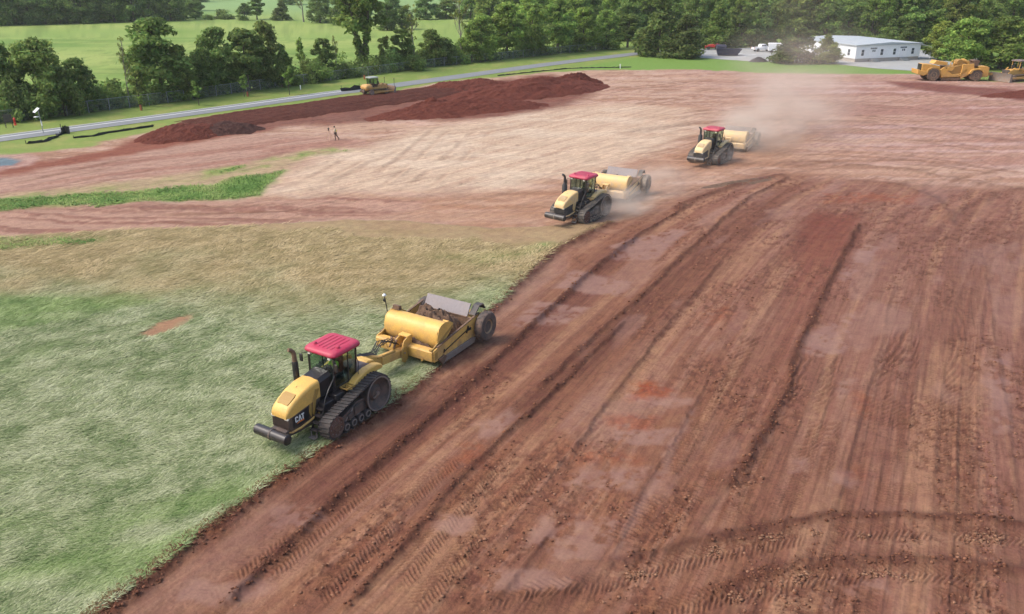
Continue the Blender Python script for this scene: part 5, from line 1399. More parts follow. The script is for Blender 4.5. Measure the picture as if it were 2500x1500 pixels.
    # --- rear body
    for sd in (1, -1):
        ys = (0.78, 1.20) if sd > 0 else (-1.20, -0.78)
        B("rear_fender", MB().prism([(-0.30, 1.42), (-0.22, 1.60), (-0.75, 1.92), (-1.45, 2.08), (-2.15, 2.06), (-2.52, 1.92), (-2.55, 1.72), (-1.9, 1.74), (-1.2, 1.66), (-0.7, 1.46)], *ys), M['yellow'], bevel=0.07, seg=3)
    B("rear_deck", MB().loft([[(-1.16, y_, z_) for y_, z_ in ((-.74, 1.3), (-.74, 1.85), (-.5, 2.06), (.5, 2.06), (.74, 1.85), (.74, 1.3))], [(-2.0, y_, z_) for y_, z_ in ((-.72, 1.3), (-.72, 1.78), (-.5, 2.0), (.5, 2.0), (.72, 1.78), (.72, 1.3))], [(-2.5, y_, z_) for y_, z_ in ((-.6, 1.2), (-.6, 1.55), (-.45, 1.75), (.45, 1.75), (.6, 1.55), (.6, 1.2))]]), M['deck'], bevel=0.04)
    B("rear_cover", MB().prism([(-2.15, 1.75), (-2.3, 1.95), (-2.75, 1.86), (-2.9, 1.62), (-2.6, 1.5)], -0.42, 0.42), M['yellow'], bevel=0.06, seg=3)
    B("drawbar", MB().prism([(-2.2, 0.7), (-2.2, 1.05), (-3.0, 0.98), (-3.25, 0.9), (-3.25, 0.76), (-2.9, 0.7)], -0.2, 0.2), M['frame'], bevel=0.03)
    return root

def shell_strip(prof, th, y0, y1):
    """a bent plate: profile in x-z, thickness th"""
    n = len(prof); off = []
    for i in range(n):
        a = prof[max(0, i - 1)]; b = prof[min(n - 1, i + 1)]
        tx_, tz_ = b[0] - a[0], b[1] - a[1]; l_ = math.hypot(tx_, tz_)
        off.append((prof[i][0] - tz_ / l_ * th * -1 * -1, prof[i][1] + tx_ / l_ * th))
    return MB().prism(list(prof) + off[::-1], y0, y1)

TBM = {}
def make_scraper(loc, heading, M, label, near, hitch):
    root = empty("pull_scraper", loc, R(heading), label, "scraper", "yellow pull scrapers behind the tractors")
    B = lambda n, mb, m, p=root, **k: mb.build(n, m, p, **k)
    side = [(0.92, 0.34), (0.92, 1.02), (0.55, 1.10), (-3.30, 1.64), (-3.62, 1.66), (-3.55, 1.0), (-3.05, 0.42), (-2.6, 0.28), (0.1, 0.26)]
    for sd in (1, -1):
        ys = (1.92, 2.0) if sd > 0 else (-2.0, -1.92)
        sp = B("side_plate", MB().prism(side, *ys), M['yellow'], bevel=0.02)
        yo = sd * 1.96
        MB().bar((0.60, yo, 1.115), (-3.45, yo, 1.675), 0.12, 0.05).build("top_rail", M['muddy'], sp)
        yo = sd * 2.03
        MB().bar((0.05, yo, 0.66), (-2.2, yo, 1.10), 0.035, 0.045).bar((0.08, yo, 0.60), (0.02, yo, 0.82), 0.035, 0.06).bar((-2.1, yo, 0.92), (-2.3, yo, 1.3), 0.035, 0.12).bar((-2.2, yo, 1.1), (-2.55, yo, 1.05), 0.035, 0.16).build("side_linkage", M['black'], sp)
        MB().prism([(0.35, 0.02), (0.62, 0.42), (0.1, 0.52), (-0.02, 0.42)], sd * 2.0 if sd > 0 else -2.16, 2.16 if sd > 0 else -2.0).build("router_bit", M['muddy'], sp, bevel=0.01)
        MB().prism([(0.25, 0.03), (-0.05, 0.40), (-2.7, 0.46), (-2.95, 0.36), (-2.75, 0.10)], 2.005 if sd > 0 else -2.10, 2.10 if sd > 0 else -2.005).build("side_skirt", M['steel'], sp, bevel=0.015)
        MB().prism([(0.86, 0.46), (0.86, 0.86), (0.62, 0.88), (0.62, 0.50)], 2.001 if sd > 0 else -2.01, 2.01 if sd > 0 else -2.001).build("warning_plate", M['ochre'], sp)
    prof = [(-0.62, 2.10), (-0.40, 2.17), (-0.18, 2.19), (0.02, 2.14), (0.20, 2.0), (0.32, 1.80), (0.38, 1.55), (0.38, 1.30), (0.33, 1.05), (0.22, 0.80), (0.05, 0.55), (-0.15, 0.38)]
    ap = B("apron", shell_strip(prof, -0.06, -1.80, 1.80), M['yellow'], smooth=30)
    for sd in (1, -1):
        ys = (1.80, 1.86) if sd > 0 else (-1.86, -1.80)
        ear = [(0.02, 2.15), (0.22, 1.98), (0.36, 1.6), (0.36, 1.25), (0.2, 0.8), (-0.1, 0.9), (-0.5, 1.3), (-1.05, 1.72), (-1.1, 1.86), (-0.7, 2.14), (-0.35, 2.22)]
        MB().prism(ear, *ys).build("apron_cheek", M['yellow'], ap, bevel=0.015)
        yo = sd * 1.84
        MB().prism([(-0.72, 2.16), (-1.12, 1.90), (-1.1, 1.84), (-0.68, 2.08)], sd * 1.45 if sd > 0 else -1.82, 1.82 if sd > 0 else -1.45).build("cheek_flange", M['yellow'], ap)
        MB().bar((-1.05, yo, 1.78), (0.70, yo, 1.05), 0.08, 0.16).build("apron_arm", M['ochre'], ap, bevel=0.015)
        MB().tube([(-0.95, sd * 1.74, 1.72), (0.10, sd * 1.74, 1.22)], 0.035, 8).build("apron_rod", M['steel'], ap)
    if near:
        MB().prism([(-0.35, 2.2), (-0.62, 2.14), (-0.62, 2.40), (-0.40, 2.44)], -1.80, -1.35).build("spill_plate", M['muddy'], ap, bevel=0.01)
    # front frame, hitch tower, tongue
    fb = B("front_beam", MB().prism([(0.58, 0.42), (0.98, 0.36), (1.02, 0.46), (1.02, 0.92), (0.96, 1.0), (0.58, 1.0)], -1.96, 1.915), M['yellow'], bevel=0.02)
    MB().bar((1.03, -1.5, 0.5), (1.03, -1.3, 0.9), 0.04, 0.02).bar((1.03, -1.1, 0.5), (1.03, -1.3, 0.9), 0.04, 0.02).build("beam_brace", M['ochre'], fb)
    MB().cyl((1.0, 1.28, 0.40), (1.10, 1.28, 0.40), 0.07, 10).build("tie_eye", M['ochre'], fb)
    MB().bb(0.72, 1.0, 1.72, 1.90, 1.0, 1.10).build("lift_lug", M['ochre'], fb, bevel=0.02)
    tw = B("hitch_tower", MB().prism([(0.75, 0.40), (1.30, 0.22), (1.48, 0.35), (1.45, 0.95), (1.25, 1.35), (0.8, 1.50), (0.55, 1.48), (0.6, 1.0)], 0.20, 0.27).prism([(0.75, 0.40), (1.30, 0.22), (1.48, 0.35), (1.45, 0.95), (1.25, 1.35), (0.8, 1.50), (0.55, 1.48), (0.6, 1.0)], -0.32, -0.25).bb(0.6, 0.98, -0.36, 0.30, 1.44, 1.52), M['yellow'], bevel=0.02)
    MB().prism([(1.05, 0.30), (1.35, 0.10), (1.58, 0.25), (1.62, 0.75), (1.45, 1.05), (1.15, 1.0)], 0.28, 0.36).build("pivot_plate", M['ochre'], tw, bevel=0.05)
    MB().cyl((1.38, 0.36, 0.72), (1.38, 0.40, 0.72), 0.05, 10).build("pivot_pin", M['steel'], tw)
    for yk in (-0.85, -0.55):
        MB().tube([(0.75, yk - 0.2, 1.05), (1.3, yk + 0.3, 1.25), (1.9, yk + 0.62, 1.15)], [0.075, 0.07, 0.05], 8).build("lift_cylinder", M['muddy'], tw, smooth=40)
    hx, hy, hz = hitch
    tg = B("tongue", MB().bar((1.15, 0, 0.62), (3.05, 0, 0.86), 0.46, 0.44).bar((2.9, 0, 0.86), (hx - 0.5, hy * 0.7, hz + 0.32), 0.34, 0.36).bar((hx - 0.7, hy * 0.75, hz + 0.30), (hx, hy, hz), 0.30, 0.28), M['yellow'], bevel=0.03)
    MB().prism([(1.55, 0.80), (1.75, 0.80), (1.62, 1.35), (1.50, 1.35)], -0.20, -0.14).build("hose_stand", M['ochre'], tg)
    MB().tube([(1.9, 0.12, 0.98), (2.9, 0.14, 1.08)], 0.07, 8).tube([(2.9, 0.14, 1.08), (3.3, 0.14, 1.16)], 0.04, 8).build("steer_cylinder", M['ochre'], tg, smooth=40)
    rnd = random.Random(int(loc[0] * 10) + 5)
    for k in range(8 if near else 4):
        y_ = -0.22 + 0.055 * k
        MB().tube([(1.6, y_, 1.25), (2.1, y_ - 0.1 + rnd.uniform(-.1, .1), 1.62 + rnd.uniform(-.1, .2)), (2.7, y_ - 0.2, 1.66 + rnd.uniform(-.15, .2)), (3.3, y_ - 0.1, 1.40 + rnd.uniform(-.1, .1)), (hx - 0.3, hy + y_ * 0.8, hz + 0.55)], 0.022, 6).build("hydraulic_hose", M['black'], tg, smooth=50)
    # bowl floor, ejector, gate
    B("bowl_floor", MB().bb(-3.0, 0.35, -1.91, 1.91, 0.22, 0.30), M['muddy'])
    gt = B("rear_gate", MB().prism([(-2.88, 1.50), (-2.96, 1.50), (-3.40, 2.16), (-3.32, 2.20)], -1.55, 1.52), M['grate'], bevel=0.012)
    MB().prism([(-2.80, 0.30), (-2.92, 0.30), (-2.96, 1.495), (-2.86, 1.495)], -1.90, 1.90).build("ejector_plate", M['muddy'], gt)
    MB().bar((-2.86, -1.55, 1.515), (-2.86, 1.52, 1.515), 0.05, 0.06).build("gate_edge", M['muddy'], gt)
    MB().lathe([(0.02, 0), (0.07, 0.0), (0.07, 0.09), (0.02, 0.1)], (-2.86, -0.4, 1.53), 'z', 8).build("gate_stop", M['black'], gt)
    B("rear_frame", MB().prism([(-2.95, 0.6), (-2.97, 1.35), (-4.3, 1.15), (-4.9, 1.0), (-4.9, 0.65), (-4.2, 0.55)], -0.75, 0.75).bb(-4.0, -3.3, -1.75, 1.75, 0.72, 1.0), M['yellow'], bevel=0.03)
    B("rear_guard", MB().prism([(-3.0, 1.66), (-3.55, 2.10), (-3.95, 2.08), (-4.15, 1.75), (-4.1, 1.70), (-3.9, 2.0), (-3.55, 2.02), (-3.1, 1.62)], 1.56, 1.98), M['frame'], bevel=0.01)
    for sd in (1, -1):
        f_ = lambda v: sd * (v if sd > 0 else v - 0.30)
        ty = B("tyre", MB().lathe([(0.42, f_(1.97)), (0.62, f_(1.95)), (0.80, f_(2.06)), (0.86, f_(2.14)), (0.87, f_(2.30)), (0.86, f_(2.46)), (0.80, f_(2.54)), (0.62, f_(2.58)), (0.44, f_(2.54)), (0.42, f_(2.46))], (-3.62, 0, 0.86), 'y', 36), M['tyre'], smooth=35)
        if M['tyre'].name not in TBM:
            TBM[M['tyre'].name] = MB().box((0, 0, 0), (0.05, 0.20, 0.03)).mesh("tread_block"); TBM[M['tyre'].name].materials.append(M['tyre'])
        for q in range(28 if near and sd > 0 else 0):
            a = 2 * math.pi * q / 28
            tb = link_mesh("tread_block", TBM[M['tyre'].name], None, ty)
            tb.matrix_local = Matrix.Translation((-3.62 + 0.872 * math.cos(a), f_(2.22 + 0.16 * (q % 2)), 0.86 + 0.872 * math.sin(a))) @ Matrix.Rotation(-a + math.pi / 2, 4, 'Y')
        ri = B("wheel_rim", MB().lathe([(0.40, f_(2.1)), (0.43, f_(2.50)), (0.40, f_(2.53)), (0.34, f_(2.46)), (0.30, f_(2.36)), (0.16, f_(2.34)), (0.14, f_(2.44)), (0.03, f_(2.45))], (-3.62, 0, 0.86), 'y', 28), M['rim'], smooth=35)
    if near:
        ms = B("antenna_mast", MB().tube([(-0.05, -1.90, 1.9), (0.0, -1.92, 2.5), (0.10, -1.94, 3.12)], 0.028, 8), M['black'])
        MB().lathe([(0.03, 3.10), (0.11, 3.13), (0.11, 3.17), (0.05, 3.24), (0.02, 3.25)], (0.10, -1.94, 0), 'z', 14).build("antenna_dome", white_plain, ms, smooth=40)
        MB().bb(0.02, 0.14, -2.02, -1.92, 2.78, 2.92).build("antenna_box", M['black'], ms)
    else:
        ms = B("far_arm", MB().bar((0.62, -1.98, 0.9), (0.2, -2.0, 1.5), 0.05, 0.06), M['ochre'])
    return root

def dirt_lump(name, n, w, d, h, seed, m, loc, rz, label, cat, jag=0.35, prof=None, parent=None):
    """an irregular heap on an n x n grid, skirts below its base"""
    u_ = np.linspace(-1, 1, n)
    UX, UY = np.meshgrid(u_, u_)
    r_ = np.sqrt(UX ** 2 + UY ** 2)
    base = np.clip(1 - np.maximum(np.abs(UX), np.abs(UY)) ** 3, 0, 1) if prof == 'box' else np.clip(1 - r_ ** 1.7, -0.4, 1)
    z = h * (base * (1 - jag) + jag * base * fbm(UX * 3 + seed, UY * 3, 5, seed, 0.6) * 1.8) + 0.5 * jag * h * (fbm(UX * 9, UY * 9 + seed, 3, seed + 1) - 0.5) * (base > 0.02) + 0.22 * min(h, 1.5) * (fbm(UX * w * 1.3, UY * d * 1.3 + seed, 3, seed + 2, 0.6) - 0.5) * np.clip(base * 4, 0, 1)
    v = np.stack((UX * w / 2, UY * d / 2, z), axis=-1).reshape(-1, 3)
    idx_ = np.arange(n * n).reshape(n, n)
    q = np.stack((idx_[:-1, :-1], idx_[:-1, 1:], idx_[1:, 1:], idx_[1:, :-1]), axis=-1).reshape(-1, 4)
    me = arrays_mesh(name, v, q.ravel(), np.full(len(q), 4, np.int32))
    o = link_mesh(name, me, m, parent)
    o.location = loc; o.rotation_euler = (0, 0, rz)
    if label: tag(o, label, cat)
    return o

# ================================================================== the three tractors and their scrapers
DUST_N = (0.28, 0.165, 0.11); DUST_F = (0.50, 0.40, 0.30)
M1 = machine_mats("near", 0.0, (0.70, 0.42, 0.095), DUST_N)
M2 = machine_mats("dusty", 0.38, (0.72, 0.47, 0.17), DUST_F)
M3 = machine_mats("dustier", 0.50, (0.74, 0.52, 0.23), DUST_F, (0.45, 0.03, 0.06))
T1 = make_tractor((-8.68, 33.66, 0.08), -121.64, M1, "nearest tracked tractor with pink-red roof on the edge of the hay field", True)
S1 = make_scraper((-5.39, 40.44, 0.06), -121.5, M1, "yellow pull scraper full of brown soil behind the nearest tractor", True, (4.45, -0.45, 0.95))
T2 = make_tractor((5.85, 67.4, 0.0), -128.0, M2, "dusty tracked tractor in the middle distance beside the end of the red cut", False)
S2 = make_scraper((9.1, 73.6, 0.0), -119.0, M2, "pale yellow empty scraper behind the middle tractor", False, (4.6, 0.15, 0.95))
T3 = make_tractor((22.05, 89.05, 0.0), -127.0, M3, "farthest tracked tractor, wrapped in dust", False)
S3 = make_scraper((25.9, 95.5, 0.0), -119.0, M3, "pale scraper half hidden by dust behind the farthest tractor", False, (4.7, -0.2, 0.95))
soil_dark = paint("loose_topsoil", (0.10, 0.058, 0.036), 0.95, var=0.45, dirt=0.6, dirt_col=(0.20, 0.12, 0.07), scale=3.0, bump=0.8)
u_ = Vector((math.cos(R(-121.5)), math.sin(R(-121.5)), 0))
ctr = Vector((-5.39, 40.44, 0.06)) + u_ * -1.62
ld = dirt_lump("soil_load", 70, 2.5, 3.7, 1.6, 21, soil_dark, (ctr.x, ctr.y, 0.45), R(-121.5), "clods of brown topsoil heaped in the nearest scraper's bowl", "soil", 0.45, 'box')
ctr2 = Vector((-5.39, 40.44, 0.06)) + u_ * 0.48
sp_ = dirt_lump("spilled_soil", 30, 0.42, 3.5, 0.62, 25, soil_dark, (ctr2.x, ctr2.y, 0.55), R(-121.5), "soil and roots caught between the apron and front beam of the nearest scraper", "soil", 0.6, 'box')

# ================================================================== heaps of earth
def soil_mat(name, c1, c2, sc=1.2):
    m, nt, bs = new_mat(name); L = nt.links
    geo = N(nt, "ShaderNodeNewGeometry")
    a = N(nt, "ShaderNodeTexNoise"); a.inputs["Scale"].default_value = sc; a.inputs["Detail"].default_value = 9; a.inputs["Roughness"].default_value = 0.75
    b = N(nt, "ShaderNodeTexNoise"); b.inputs["Scale"].default_value = sc * 4; b.inputs["Detail"].default_value = 6; b.inputs["Roughness"].default_value = 0.7
    L.new(geo.outputs["Position"], a.inputs["Vector"]); L.new(geo.outputs["Position"], b.inputs["Vector"])
    mr = N(nt, "ShaderNodeMapRange"); mr.inputs["From Min"].default_value = 0.35; mr.inputs["From Max"].default_value = 0.65; L.new(a.outputs["Fac"], mr.inputs["Value"])
    mx = N(nt, "ShaderNodeMix", data_type='RGBA'); L.new(mr.outputs[0], mx.inputs["Factor"]); mx.inputs["A"].default_value = (*c1, 1); mx.inputs["B"].default_value = (*c2, 1)
    L.new(mx.outputs["Result"], bs.inputs["Base Color"]); bs.inputs["Roughness"].default_value = 0.95; bs.inputs["Specular IOR Level"].default_value = 0.2
    bp = N(nt, "ShaderNodeBump"); bp.inputs["Strength"].default_value = 0.9; bp.inputs["Distance"].default_value = 0.5; L.new(b.outputs["Fac"], bp.inputs["Height"]); L.new(bp.outputs[0], bs.inputs["Normal"])
    return m
bank_mat = soil_mat("dark_topsoil_bank", tuple(C(98, 54, 42)), tuple(C(128, 74, 58)))
redpile_mat = soil_mat("red_clay_heap", tuple(C(118, 60, 47)), tuple(C(148, 84, 66)))
gravel_mat = soil_mat("dark_gravel_heap", tuple(C(88, 58, 52)), tuple(C(120, 84, 74)), 2.5)
def heap(name, m, a, b, width, h, seed, label, jag=0.35, prof=None, n=110):
    cx, cy_ = (a[0] + b[0]) / 2, (a[1] + b[1]) / 2
    L_ = math.hypot(b[0] - a[0], b[1] - a[1])
    return dirt_lump(name, n, L_, width, h, seed, m, (cx, cy_, -0.15), math.atan2(b[1] - a[1], b[0] - a[0]), label, "dirt heap", jag, prof)
heap("soil_bank", bank_mat, (-44.872, 109.561), (-0.776, 156.769), 11.0, 0.85, 31, "long low bank of dark brown topsoil beside the lane, under the bulldozer", 0.4, 'box', 140)
heap("dirt_heap", redpile_mat, (-46.247, 98.633), (-38.618, 110.777), 9.0, 1.5, 33, "red earth heap at the left end of the dark bank", 0.3)
heap("gravel_heap", gravel_mat, (-42.580, 104.932), (-33.238, 109.561), 6.5, 1.3, 34, "low heap of dark crumbly gravel left of the surveyor", 0.3)
heap("dirt_heap", redpile_mat, (-21.129, 116.578), (5.887, 130.890), 9.0, 1.5, 35, "long front heap of red earth behind the surveyor's right", 0.45)
heap("dirt_heap", redpile_mat, (-12.503, 131.734), (17.464, 153.303), 13.0, 2.3, 36, "highest heap of red earth, farthest right", 0.4)
heap("dirt_heap", redpile_mat, (-17.400, 139.822), (0.770, 155.597), 11.0, 1.6, 37, "red earth heap between the bulldozer and the highest heap", 0.45)
heap("dirt_heap", redpile_mat, (-4.872, 139.822), (5.791, 145.754), 6.0, 1.7, 41, "small lumpy heap in front of the highest heap", 0.55)
heap("dirt_heap", redpile_mat, (5.909, 148.901), (17.062, 156.769), 6.0, 2.2, 42, "small steep heap on the right shoulder of the highest heap", 0.5)
heap("dirt_heap", redpile_mat, (-15.600, 124.483), (-9.157, 130.890), 5.0, 1.3, 43, "small lumpy heap left of the middle of the red heaps", 0.55)
heap("dirt_heap", redpile_mat, (77.166, 137.025), (104.265, 144.732), 7.0, 0.8, 38, "low red earth ridge at the right picture edge", 0.5)
heap("dirt_ridge", soil_dark, (17.629, 76.898), (30.531, 83.152), 2.4, 0.30, 39, "small dark ridge where the red cut ends", 0.6)

# ================================================================== chain-link fence
galv = paint("galvanised_steel", (0.36, 0.37, 0.37), 0.5, metal=0.4, dirt=0.2, dirt_col=(0.2, 0.2, 0.17))
linkm, nt, bs = new_mat("chain_link_wire")
out = nt.nodes["Material Output"]
tr_ = N(nt, "ShaderNodeBsdfTransparent"); mx_ = N(nt, "ShaderNodeMixShader")
tcw = N(nt, "ShaderNodeTexCoord"); wv = []
for rot in (45, -45):
    mp = N(nt, "ShaderNodeMapping"); mp.inputs["Rotation"].default_value = (0, R(rot), 0); nt.links.new(tcw.outputs["Object"], mp.inputs["Vector"])
    w_ = N(nt, "ShaderNodeTexWave"); w_.bands_direction = 'X'; w_.inputs["Scale"].default_value = 5.2; nt.links.new(mp.outputs[0], w_.inputs["Vector"])
    th_ = N(nt, "ShaderNodeMath", operation='GREATER_THAN'); th_.inputs[1].default_value = 0.996; nt.links.new(w_.outputs["Fac"], th_.inputs[0]); wv.append(th_)
mxm = N(nt, "ShaderNodeMath", operation='MAXIMUM'); nt.links.new(wv[0].outputs[0], mxm.inputs[0]); nt.links.new(wv[1].outputs[0], mxm.inputs[1])
bs.inputs["Base Color"].default_value = (0.30, 0.32, 0.32, 1); bs.inputs["Roughness"].default_value = 0.6
nt.links.new(mxm.outputs[0], mx_.inputs[0]); nt.links.new(tr_.outputs[0], mx_.inputs[1]); nt.links.new(bs.outputs[0], mx_.inputs[2]); nt.links.new(mx_.outputs[0], out.inputs["Surface"])
fence = empty("chain_link_fence", (FEN[0][0], FEN[0][1], 0), 0, "long grey chain-link fence running between the lane and the hedgerow", "fence")
FH = 1.75
pole_me = MB().cyl((0, 0, -0.2), (0, 0, FH), 0.045, 6).mesh("fence_post", 40); pole_me.materials.append(galv)
full = [(-86.0, 95.0)] + FEN
for a, b in zip(full[:-1], full[1:]):
    L_ = math.hypot(b[0] - a[0], b[1] - a[1]); n_ = max(1, round(L_ / 3.2))
    for k in range(n_):
        t = k / n_
        o = link_mesh("fence_post", pole_me, None, fence)
        o.location = (a[0] + (b[0] - a[0]) * t - FEN[0][0], a[1] + (b[1] - a[1]) * t - FEN[0][1], 0)
        o.rotation_euler = (trnd.uniform(-.03, .03), trnd.uniform(-.03, .03), 0)
    ang_ = math.atan2(b[1] - a[1], b[0] - a[0])
    rl = MB().cyl((0, 0, FH - 0.03), (L_, 0, FH - 0.03), 0.028, 6).build("top_rail", galv, fence); rl.location = (a[0] - FEN[0][0], a[1] - FEN[0][1], 0); rl.rotation_euler = (0, 0, ang_)
    fm = MB().bb(0, L_, -0.004, 0.004, 0.05, FH - 0.06).build("fence_mesh", linkm, fence); fm.location = (a[0] - FEN[0][0], a[1] - FEN[0][1], 0); fm.rotation_euler = (0, 0, ang_)

# ================================================================== small roadside things
orange = paint("orange_guard", (0.40, 0.11, 0.05), 0.6, dirt=0.2)
redp = paint("red_post", (0.60, 0.03, 0.025), 0.5, dirt=0.15)
darkfab = paint("black_silt_fabric", (0.014, 0.017, 0.017), 0.8, dirt=0.35, dirt_col=(0.07, 0.06, 0.045), var=0.3)
darkmetal = paint("dark_metal", (0.03, 0.03, 0.03), 0.5)
solar = paint("solar_panel_back", (0.62, 0.64, 0.66), 0.4, dirt=0.1)
def at2(p, z=0.0): return (p[0], p[1], z)
lp = (-61.340, 105.772)
lamp = empty("solar_lamp_post", at2(lp), R(35), "slim post with tilted solar panel, small lamp and white box by the lane", "lamp post")
MB().tube([(0, 0, -0.2), (0, 0, 1.6), (-0.04, 0, 3.0)], 0.05, 8).build("pole", galv, lamp, smooth=40)
MB().box((-0.25, 0, 2.95), (0.85, 0.9, 0.05), (0, R(-38), R(12))).build("solar_panel", solar, lamp, bevel=0.01)
MB().sphere((-0.42, 0.0, 2.10), (0.30, 0.16, 0.09)).tube([(0, 0, 2.15), (-0.3, 0, 2.12)], 0.03, 6).build("lamp_head", white_plain, lamp, smooth=60)
MB().box((0.02, -0.10, 1.25), (0.12, 0.30, 0.62)).build("control_box", white_plain, lamp, bevel=0.02)
hy = (-68.185, 111.395)
hd = empty("fire_hydrant", at2(hy), 0.4, "red hydrant standing near the left end of the fence", "hydrant")
MB().lathe([(0.22, 0), (0.22, 0.06), (0.14, 0.08), (0.13, 0.75), (0.17, 0.78), (0.15, 0.92), (0.05, 1.02), (0.03, 1.08)], (0, 0, 0), 'z', 12).build("barrel", redp, hd, smooth=40)
for s_ in (-1, 1): MB().cyl((0, s_ * 0.1, 0.58), (0, s_ * 0.24, 0.58), 0.07, 8).build("outlet", redp, hd)
sg = (-67.917, 109.561)
si = empty("notice_board", at2(sg), R(28), "dark wooden notice board on two legs at the left picture edge", "sign")
MB().bb(-0.5, 0.5, -0.04, 0.04, 0.7, 1.75).build("board", darkmetal, si, bevel=0.02)
for s_ in (-1, 1): MB().bb(s_ * 0.42 - 0.05, s_ * 0.42 + 0.05, -0.045, 0.045, 0, 0.7).build("leg", darkmetal, si)
for k, (pp, lab) in enumerate([((-56.151, 123.723), "orange tree guard before the big domed tree"), ((-44.325, 137.945), "orange tree guard before the olive tree of the trio"), ((-28.532, 160.387), "orange tree guard behind the bulldozer's cab")]):
    g_ = empty("tree_guard", at2(pp), k * 0.7, lab, "tree guard", "orange tree guards along the verge")
    MB().ring([(0.15, 0.0), (0.14, 0.8), (0.12, 0.8), (0.13, 0.0)], (0, 0, 0), 'z', 10).build("sleeve", orange, g_, smooth=40)
    MB().cyl((0.22, 0, 0), (0.22, 0, 1.1), 0.025, 6).build("stake", darkmetal, g_)
for k, (t_, lab) in enumerate([((-63.29, 119.34, 2.81, 0.96), "young roadside tree right of the solar lamp post"), ((-49.09, 128.42, 3.62, 1.15), "young roadside tree below the left of the close trio"), ((-44.87, 137.95, 3.72, 1.16), "young roadside tree below the middle of the close trio"), ((-37.79, 139.82, 4.43, 1.18), "young roadside tree below the vase-shaped tree"), ((-56.47, 124.48, 2.19, 0.75), "thin young tree in an orange guard")]):
    tree("young_tree", ["open0", "open1"][k % 2], t_, 'fresh' if k else 'mid', lab, "tree", "young trees on the verge")
wp = (23.117, 178.089)
st_ = empty("marker_stake", at2(wp), 0, "short white marker stake on the verge above the pink ground", "stake")
MB().bb(-0.1, 0.1, -0.1, 0.1, 0, 0.85).build("post", white_plain, st_, bevel=0.02)
MB().bb(-0.12, 0.12, -0.12, 0.12, 0.85, 0.93).build("cap", white_plain, st_)
yw = (-37.476, 146.269)
st2 = empty("marker_stake", at2(yw), 0, "tiny pale marker at the foot of the hedgerow", "stake")
MB().bb(-0.08, 0.08, -0.08, 0.08, 0, 0.75).build("post", white_plain, st2)

def silt_fence(name, pts, hgt, label, seed):
    rnd = random.Random(seed)
    P_ = [Vector((p[0], p[1], 0)) for p in pts]
    fine = []
    for a, b in zip(P_[:-1], P_[1:]):
        n_ = max(2, int((b - a).length / 0.6))
        for k in range(n_): fine.append(a.lerp(b, k / n_))
    fine.append(P_[-1])
    o0 = fine[0]
    root = empty(name, (o0.x, o0.y, 0), 0, label, "silt fence")
    vs = []; fs = []
    for i, p in enumerate(fine):
        h_ = hgt * rnd.uniform(0.55, 1.1); ln_ = rnd.uniform(-.25, .25)
        q = p - o0
        vs += [(q.x, q.y, -0.05), (q.x + ln_, q.y + ln_, h_), (q.x + ln_ + 0.03, q.y + 0.03 + ln_, h_), (q.x + 0.04, q.y + 0.04, -0.05)]
        if i:
            b_ = 4 * (i - 1); c_ = 4 * i
            for u, v in ((0, 1), (1, 2), (2, 3)): fs.append((b_ + u, c_ + u, c_ + v, b_ + v))
    MB().add(vs, fs).build("fabric", darkfab, root)
    for i in range(0, len(fine), 5):
        q = fine[i] - o0
        MB().bb(q.x - 0.03, q.x + 0.03, q.y - 0.03, q.y + 0.03, -0.1, hgt * 1.25).build("stake", darkfab, root)
    return root
silt_fence("silt_fence", [(-59.62, 98.63), (-58.78, 99.13), (-57.87, 99.89), (-58.08, 102.22), (-58.44, 104.93)], 0.35, "black silt fence sagging in the grass before the lamp post", 1)
silt_fence("silt_fence", [(-58.44, 104.93), (-58.30, 105.49), (-57.62, 105.21)], 1.05, "upright folded end of black silt fence at the lane's edge", 2)
silt_fence("silt_fence", [(-55.59, 102.22), (-53.53, 103.56), (-52.85, 105.49), (-51.86, 106.62), (-50.45, 108.37), (-48.89, 110.17)], 0.28, "thin black silt fence wandering across the verge to the red heap", 3)
silt_fence("silt_fence", [(-29.72, 143.72), (-28.33, 144.73), (-27.02, 146.27), (-25.62, 148.37)], 0.85, "black silt fence left of the bulldozer on the bank", 4)
silt_fence("silt_fence", [(-2.86, 165.47), (4.22, 171.56), (12.26, 178.09), (19.42, 179.61), (25.70, 180.37)], 0.22, "thin dark silt fence along the verge above the red heaps", 5)

# black covered heap by the lot
tarp = paint("black_tarpaulin", (0.02, 0.02, 0.022), 0.55, dirt=0.3, dirt_col=(0.06, 0.05, 0.045))
pb = (56.593, 191.818)
dirt_lump("tarp_heap", 28, 4.6, 2.4, 1.1, 61, tarp, (pb[0], pb[1], 0.0), 0.1, "black covered heap on the grass edge of the lot", "heap", 0.25)

# ================================================================== long white building
wall_w = paint("white_siding", (0.78, 0.80, 0.82), 0.6, var=0.04, dirt=0.12, dirt_col=(0.55, 0.55, 0.54), scale=0.4)
roof_g = paint("pale_membrane_roof", (0.36, 0.40, 0.42), 0.7, var=0.06, dirt=0.35, dirt_col=(0.44, 0.46, 0.46), scale=0.15)
skirt_m = paint("tan_skirting", (0.42, 0.39, 0.35), 0.8, var=0.08, dirt=0.3)
pane_m = paint("window_glass", (0.05, 0.07, 0.09), 0.08, dirt=0.05)
trim_m = paint("white_trim", (0.82, 0.83, 0.84), 0.5, dirt=0.05)
bld = empty("modular_building", (78.0, 190.4, 0), R(19.0), "long low white modular building with pale grey roof behind the cedars", "building")
LX, LY, Z0, Z1 = 18.4, 21.0, 0.75, 3.55
MB().bb(0, LX, 0, LY, Z0, Z1).build("wall", wall_w, bld)
MB().bb(0.12, LX - 0.12, 0.12, LY - 0.12, -0.1, Z0 - 0.004).build("skirting", skirt_m, bld)
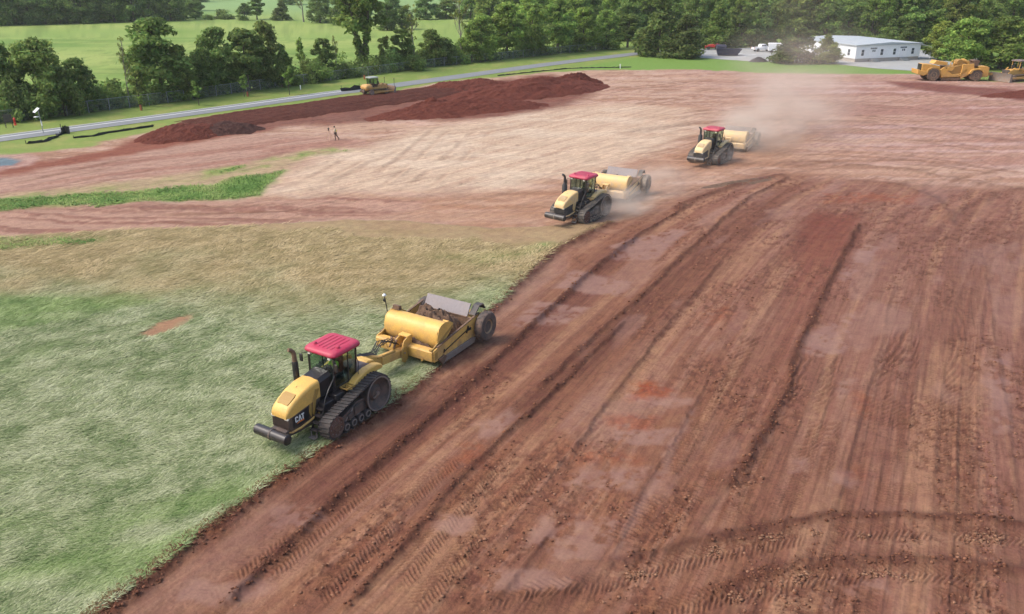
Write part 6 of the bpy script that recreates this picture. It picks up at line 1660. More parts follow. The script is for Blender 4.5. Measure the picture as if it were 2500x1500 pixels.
MB().prism([(-0.3, Z1 + 0.004), (LX + 0.3, Z1 + 0.004), (LX + 0.3, Z1 + 0.20), (LX * 0.5, Z1 + 0.62), (-0.3, Z1 + 0.20)], -0.3, LY + 0.3).build("roof", roof_g, bld, bevel=0.02)
def bwin(x_, y_, face, w=0.7, h=1.35, z=1.35):
    root = bld
    if face == 'f':
        fr = MB().bb(x_ - w / 2 - .08, x_ + w / 2 + .08, -0.05, 0.0, z - .08, z + h + .08).build("window", trim_m, bld)
        for q in (0, 1): MB().bb(x_ - w / 2, x_ + w / 2, -0.07, -0.052, z + q * h / 2 + .03, z + (q + 1) * h / 2 - .03).build("pane", pane_m, fr)
    else:
        fr = MB().bb(-0.05, 0.0, y_ - w / 2 - .08, y_ + w / 2 + .08, z - .08, z + h + .08).build("window", trim_m, bld)
        for q in (0, 1): MB().bb(-0.07, -0.052, y_ - w / 2, y_ + w / 2, z + q * h / 2 + .03, z + (q + 1) * h / 2 - .03).build("pane", pane_m, fr)
for x_ in (1.9, 7.3, 10.9, 16.2): bwin(x_, 0, 'f')
for y_ in (2.2, 5.6, 10.0, 15.0): bwin(0, y_, 'l')
for x_ in (4.9, 13.4):
    dr = MB().bb(x_ - 1.1, x_ + 1.1, -0.07, 0.0, 0.75, 3.15).build("door", trim_m, bld)
    for a_ in range(5):
        MB().bb(x_ - 0.95 + a_ * 0.38, x_ - 0.95 + a_ * 0.38 + 0.3, -0.09, -0.072, 2.75, 3.05).build("pane", pane_m, dr)
    for a_ in range(2):
        MB().bb(x_ - 0.35 + a_ * 0.5, x_ - 0.05 + a_ * 0.5, -0.09, -0.072, 2.15, 2.6).build("pane", pane_m, dr)
    stp = MB()
    for q in range(3): stp.bb(x_ - 0.9, x_ + 0.9, -0.5 - 0.35 * (2 - q) - 0.35, -0.5 - 0.35 * (2 - q), 0.0, 0.22 * (q + 1))
    stp.bb(x_ - 0.9, x_ + 0.9, -0.5, -0.075, 0.0, 0.70)
    stp.build("entrance_steps", galv, bld)
MB().tube([(LX + 0.2, 1.0, 3.5), (LX + 3.4, 0.2, 2.75), (LX + 3.4, 0.2, 0)], 0.05, 6).tube([(LX + 0.2, 5.0, 3.5), (LX + 3.4, 4.2, 2.75), (LX + 3.4, 4.2, 0)], 0.05, 6).build("awning_frame", trim_m, bld)
MB().add([(LX + 0.31, 1.0, 3.52), (LX + 3.4, 0.2, 2.8), (LX + 3.4, 4.2, 2.8), (LX + 0.31, 5.0, 3.52), (LX + 0.31, 1.0, 3.57), (LX + 3.4, 0.2, 2.85), (LX + 3.4, 4.2, 2.85), (LX + 0.31, 5.0, 3.57)], [(0, 1, 2, 3), (4, 5, 6, 7), (0, 1, 5, 4), (1, 2, 6, 5), (2, 3, 7, 6), (3, 0, 4, 7)]).build("awning", roof_g, bld)

# ================================================================== vehicles on the lot
carw = paint("white_car_paint", (0.78, 0.79, 0.80), 0.25, dirt=0.08, var=0.03)
tyrem = paint("car_tyre", (0.02, 0.02, 0.02), 0.8)
rimm = paint("car_rim", (0.45, 0.45, 0.46), 0.3, metal=0.7)
lampr = paint("tail_lamp", (0.5, 0.03, 0.02), 0.3)
def wheel(root, x_, y_, r_, w, tm=None, rm=None, name="wheel", rimf=0.6):
    s_ = 1 if y_ > 0 else -1
    t = MB().lathe([(r_ * rimf, y_ - s_ * w / 2), (r_ * .94, y_ - s_ * w / 2), (r_, y_ - s_ * w * .3), (r_, y_ + s_ * w * .3), (r_ * .94, y_ + s_ * w / 2), (r_ * rimf, y_ + s_ * w / 2)], (x_, 0, r_), 'y', 20).build(name, tm or tyrem, root, smooth=35)
    MB().lathe([(r_ * rimf * 1.02, y_ + s_ * w * .35), (r_ * rimf * 1.02, y_ + s_ * w * .52), (r_ * rimf * .5, y_ + s_ * w * .42), (r_ * .1, y_ + s_ * w * .50)], (x_, 0, r_), 'y', 16).build("rim", rm or rimm, t, smooth=35)
pk = empty("pickup_truck", at2((64.410, 216.123), 0.03), R(12), "white pickup truck parked on the lot beside the white van", "truck")
MB().prism([(-2.75, 0.5), (-2.75, 1.08), (-0.95, 1.12), (-0.75, 1.14), (1.05, 1.16), (2.55, 1.02), (2.75, 0.85), (2.75, 0.5)], -0.95, 0.95).build("body", carw, pk, bevel=0.06, seg=3)
cbn = MB().loft([rring(-1.0, 1.05, -0.88, 0.88, 1.14, 0.1), rring(-0.85, 0.45, -0.74, 0.74, 1.72, 0.15), rring(-0.75, 0.35, -0.66, 0.66, 1.80, 0.15)]).build("cabin", carw, pk, smooth=40)
for s_ in (-1, 1):
    MB().prism([(-0.80, 1.20), (-0.72, 1.62), (-0.18, 1.66), (-0.15, 1.20)], s_ * 0.79, s_ * 0.845).build("side_window", pane_m, cbn)
    MB().prism([(-0.08, 1.20), (-0.10, 1.66), (0.36, 1.64), (0.78, 1.20)], s_ * 0.79, s_ * 0.845).build("side_window", pane_m, cbn)
    MB().bb(-2.78, -2.70, s_ * 0.80 - 0.1, s_ * 0.80 + 0.1, 0.75, 1.05).build("tail_lamp", lampr, pk)
    for x_ in (-1.7, 1.75): wheel(pk, x_, s_ * 0.86, 0.40, 0.26)
MB().bb(-2.65, -1.0, -0.78, 0.78, 1.085, 1.10).build("bed_cover", darkmetal, pk)
vn = empty("white_van", at2((67.329, 212.899), 0.03), R(-10), "white van half hidden behind the large bushy cedar", "van")
MB().prism([(-2.4, 0.45), (-2.45, 2.15), (-2.2, 2.3), (1.1, 2.3), (1.75, 1.35), (2.45, 1.15), (2.5, 0.45)], -0.95, 0.95).build("body", carw, vn, bevel=0.08, seg=3)
MB().bb(-2.47, -2.44, -0.55, 0.55, 1.35, 1.95).build("rear_window", pane_m, vn)
for s_ in (-1, 1):
    MB().prism([(0.5, 1.4), (0.5, 1.95), (1.1, 1.95), (1.5, 1.4)], s_ * 0.945, s_ * 0.96).build("side_window", pane_m, vn)
    for x_ in (-1.5, 1.6): wheel(vn, x_, s_ * 0.84, 0.36, 0.24)
navy = paint("navy_steel", (0.022, 0.028, 0.06), 0.55, dirt=0.35, dirt_col=(0.12, 0.1, 0.1))
db = empty("dumpster", at2((53.083, 205.726), 0.03), R(-8), "open dark blue dumpster with sloping ends on the lot", "dumpster")
hullv = [[(-2.6, -1.1, 0.15), (2.0, -1.1, 0.15), (2.0, 1.1, 0.15), (-2.6, 1.1, 0.15)], [(-3.0, -1.2, 1.55), (3.0, -1.2, 1.55), (3.0, 1.2, 1.55), (-3.0, 1.2, 1.55)], [(-2.85, -1.08, 1.55), (2.85, -1.08, 1.55), (2.85, 1.08, 1.55), (-2.85, 1.08, 1.55)], [(-2.5, -1.0, 0.3), (1.9, -1.0, 0.3), (1.9, 1.0, 0.3), (-2.5, 1.0, 0.3)]]
MB().loft(hullv).build("hull", navy, db)
for q in range(6): MB().bar((-2.4 + q * 0.9, -1.14, 0.2), (-2.6 + q * 1.02, -1.22, 1.5), 0.1, 0.08).build("rib", navy, db)
MB().bb(-3.05, 3.05, -1.28, -1.2, 1.5, 1.62).build("top_rim", navy, db)
d2 = empty("dumpster", at2((53.503, 215.038), 0.03), R(80), "second dark blue container right behind the open dumpster", "dumpster")
MB().loft(hullv).build("hull", navy, d2)
rt = empty("red_tractor", at2((52.892, 220.570), 0.03), R(165), "small red tractor with open frame parked under the evergreens", "tractor")
redt = paint("red_tractor_paint", (0.45, 0.03, 0.03), 0.4, dirt=0.2)
MB().prism([(-1.2, 0.6), (-1.2, 1.05), (-0.2, 1.1), (0.0, 1.35), (1.6, 1.25), (1.75, 0.95), (1.7, 0.55)], -0.45, 0.45).build("body", redt, rt, bevel=0.06)
for s_ in (-1, 1):
    MB().bar((-1.05, s_ * 0.55, 1.0), (-1.1, s_ * 0.6, 2.3), 0.07, 0.07).build("roll_bar", darkmetal, rt)
    MB().prism([(-1.7, 1.0), (-1.3, 1.45), (-0.6, 1.45), (-0.3, 1.1), (-0.6, 1.25), (-1.3, 1.25)], s_ * 0.5, s_ * 0.95).build("fender", redt, rt)
    wheel(rt, -1.0, s_ * 0.78, 0.68, 0.36); wheel(rt, 1.25, s_ * 0.62, 0.42, 0.26)
MB().bar((-1.1, -0.62, 2.3), (-1.1, 0.62, 2.3), 0.07, 0.07).build("roll_bar", darkmetal, rt)
MB().bb(2.0, 2.25, -0.85, 0.85, 0.35, 0.95).bar((0.8, -0.6, 1.0), (2.1, -0.6, 0.7), 0.08, 0.12).bar((0.8, 0.6, 1.0), (2.1, 0.6, 0.7), 0.08, 0.12).build("loader_bucket", redt, rt)

# ================================================================== bulldozers
MO = machine_mats("old_plant", 0.10, (0.60, 0.33, 0.07), (0.30, 0.17, 0.09))
MR = machine_mats("rusty_plant", 0.30, (0.58, 0.34, 0.10), (0.26, 0.13, 0.06))
def make_dozer(loc, heading, M, label, canopy, sc=1.0):
    root = empty("bulldozer", loc, R(heading), label, "bulldozer"); root.scale = (sc, sc, sc)
    B = lambda n, mb, m, p=root, **k: mb.build(n, m, p, **k)
    path = belt_path((-1.5, 0.52), 0.48, (1.5, 0.50), 0.44, 0.0, 0.14)
    for sd in (1, -1):
        y0, y1 = (0.80, 1.35) if sd > 0 else (-1.35, -0.80)
        rings = []
        for i, p in enumerate(path + [path[0]]):
            a = path[(i - 1) % len(path)]; b = path[(i + 1) % len(path)]
            tx_, tz_ = b[0] - a[0], b[1] - a[1]; l_ = math.hypot(tx_, tz_) or 1
            nx_, nz_ = -tz_ / l_, tx_ / l_
            rings.append([(p[0], y0, p[1]), (p[0], y1, p[1]), (p[0] - nx_ * .07, y1, p[1] - nz_ * .07), (p[0] - nx_ * .07, y0, p[1] - nz_ * .07)])
        tk = B("track", MB().loft(rings, cap=False), M['frame'])
        lm = MB()
        for i in range(0, len(path), 2):
            p = path[i]; a = path[(i - 1) % len(path)]; b = path[(i + 1) % len(path)]
            tx_, tz_ = b[0] - a[0], b[1] - a[1]; l_ = math.hypot(tx_, tz_) or 1
            lm.box((p[0] - tz_ / l_ * .03, (y0 + y1) / 2, p[1] + tx_ / l_ * .03), (0.05, y1 - y0, 0.06), (0, -math.atan2(tz_, tx_), 0))
        g_ = lm.build("grousers", M['frame'], tk); g_["kind"] = "stuff"
        B("track_frame", MB().prism([(-1.3, 0.3), (-1.2, 0.72), (1.2, 0.70), (1.35, 0.3)], y0 + 0.08, y1 - 0.08), M['yellow'], bevel=0.03)
        B("sprocket", MB().lathe([(0.1, y0 + 0.05), (0.40, y0 + 0.05), (0.40, y1 - 0.02), (0.2, y1 + 0.02), (0.05, y1 + 0.02)], (-1.5, 0, 0.52), 'y', 16), M['steel'], smooth=30)
        B("idler", MB().lathe([(0.1, y0 + 0.05), (0.36, y0 + 0.05), (0.36, y1 - 0.02), (0.1, y1 - 0.02)], (1.5, 0, 0.50), 'y', 16), M['steel'], smooth=30)
        B("push_arm", MB().bar((-0.2, sd * 1.47, 0.55), (2.75, sd * 1.47, 0.55), 0.16, 0.24), M['yellow'], bevel=0.02)
        B("blade_lift", MB().tube([(1.2, sd * 0.55, 1.75), (2.6, sd * 0.62, 0.95)], 0.07, 8).tube([(0.95, sd * 0.55, 1.9), (1.35, sd * 0.55, 1.67)], 0.10, 8), M['yellow'], smooth=40)
    B("body", MB().prism([(-2.0, 0.75), (-2.05, 1.25), (-0.7, 1.3), (-0.6, 1.75), (2.0, 1.62), (2.1, 0.8), (1.0, 0.6), (-1.2, 0.6)], -0.62, 0.62), M['yellow'], bevel=0.06)
    B("fuel_tank", MB().loft([rring(-2.35, -1.1, -0.92, 0.92, 0.95, 0.2), rring(-2.5, -1.05, -1.0, 1.0, 1.25, 0.25), rring(-2.45, -1.05, -0.95, 0.95, 1.6, 0.25), rring(-2.2, -1.1, -0.8, 0.8, 1.78, 0.2)]), M['yellow'], smooth=50)
    B("radiator_guard", MB().bb(2.0, 2.14, -0.6, 0.6, 0.75, 1.68), M['frame'], bevel=0.02)
    B("exhaust_stack", MB().tube([(0.8, 0.25, 1.6), (0.8, 0.25, 2.5), (0.72, 0.25, 2.62)], 0.06, 8), M['black'])
    B("air_cleaner", MB().lathe([(0.05, 1.6), (0.11, 1.6), (0.11, 2.1), (0.15, 2.12), (0.13, 2.25), (0.02, 2.3)], (0.45, -0.28, 0), 'z', 12), M['black'], smooth=40)
    bl = [(2.55, 0.05), (2.75, 0.10), (2.80, 0.45), (2.78, 0.85), (2.98, 1.25), (3.06, 1.30), (2.92, 0.85), (2.94, 0.45), (3.02, 0.02)]
    bd = B("blade", MB().prism(bl, -1.75, 1.75), M['steel'] if canopy else M['muddy'], bevel=0.01)
    for sd in (1, -1):
        MB().prism([(2.6, 0.02), (3.12, 0.02), (3.1, 1.25), (2.85, 1.2), (2.65, 0.6)], sd * 1.75 if sd > 0 else -1.79, 1.79 if sd > 0 else -1.75).build("end_bit", M['steel'], bd)
    cbm = M['frame'] if not canopy else M['yellow']
    cab_ = B("cab", MB().bb(-1.25, 0.15, -0.62, 0.62, 1.3, 1.75), cbm, bevel=0.03)
    for xx_ in (-1.2, 0.1):
        for sd in (1, -1): MB().bar((xx_, sd * 0.62, 1.7), (xx_ - 0.03, sd * 0.66, 2.85), 0.10, 0.10).build("pillar", cbm if canopy else M['black'], cab_)
    if not canopy:
        for sd in (1, -1): MB().bb(-1.15, 0.05, sd * 0.645 - 0.006, sd * 0.645 + 0.006, 1.76, 2.83).build("cab_glass", glass, cab_)
        for xx_ in (-1.21, 0.09): MB().bb(xx_ - 0.006, xx_ + 0.006, -0.6, 0.6, 1.76, 2.83).build("cab_glass", glass, cab_)
    MB().loft([rring(-1.42, 0.32, -0.8, 0.8, 2.84, 0.1), rring(-1.42, 0.32, -0.8, 0.8, 2.96, 0.1), rring(-1.3, 0.2, -0.7, 0.7, 3.02, 0.1)]).build("cab_roof", paint('pale_cab_roof', (0.30, 0.34, 0.31), 0.5) if not canopy else M['deck'], cab_, smooth=40)
    MB().bb(-0.95, -0.4, -0.3, 0.3, 1.75, 1.95).box((-0.95, 0, 2.25), (0.14, 0.5, 0.7)).build("seat", M['black'], cab_, bevel=0.03)
    B("ripper_frame", MB().bb(-2.75, -2.45, -0.7, 0.7, 0.55, 0.85).bar((-2.4, -0.4, 1.1), (-2.7, -0.4, 0.7), 0.1, 0.14).bar((-2.4, 0.4, 1.1), (-2.7, 0.4, 0.7), 0.1, 0.14), M['frame'], bevel=0.02)
    if not canopy:
        for (px_, py_) in ((2.95, 1.5), (2.95, -1.5)):
            B("blade_mast", MB().cyl((px_, py_, 1.2), (px_, py_, 2.5), 0.04, 8).lathe([(0.02, 2.45), (0.09, 2.47), (0.09, 2.56), (0.02, 2.6)], (px_, py_, 0), 'z', 10), M['black'])
    return root
pd_ = (-22.877, 137.025)
make_dozer((pd_[0] + 0.2, pd_[1], 0.5), 42.0, MR, "mud-caked yellow bulldozer levelling the dark bank by the lane", False, 0.95)
make_dozer((95.9, 158.6, 0.0), -157.0, MO, "yellow bulldozer with canopy and worn steel blade at the right picture edge", True, 1.25)

# ================================================================== motor scraper
ms = empty("motor_scraper", (84.05, 159.2, 0.0), R(180 - 2.5), "big yellow twin-engined motor scraper parked before the green trees", "scraper")
def PS(pts): return [((1000 - a) * 0.0099, (640 - b) * 0.0099) for a, b in pts]
Y1, Y2 = -1.5, 1.5
MB().prism(PS([(385, 330), (560, 340), (730, 372), (740, 470), (700, 540), (520, 500), (440, 540), (390, 460)]), -1.0, 1.0).build("tractor_body", MO['yellow'], ms, bevel=0.06)
MB().prism(PS([(378, 335), (425, 335), (425, 455), (378, 455)]), -0.8, 0.8).build("radiator", MO['black'], ms, bevel=0.03)
MB().prism(PS([(300, 430), (385, 448), (470, 460), (470, 520), (420, 545), (315, 515)]), -1.55, 1.55).build("front_bumper", MO['yellow'], ms, bevel=0.06)
MB().prism(PS([(640, 268), (865, 300), (860, 350), (700, 350), (595, 330)]), -1.1, 0.9).build("front_cowl", MO['yellow'], ms, bevel=0.05)
for sd in (1, -1):
    ys = (1.35, 1.6) if sd > 0 else (-1.6, -1.35)
    MB().prism(PS([(715, 430), (780, 380), (850, 440), (960, 520), (1110, 500), (1200, 400), (1235, 430), (1180, 500), (1090, 560), (760, 572), (735, 520)]), *ys).build("draft_arm", MO['yellow'], ms, bevel=0.05)
    MB().prism(PS([(1120, 330), (1330, 318), (1340, 420), (1260, 520), (1130, 600), (1110, 560)]), *ys).build("bowl_side", MO['yellow'], ms, bevel=0.04)
    MB().prism(PS([(1250, 500), (1275, 440), (1330, 408), (1400, 398), (1470, 405), (1520, 440), (1545, 480), (1520, 480), (1470, 435), (1400, 425), (1330, 440), (1290, 500)]), sd * 1.2 if sd > 0 else -1.95, 1.95 if sd > 0 else -1.2).build("rear_fender", MO['yellow'], ms, bevel=0.03)
    MB().prism(PS([(455, 520), (490, 420), (560, 385), (650, 390), (720, 440), (735, 520), (715, 520), (650, 420), (560, 410), (500, 450), (480, 520)]), sd * 1.0 if sd > 0 else -1.75, 1.75 if sd > 0 else -1.0).build("front_fender", MO['ochre'], ms, bevel=0.03)
    wheel(ms, 3.96, sd * 1.45, 1.16, 0.75, MO['tyre'], MO['rim'], "tyre", 0.48)
    wheel(ms, -3.96, sd * 1.45, 1.16, 0.75, MO['tyre'], MO['rim'], "tyre", 0.40)
    MB().prism(PS([(825, 440), (850, 380), (975, 380), (930, 450)]), *( (1.6, 1.68) if sd > 0 else (-1.68, -1.6))).build("side_guard", MO['yellow'], ms)
MB().prism(PS([(730, 440), (820, 380), (1000, 370), (1120, 345), (1330, 330), (1330, 420), (1250, 560), (1120, 590), (760, 590)]), -1.3, 1.3).build("bowl", MO['ochre'], ms, bevel=0.05)
MB().tube([(-0.2, 0, 2.85), (-0.9, 0, 3.45), (-1.8, 0, 3.65), (-2.7, 0, 3.3), (-3.1, 0, 2.6)], [0.28, 0.34, 0.36, 0.34, 0.3], 10).build("gooseneck", MO['yellow'], ms, smooth=50)
MB().lathe([(0.1, -0.8), (0.62, -0.8), (0.70, 0), (0.62, 0.8), (0.1, 0.8)], (-1.0, 0, 3.25), 'y', 18).build("apron_drum", MO['ochre'], ms, smooth=40)
MB().tube([(0.55, 0.4, 2.7), (0.6, 0.4, 3.4), (0.35, 0.4, 3.6), (0.05, 0.4, 3.45), (0.05, 0.4, 2.8)], 0.10, 8).build("control_stand", MO['yellow'], ms, smooth=50)
MB().prism(PS([(1310, 268), (1400, 255), (1465, 268), (1465, 300), (1440, 378), (1350, 380), (1345, 300)]), -0.8, 0.8).build("rear_engine_hood", MO['muddy'], ms, bevel=0.06)
MB().prism(PS([(1440, 370), (1600, 368), (1650, 390), (1650, 565), (1530, 570), (1500, 480)]), -1.2, 1.2).build("rear_engine", MO['yellow'], ms, bevel=0.06)
MB().prism(PS([(1650, 470), (1700, 490), (1755, 505), (1740, 535), (1650, 550)]), -0.9, 0.9).build("push_block", MO['ochre'], ms, bevel=0.05)
MB().prism(PS([(760, 590), (1130, 575), (1110, 625), (780, 622)]), -1.55, 1.55).build("cutting_edge", MO['muddy'], ms)
MB().cyl((3.96, -1.4, 1.16), (3.96, 1.4, 1.16), 0.25, 10).cyl((-3.96, -1.4, 1.16), (-3.96, 1.4, 1.16), 0.25, 10).build("axles", MO['frame'], ms)

# ================================================================== people
skin = paint("skin", (0.42, 0.26, 0.18), 0.6, dirt=0.0, var=0.05)
def skinned(name, m, joints, edges, radii, parent, sub=2):
    me = bpy.data.meshes.new(name)
    me.from_pydata(joints, edges, [])
    o = link_mesh(name, me, m, parent)
    o.modifiers.new("skin", 'SKIN')
    for i, r_ in enumerate(radii):
        me.skin_vertices[0].data[i].radius = (r_, r_) if not isinstance(r_, tuple) else r_
    me.skin_vertices[0].data[0].use_root = True
    o.modifiers["skin"].use_smooth_shade = True
    s_ = o.modifiers.new("sub", 'SUBSURF'); s_.levels = sub; s_.render_levels = sub
    return o
def person(loc, rz, J, label, shirt, trousers, hat, vest=None):
    root = empty("person", loc, rz, label, "person")
    names = list(J.keys()); P_ = [J[k] for k in names]; ix = {k: i for i, k in enumerate(names)}
    E_ = [("pelvis", "waist"), ("waist", "chest"), ("chest", "neck"), ("neck", "head"), ("head", "crown"), ("chest", "shl"), ("shl", "ell"), ("ell", "wrl"), ("wrl", "fil"), ("chest", "shr"), ("shr", "elr"), ("elr", "wrr"), ("wrr", "fir"), ("pelvis", "hil"), ("hil", "knl"), ("knl", "anl"), ("anl", "tol"), ("pelvis", "hir"), ("hir", "knr"), ("knr", "anr"), ("anr", "tor")]
    RD = dict(pelvis=(.15, .11), waist=(.13, .10), chest=(.16, .11), neck=.055, head=.085, crown=.075, shl=.06, ell=.042, wrl=.032, fil=.026, shr=.06, elr=.042, wrr=.032, fir=.026, hil=.085, knl=.056, anl=.042, tol=.035, hir=.085, knr=.056, anr=.042, tor=.035)
    body = skinned("body", skin, P_, [(ix[a], ix[b]) for a, b in E_], [RD[k] for k in names], root)
    def cloth(nm, m, keys, ed, grow, override=None):
        kk = {k: i for i, k in enumerate(keys)}
        rr = []
        for k in keys:
            r_ = (override or {}).get(k, RD[k]); r_ = r_ if isinstance(r_, tuple) else (r_, r_)
            rr.append((r_[0] + grow, r_[1] + grow))
        return skinned(nm, m, [J[k] for k in keys], [(kk[a], kk[b]) for a, b in ed], rr, root)
    cloth("shirt", shirt, ["pelvis", "waist", "chest", "shl", "ell", "shr", "elr"], [("pelvis", "waist"), ("waist", "chest"), ("chest", "shl"), ("shl", "ell"), ("chest", "shr"), ("shr", "elr")], 0.022)
    cloth("trousers", trousers, ["pelvis", "hil", "knl", "anl", "hir", "knr", "anr"], [("pelvis", "hil"), ("hil", "knl"), ("knl", "anl"), ("pelvis", "hir"), ("hir", "knr"), ("knr", "anr")], 0.018)
    boots = paint("boots", (0.05, 0.035, 0.025), 0.7)
    cloth("boot", boots, ["anl", "tol"], [("anl", "tol")], 0.016); cloth("boot", boots, ["anr", "tor"], [("anr", "tor")], 0.016)
    h_ = Vector(J["head"])
    MB().sphere((h_.x - 0.01, h_.y, h_.z + 0.075), (0.115, 0.105, 0.10)).build("hair", hat, root, smooth=60)
    for s_ in (-1, 1):
        MB().sphere((h_.x + 0.088, h_.y + s_ * 0.034, h_.z + 0.02), 0.014, 6, 4).build("eye", paint("eye", (0.02, 0.02, 0.02), 0.3), root)
        MB().sphere((h_.x, h_.y + s_ * 0.095, h_.z + 0.01), (0.018, 0.012, 0.03), 6, 4).build("ear", skin, root)
    MB().sphere((h_.x + 0.10, h_.y, h_.z - 0.01), (0.02, 0.014, 0.022), 6, 4).build("nose", skin, root)
    MB().bb(h_.x + 0.078, h_.x + 0.094, h_.y - 0.025, h_.y + 0.025, h_.z - 0.05, h_.z - 0.04).build("mouth", paint("lips", (0.25, 0.10, 0.08), 0.6), root)
    for sfx in ("l", "r"):
        w_ = Vector(J["wr" + sfx]); f_ = Vector(J["fi" + sfx]); d = (f_ - w_).normalized()
        sdv = d.cross(Vector((1, 0, 0.3))).normalized()
        for q in range(4):
            a = f_ + sdv * (q - 1.5) * 0.018
            ln_ = (0.07, 0.08, 0.075, 0.06)[q]
            MB().tube([a - d * 0.01, a + d * ln_ * 0.5, a + d * ln_ * 0.9 + Vector((0.015, 0, -0.008))], [0.010, 0.009, 0.007], 6).build("finger", skin, body)
        MB().tube([w_ + d * 0.03, w_ + d * 0.05 + sdv * 0.045, w_ + d * 0.09 + sdv * 0.055], [0.013, 0.011, 0.008], 6).build("thumb", skin, body)
    return root
cream = paint("cream_shirt", (0.62, 0.55, 0.36), 0.8, dirt=0.15)
brownt = paint("brown_trousers", (0.10, 0.062, 0.05), 0.85, dirt=0.15)
limev = paint("bright_lime_vest", (0.22, 0.62, 0.06), 0.7, dirt=0.05)
yellv = paint("yellow_flap", (0.75, 0.60, 0.03), 0.7, dirt=0.05)
darkh = paint("dark_hair", (0.02, 0.015, 0.012), 0.7)
pw = (-22.180, 101.431)
J1 = dict(pelvis=(0, 0, 0.93), waist=(0.01, 0, 1.10), chest=(0.03, 0, 1.34), neck=(0.05, 0, 1.50), head=(0.08, 0, 1.60), crown=(0.08, 0, 1.70), shl=(0.03, 0.20, 1.41), ell=(0.10, 0.25, 1.14), wrl=(0.30, 0.18, 1.06), fil=(0.37, 0.16, 1.05), shr=(0.03, -0.20, 1.41), elr=(-0.06, -0.26, 1.13), wrr=(-0.02, -0.26, 0.88), fir=(0.0, -0.26, 0.80), hil=(0.0, 0.10, 0.90), knl=(0.06, 0.11, 0.50), anl=(0.02, 0.11, 0.09), tol=(0.17, 0.12, 0.04), hir=(0.0, -0.10, 0.90), knr=(-0.18, -0.13, 0.50), anr=(-0.42, -0.15, 0.09), tor=(-0.28, -0.16, 0.03))
pr1 = person((pw[0], pw[1], gz(pw[0], pw[1])), R(180 + 12), J1, "person in pale shirt and dark trousers standing at a tripod on the pink ground", cream, brownt, darkh)
MB().prism([(-0.16, 0.98), (-0.20, 1.28), (-0.13, 1.30), (-0.08, 0.98)], -0.16, -0.11).build("vest_flap", yellv, pr1)
tp = (pw[0] - 0.85, pw[1] + 0.1)
tz = gz(*tp)
tri = empty("survey_tripod", (tp[0], tp[1], tz), 0.3, "wooden survey tripod with instrument in front of the standing person", "tripod")
wood = paint("tripod_wood", (0.55, 0.36, 0.24), 0.7, dirt=0.2)
for k in range(3):
    a = 2 * math.pi * k / 3 + 0.5
    MB().bar((0.06 * math.cos(a), 0.06 * math.sin(a), 1.25), (0.45 * math.cos(a), 0.45 * math.sin(a), 0.0), 0.05, 0.05).build("leg", wood, tri)
MB().lathe([(0.10, 1.22), (0.10, 1.28), (0.05, 1.29), (0.06, 1.34), (0.09, 1.36), (0.09, 1.52), (0.03, 1.55)], (0, 0, 0), 'z', 10).bb(-0.12, 0.14, -0.05, 0.05, 1.40, 1.50).cyl((0, 0, 1.5), (0, 0, 1.95), 0.015, 6).build("instrument", darkmetal, tri)
# driver in the nearest tractor's cab
u1 = Vector((math.cos(R(-121.64)), math.sin(R(-121.64)), 0))
dp = Vector((-8.68, 33.66, 0)) + u1 * -0.50
J2 = dict(pelvis=(0, 0, 2.24), waist=(-0.02, 0, 2.38), chest=(0.0, 0, 2.62), neck=(0.03, 0, 2.79), head=(0.06, 0, 2.90), crown=(0.06, 0, 3.0), shl=(0.0, 0.20, 2.70), ell=(0.16, 0.26, 2.48), wrl=(0.34, 0.16, 2.60), fil=(0.40, 0.13, 2.63), shr=(0.0, -0.20, 2.70), elr=(0.14, -0.28, 2.46), wrr=(0.30, -0.34, 2.46), fir=(0.37, -0.35, 2.45), hil=(0.04, 0.10, 2.22), knl=(0.42, 0.15, 2.26), anl=(0.50, 0.15, 1.92), tol=(0.62, 0.15, 1.90), hir=(0.04, -0.10, 2.22), knr=(0.42, -0.15, 2.26), anr=(0.50, -0.15, 1.92), tor=(0.62, -0.15, 1.90))
person((dp.x, dp.y, 0.08), R(-121.64), J2, "person in bright green seated behind the glass of the nearest tractor's cab", limev, brownt, darkh)

# ================================================================== loose hay, grass and clods
def blades(name, px, py, pz, ang, length, width, lift, cols, label, seed, curl=0.5):
    rg = np.random.default_rng(seed)
    n = len(px)
    dx, dy = np.cos(ang), np.sin(ang)
    sx, sy = -dy * width / 2, dx * width / 2
    v = np.zeros((n, 5, 3), np.float32)
    v[:, 0] = np.stack((px - sx, py - sy, pz - 0.01), 1)
    v[:, 1] = np.stack((px + sx, py + sy, pz - 0.01), 1)
    mx_, my_ = px + dx * length * 0.5, py + dy * length * 0.5
    bend = (rg.random(n) - 0.5) * curl * length
    mx_ = mx_ - dy * bend * 0.4; my_ = my_ + dx * bend * 0.4
    v[:, 2] = np.stack((mx_ + sx * 0.9, my_ + sy * 0.9, pz + lift), 1)
    v[:, 3] = np.stack((mx_ - sx * 0.9, my_ - sy * 0.9, pz + lift), 1)
    v[:, 4] = np.stack((px + dx * length - dy * bend, py + dy * length + dx * bend, pz + lift * (0.2 + 1.2 * rg.random(n))), 1)
    base = (np.arange(n) * 5)[:, None]
    f = np.concatenate((base + np.array([0, 1, 2, 3]), base + np.array([3, 2, 4])), axis=1).ravel()
    sizes = np.tile(np.array([4, 3], np.int32), n)
    me = arrays_mesh(name, v.reshape(-1, 3), f, sizes, np.repeat(cols, 5, axis=0).astype(np.float32))
    o = link_mesh(name, me, blade_mat)
    tag(o, label, name.replace("_", " "), None, "stuff")
    return o
blade_mat = tint_mat("grass_blades", "tint", rough=0.7, trans=0.2, spec=0.2)
rgs = np.random.default_rng(404)
vis = (np.abs(x) < 3 + 0.70 * y) & (y > 18) & (y < 90)
def pick(mask, n):
    w = np.nonzero(mask & vis)[0]
    if len(w) == 0: return w
    return rgs.choice(w, n, replace=True)
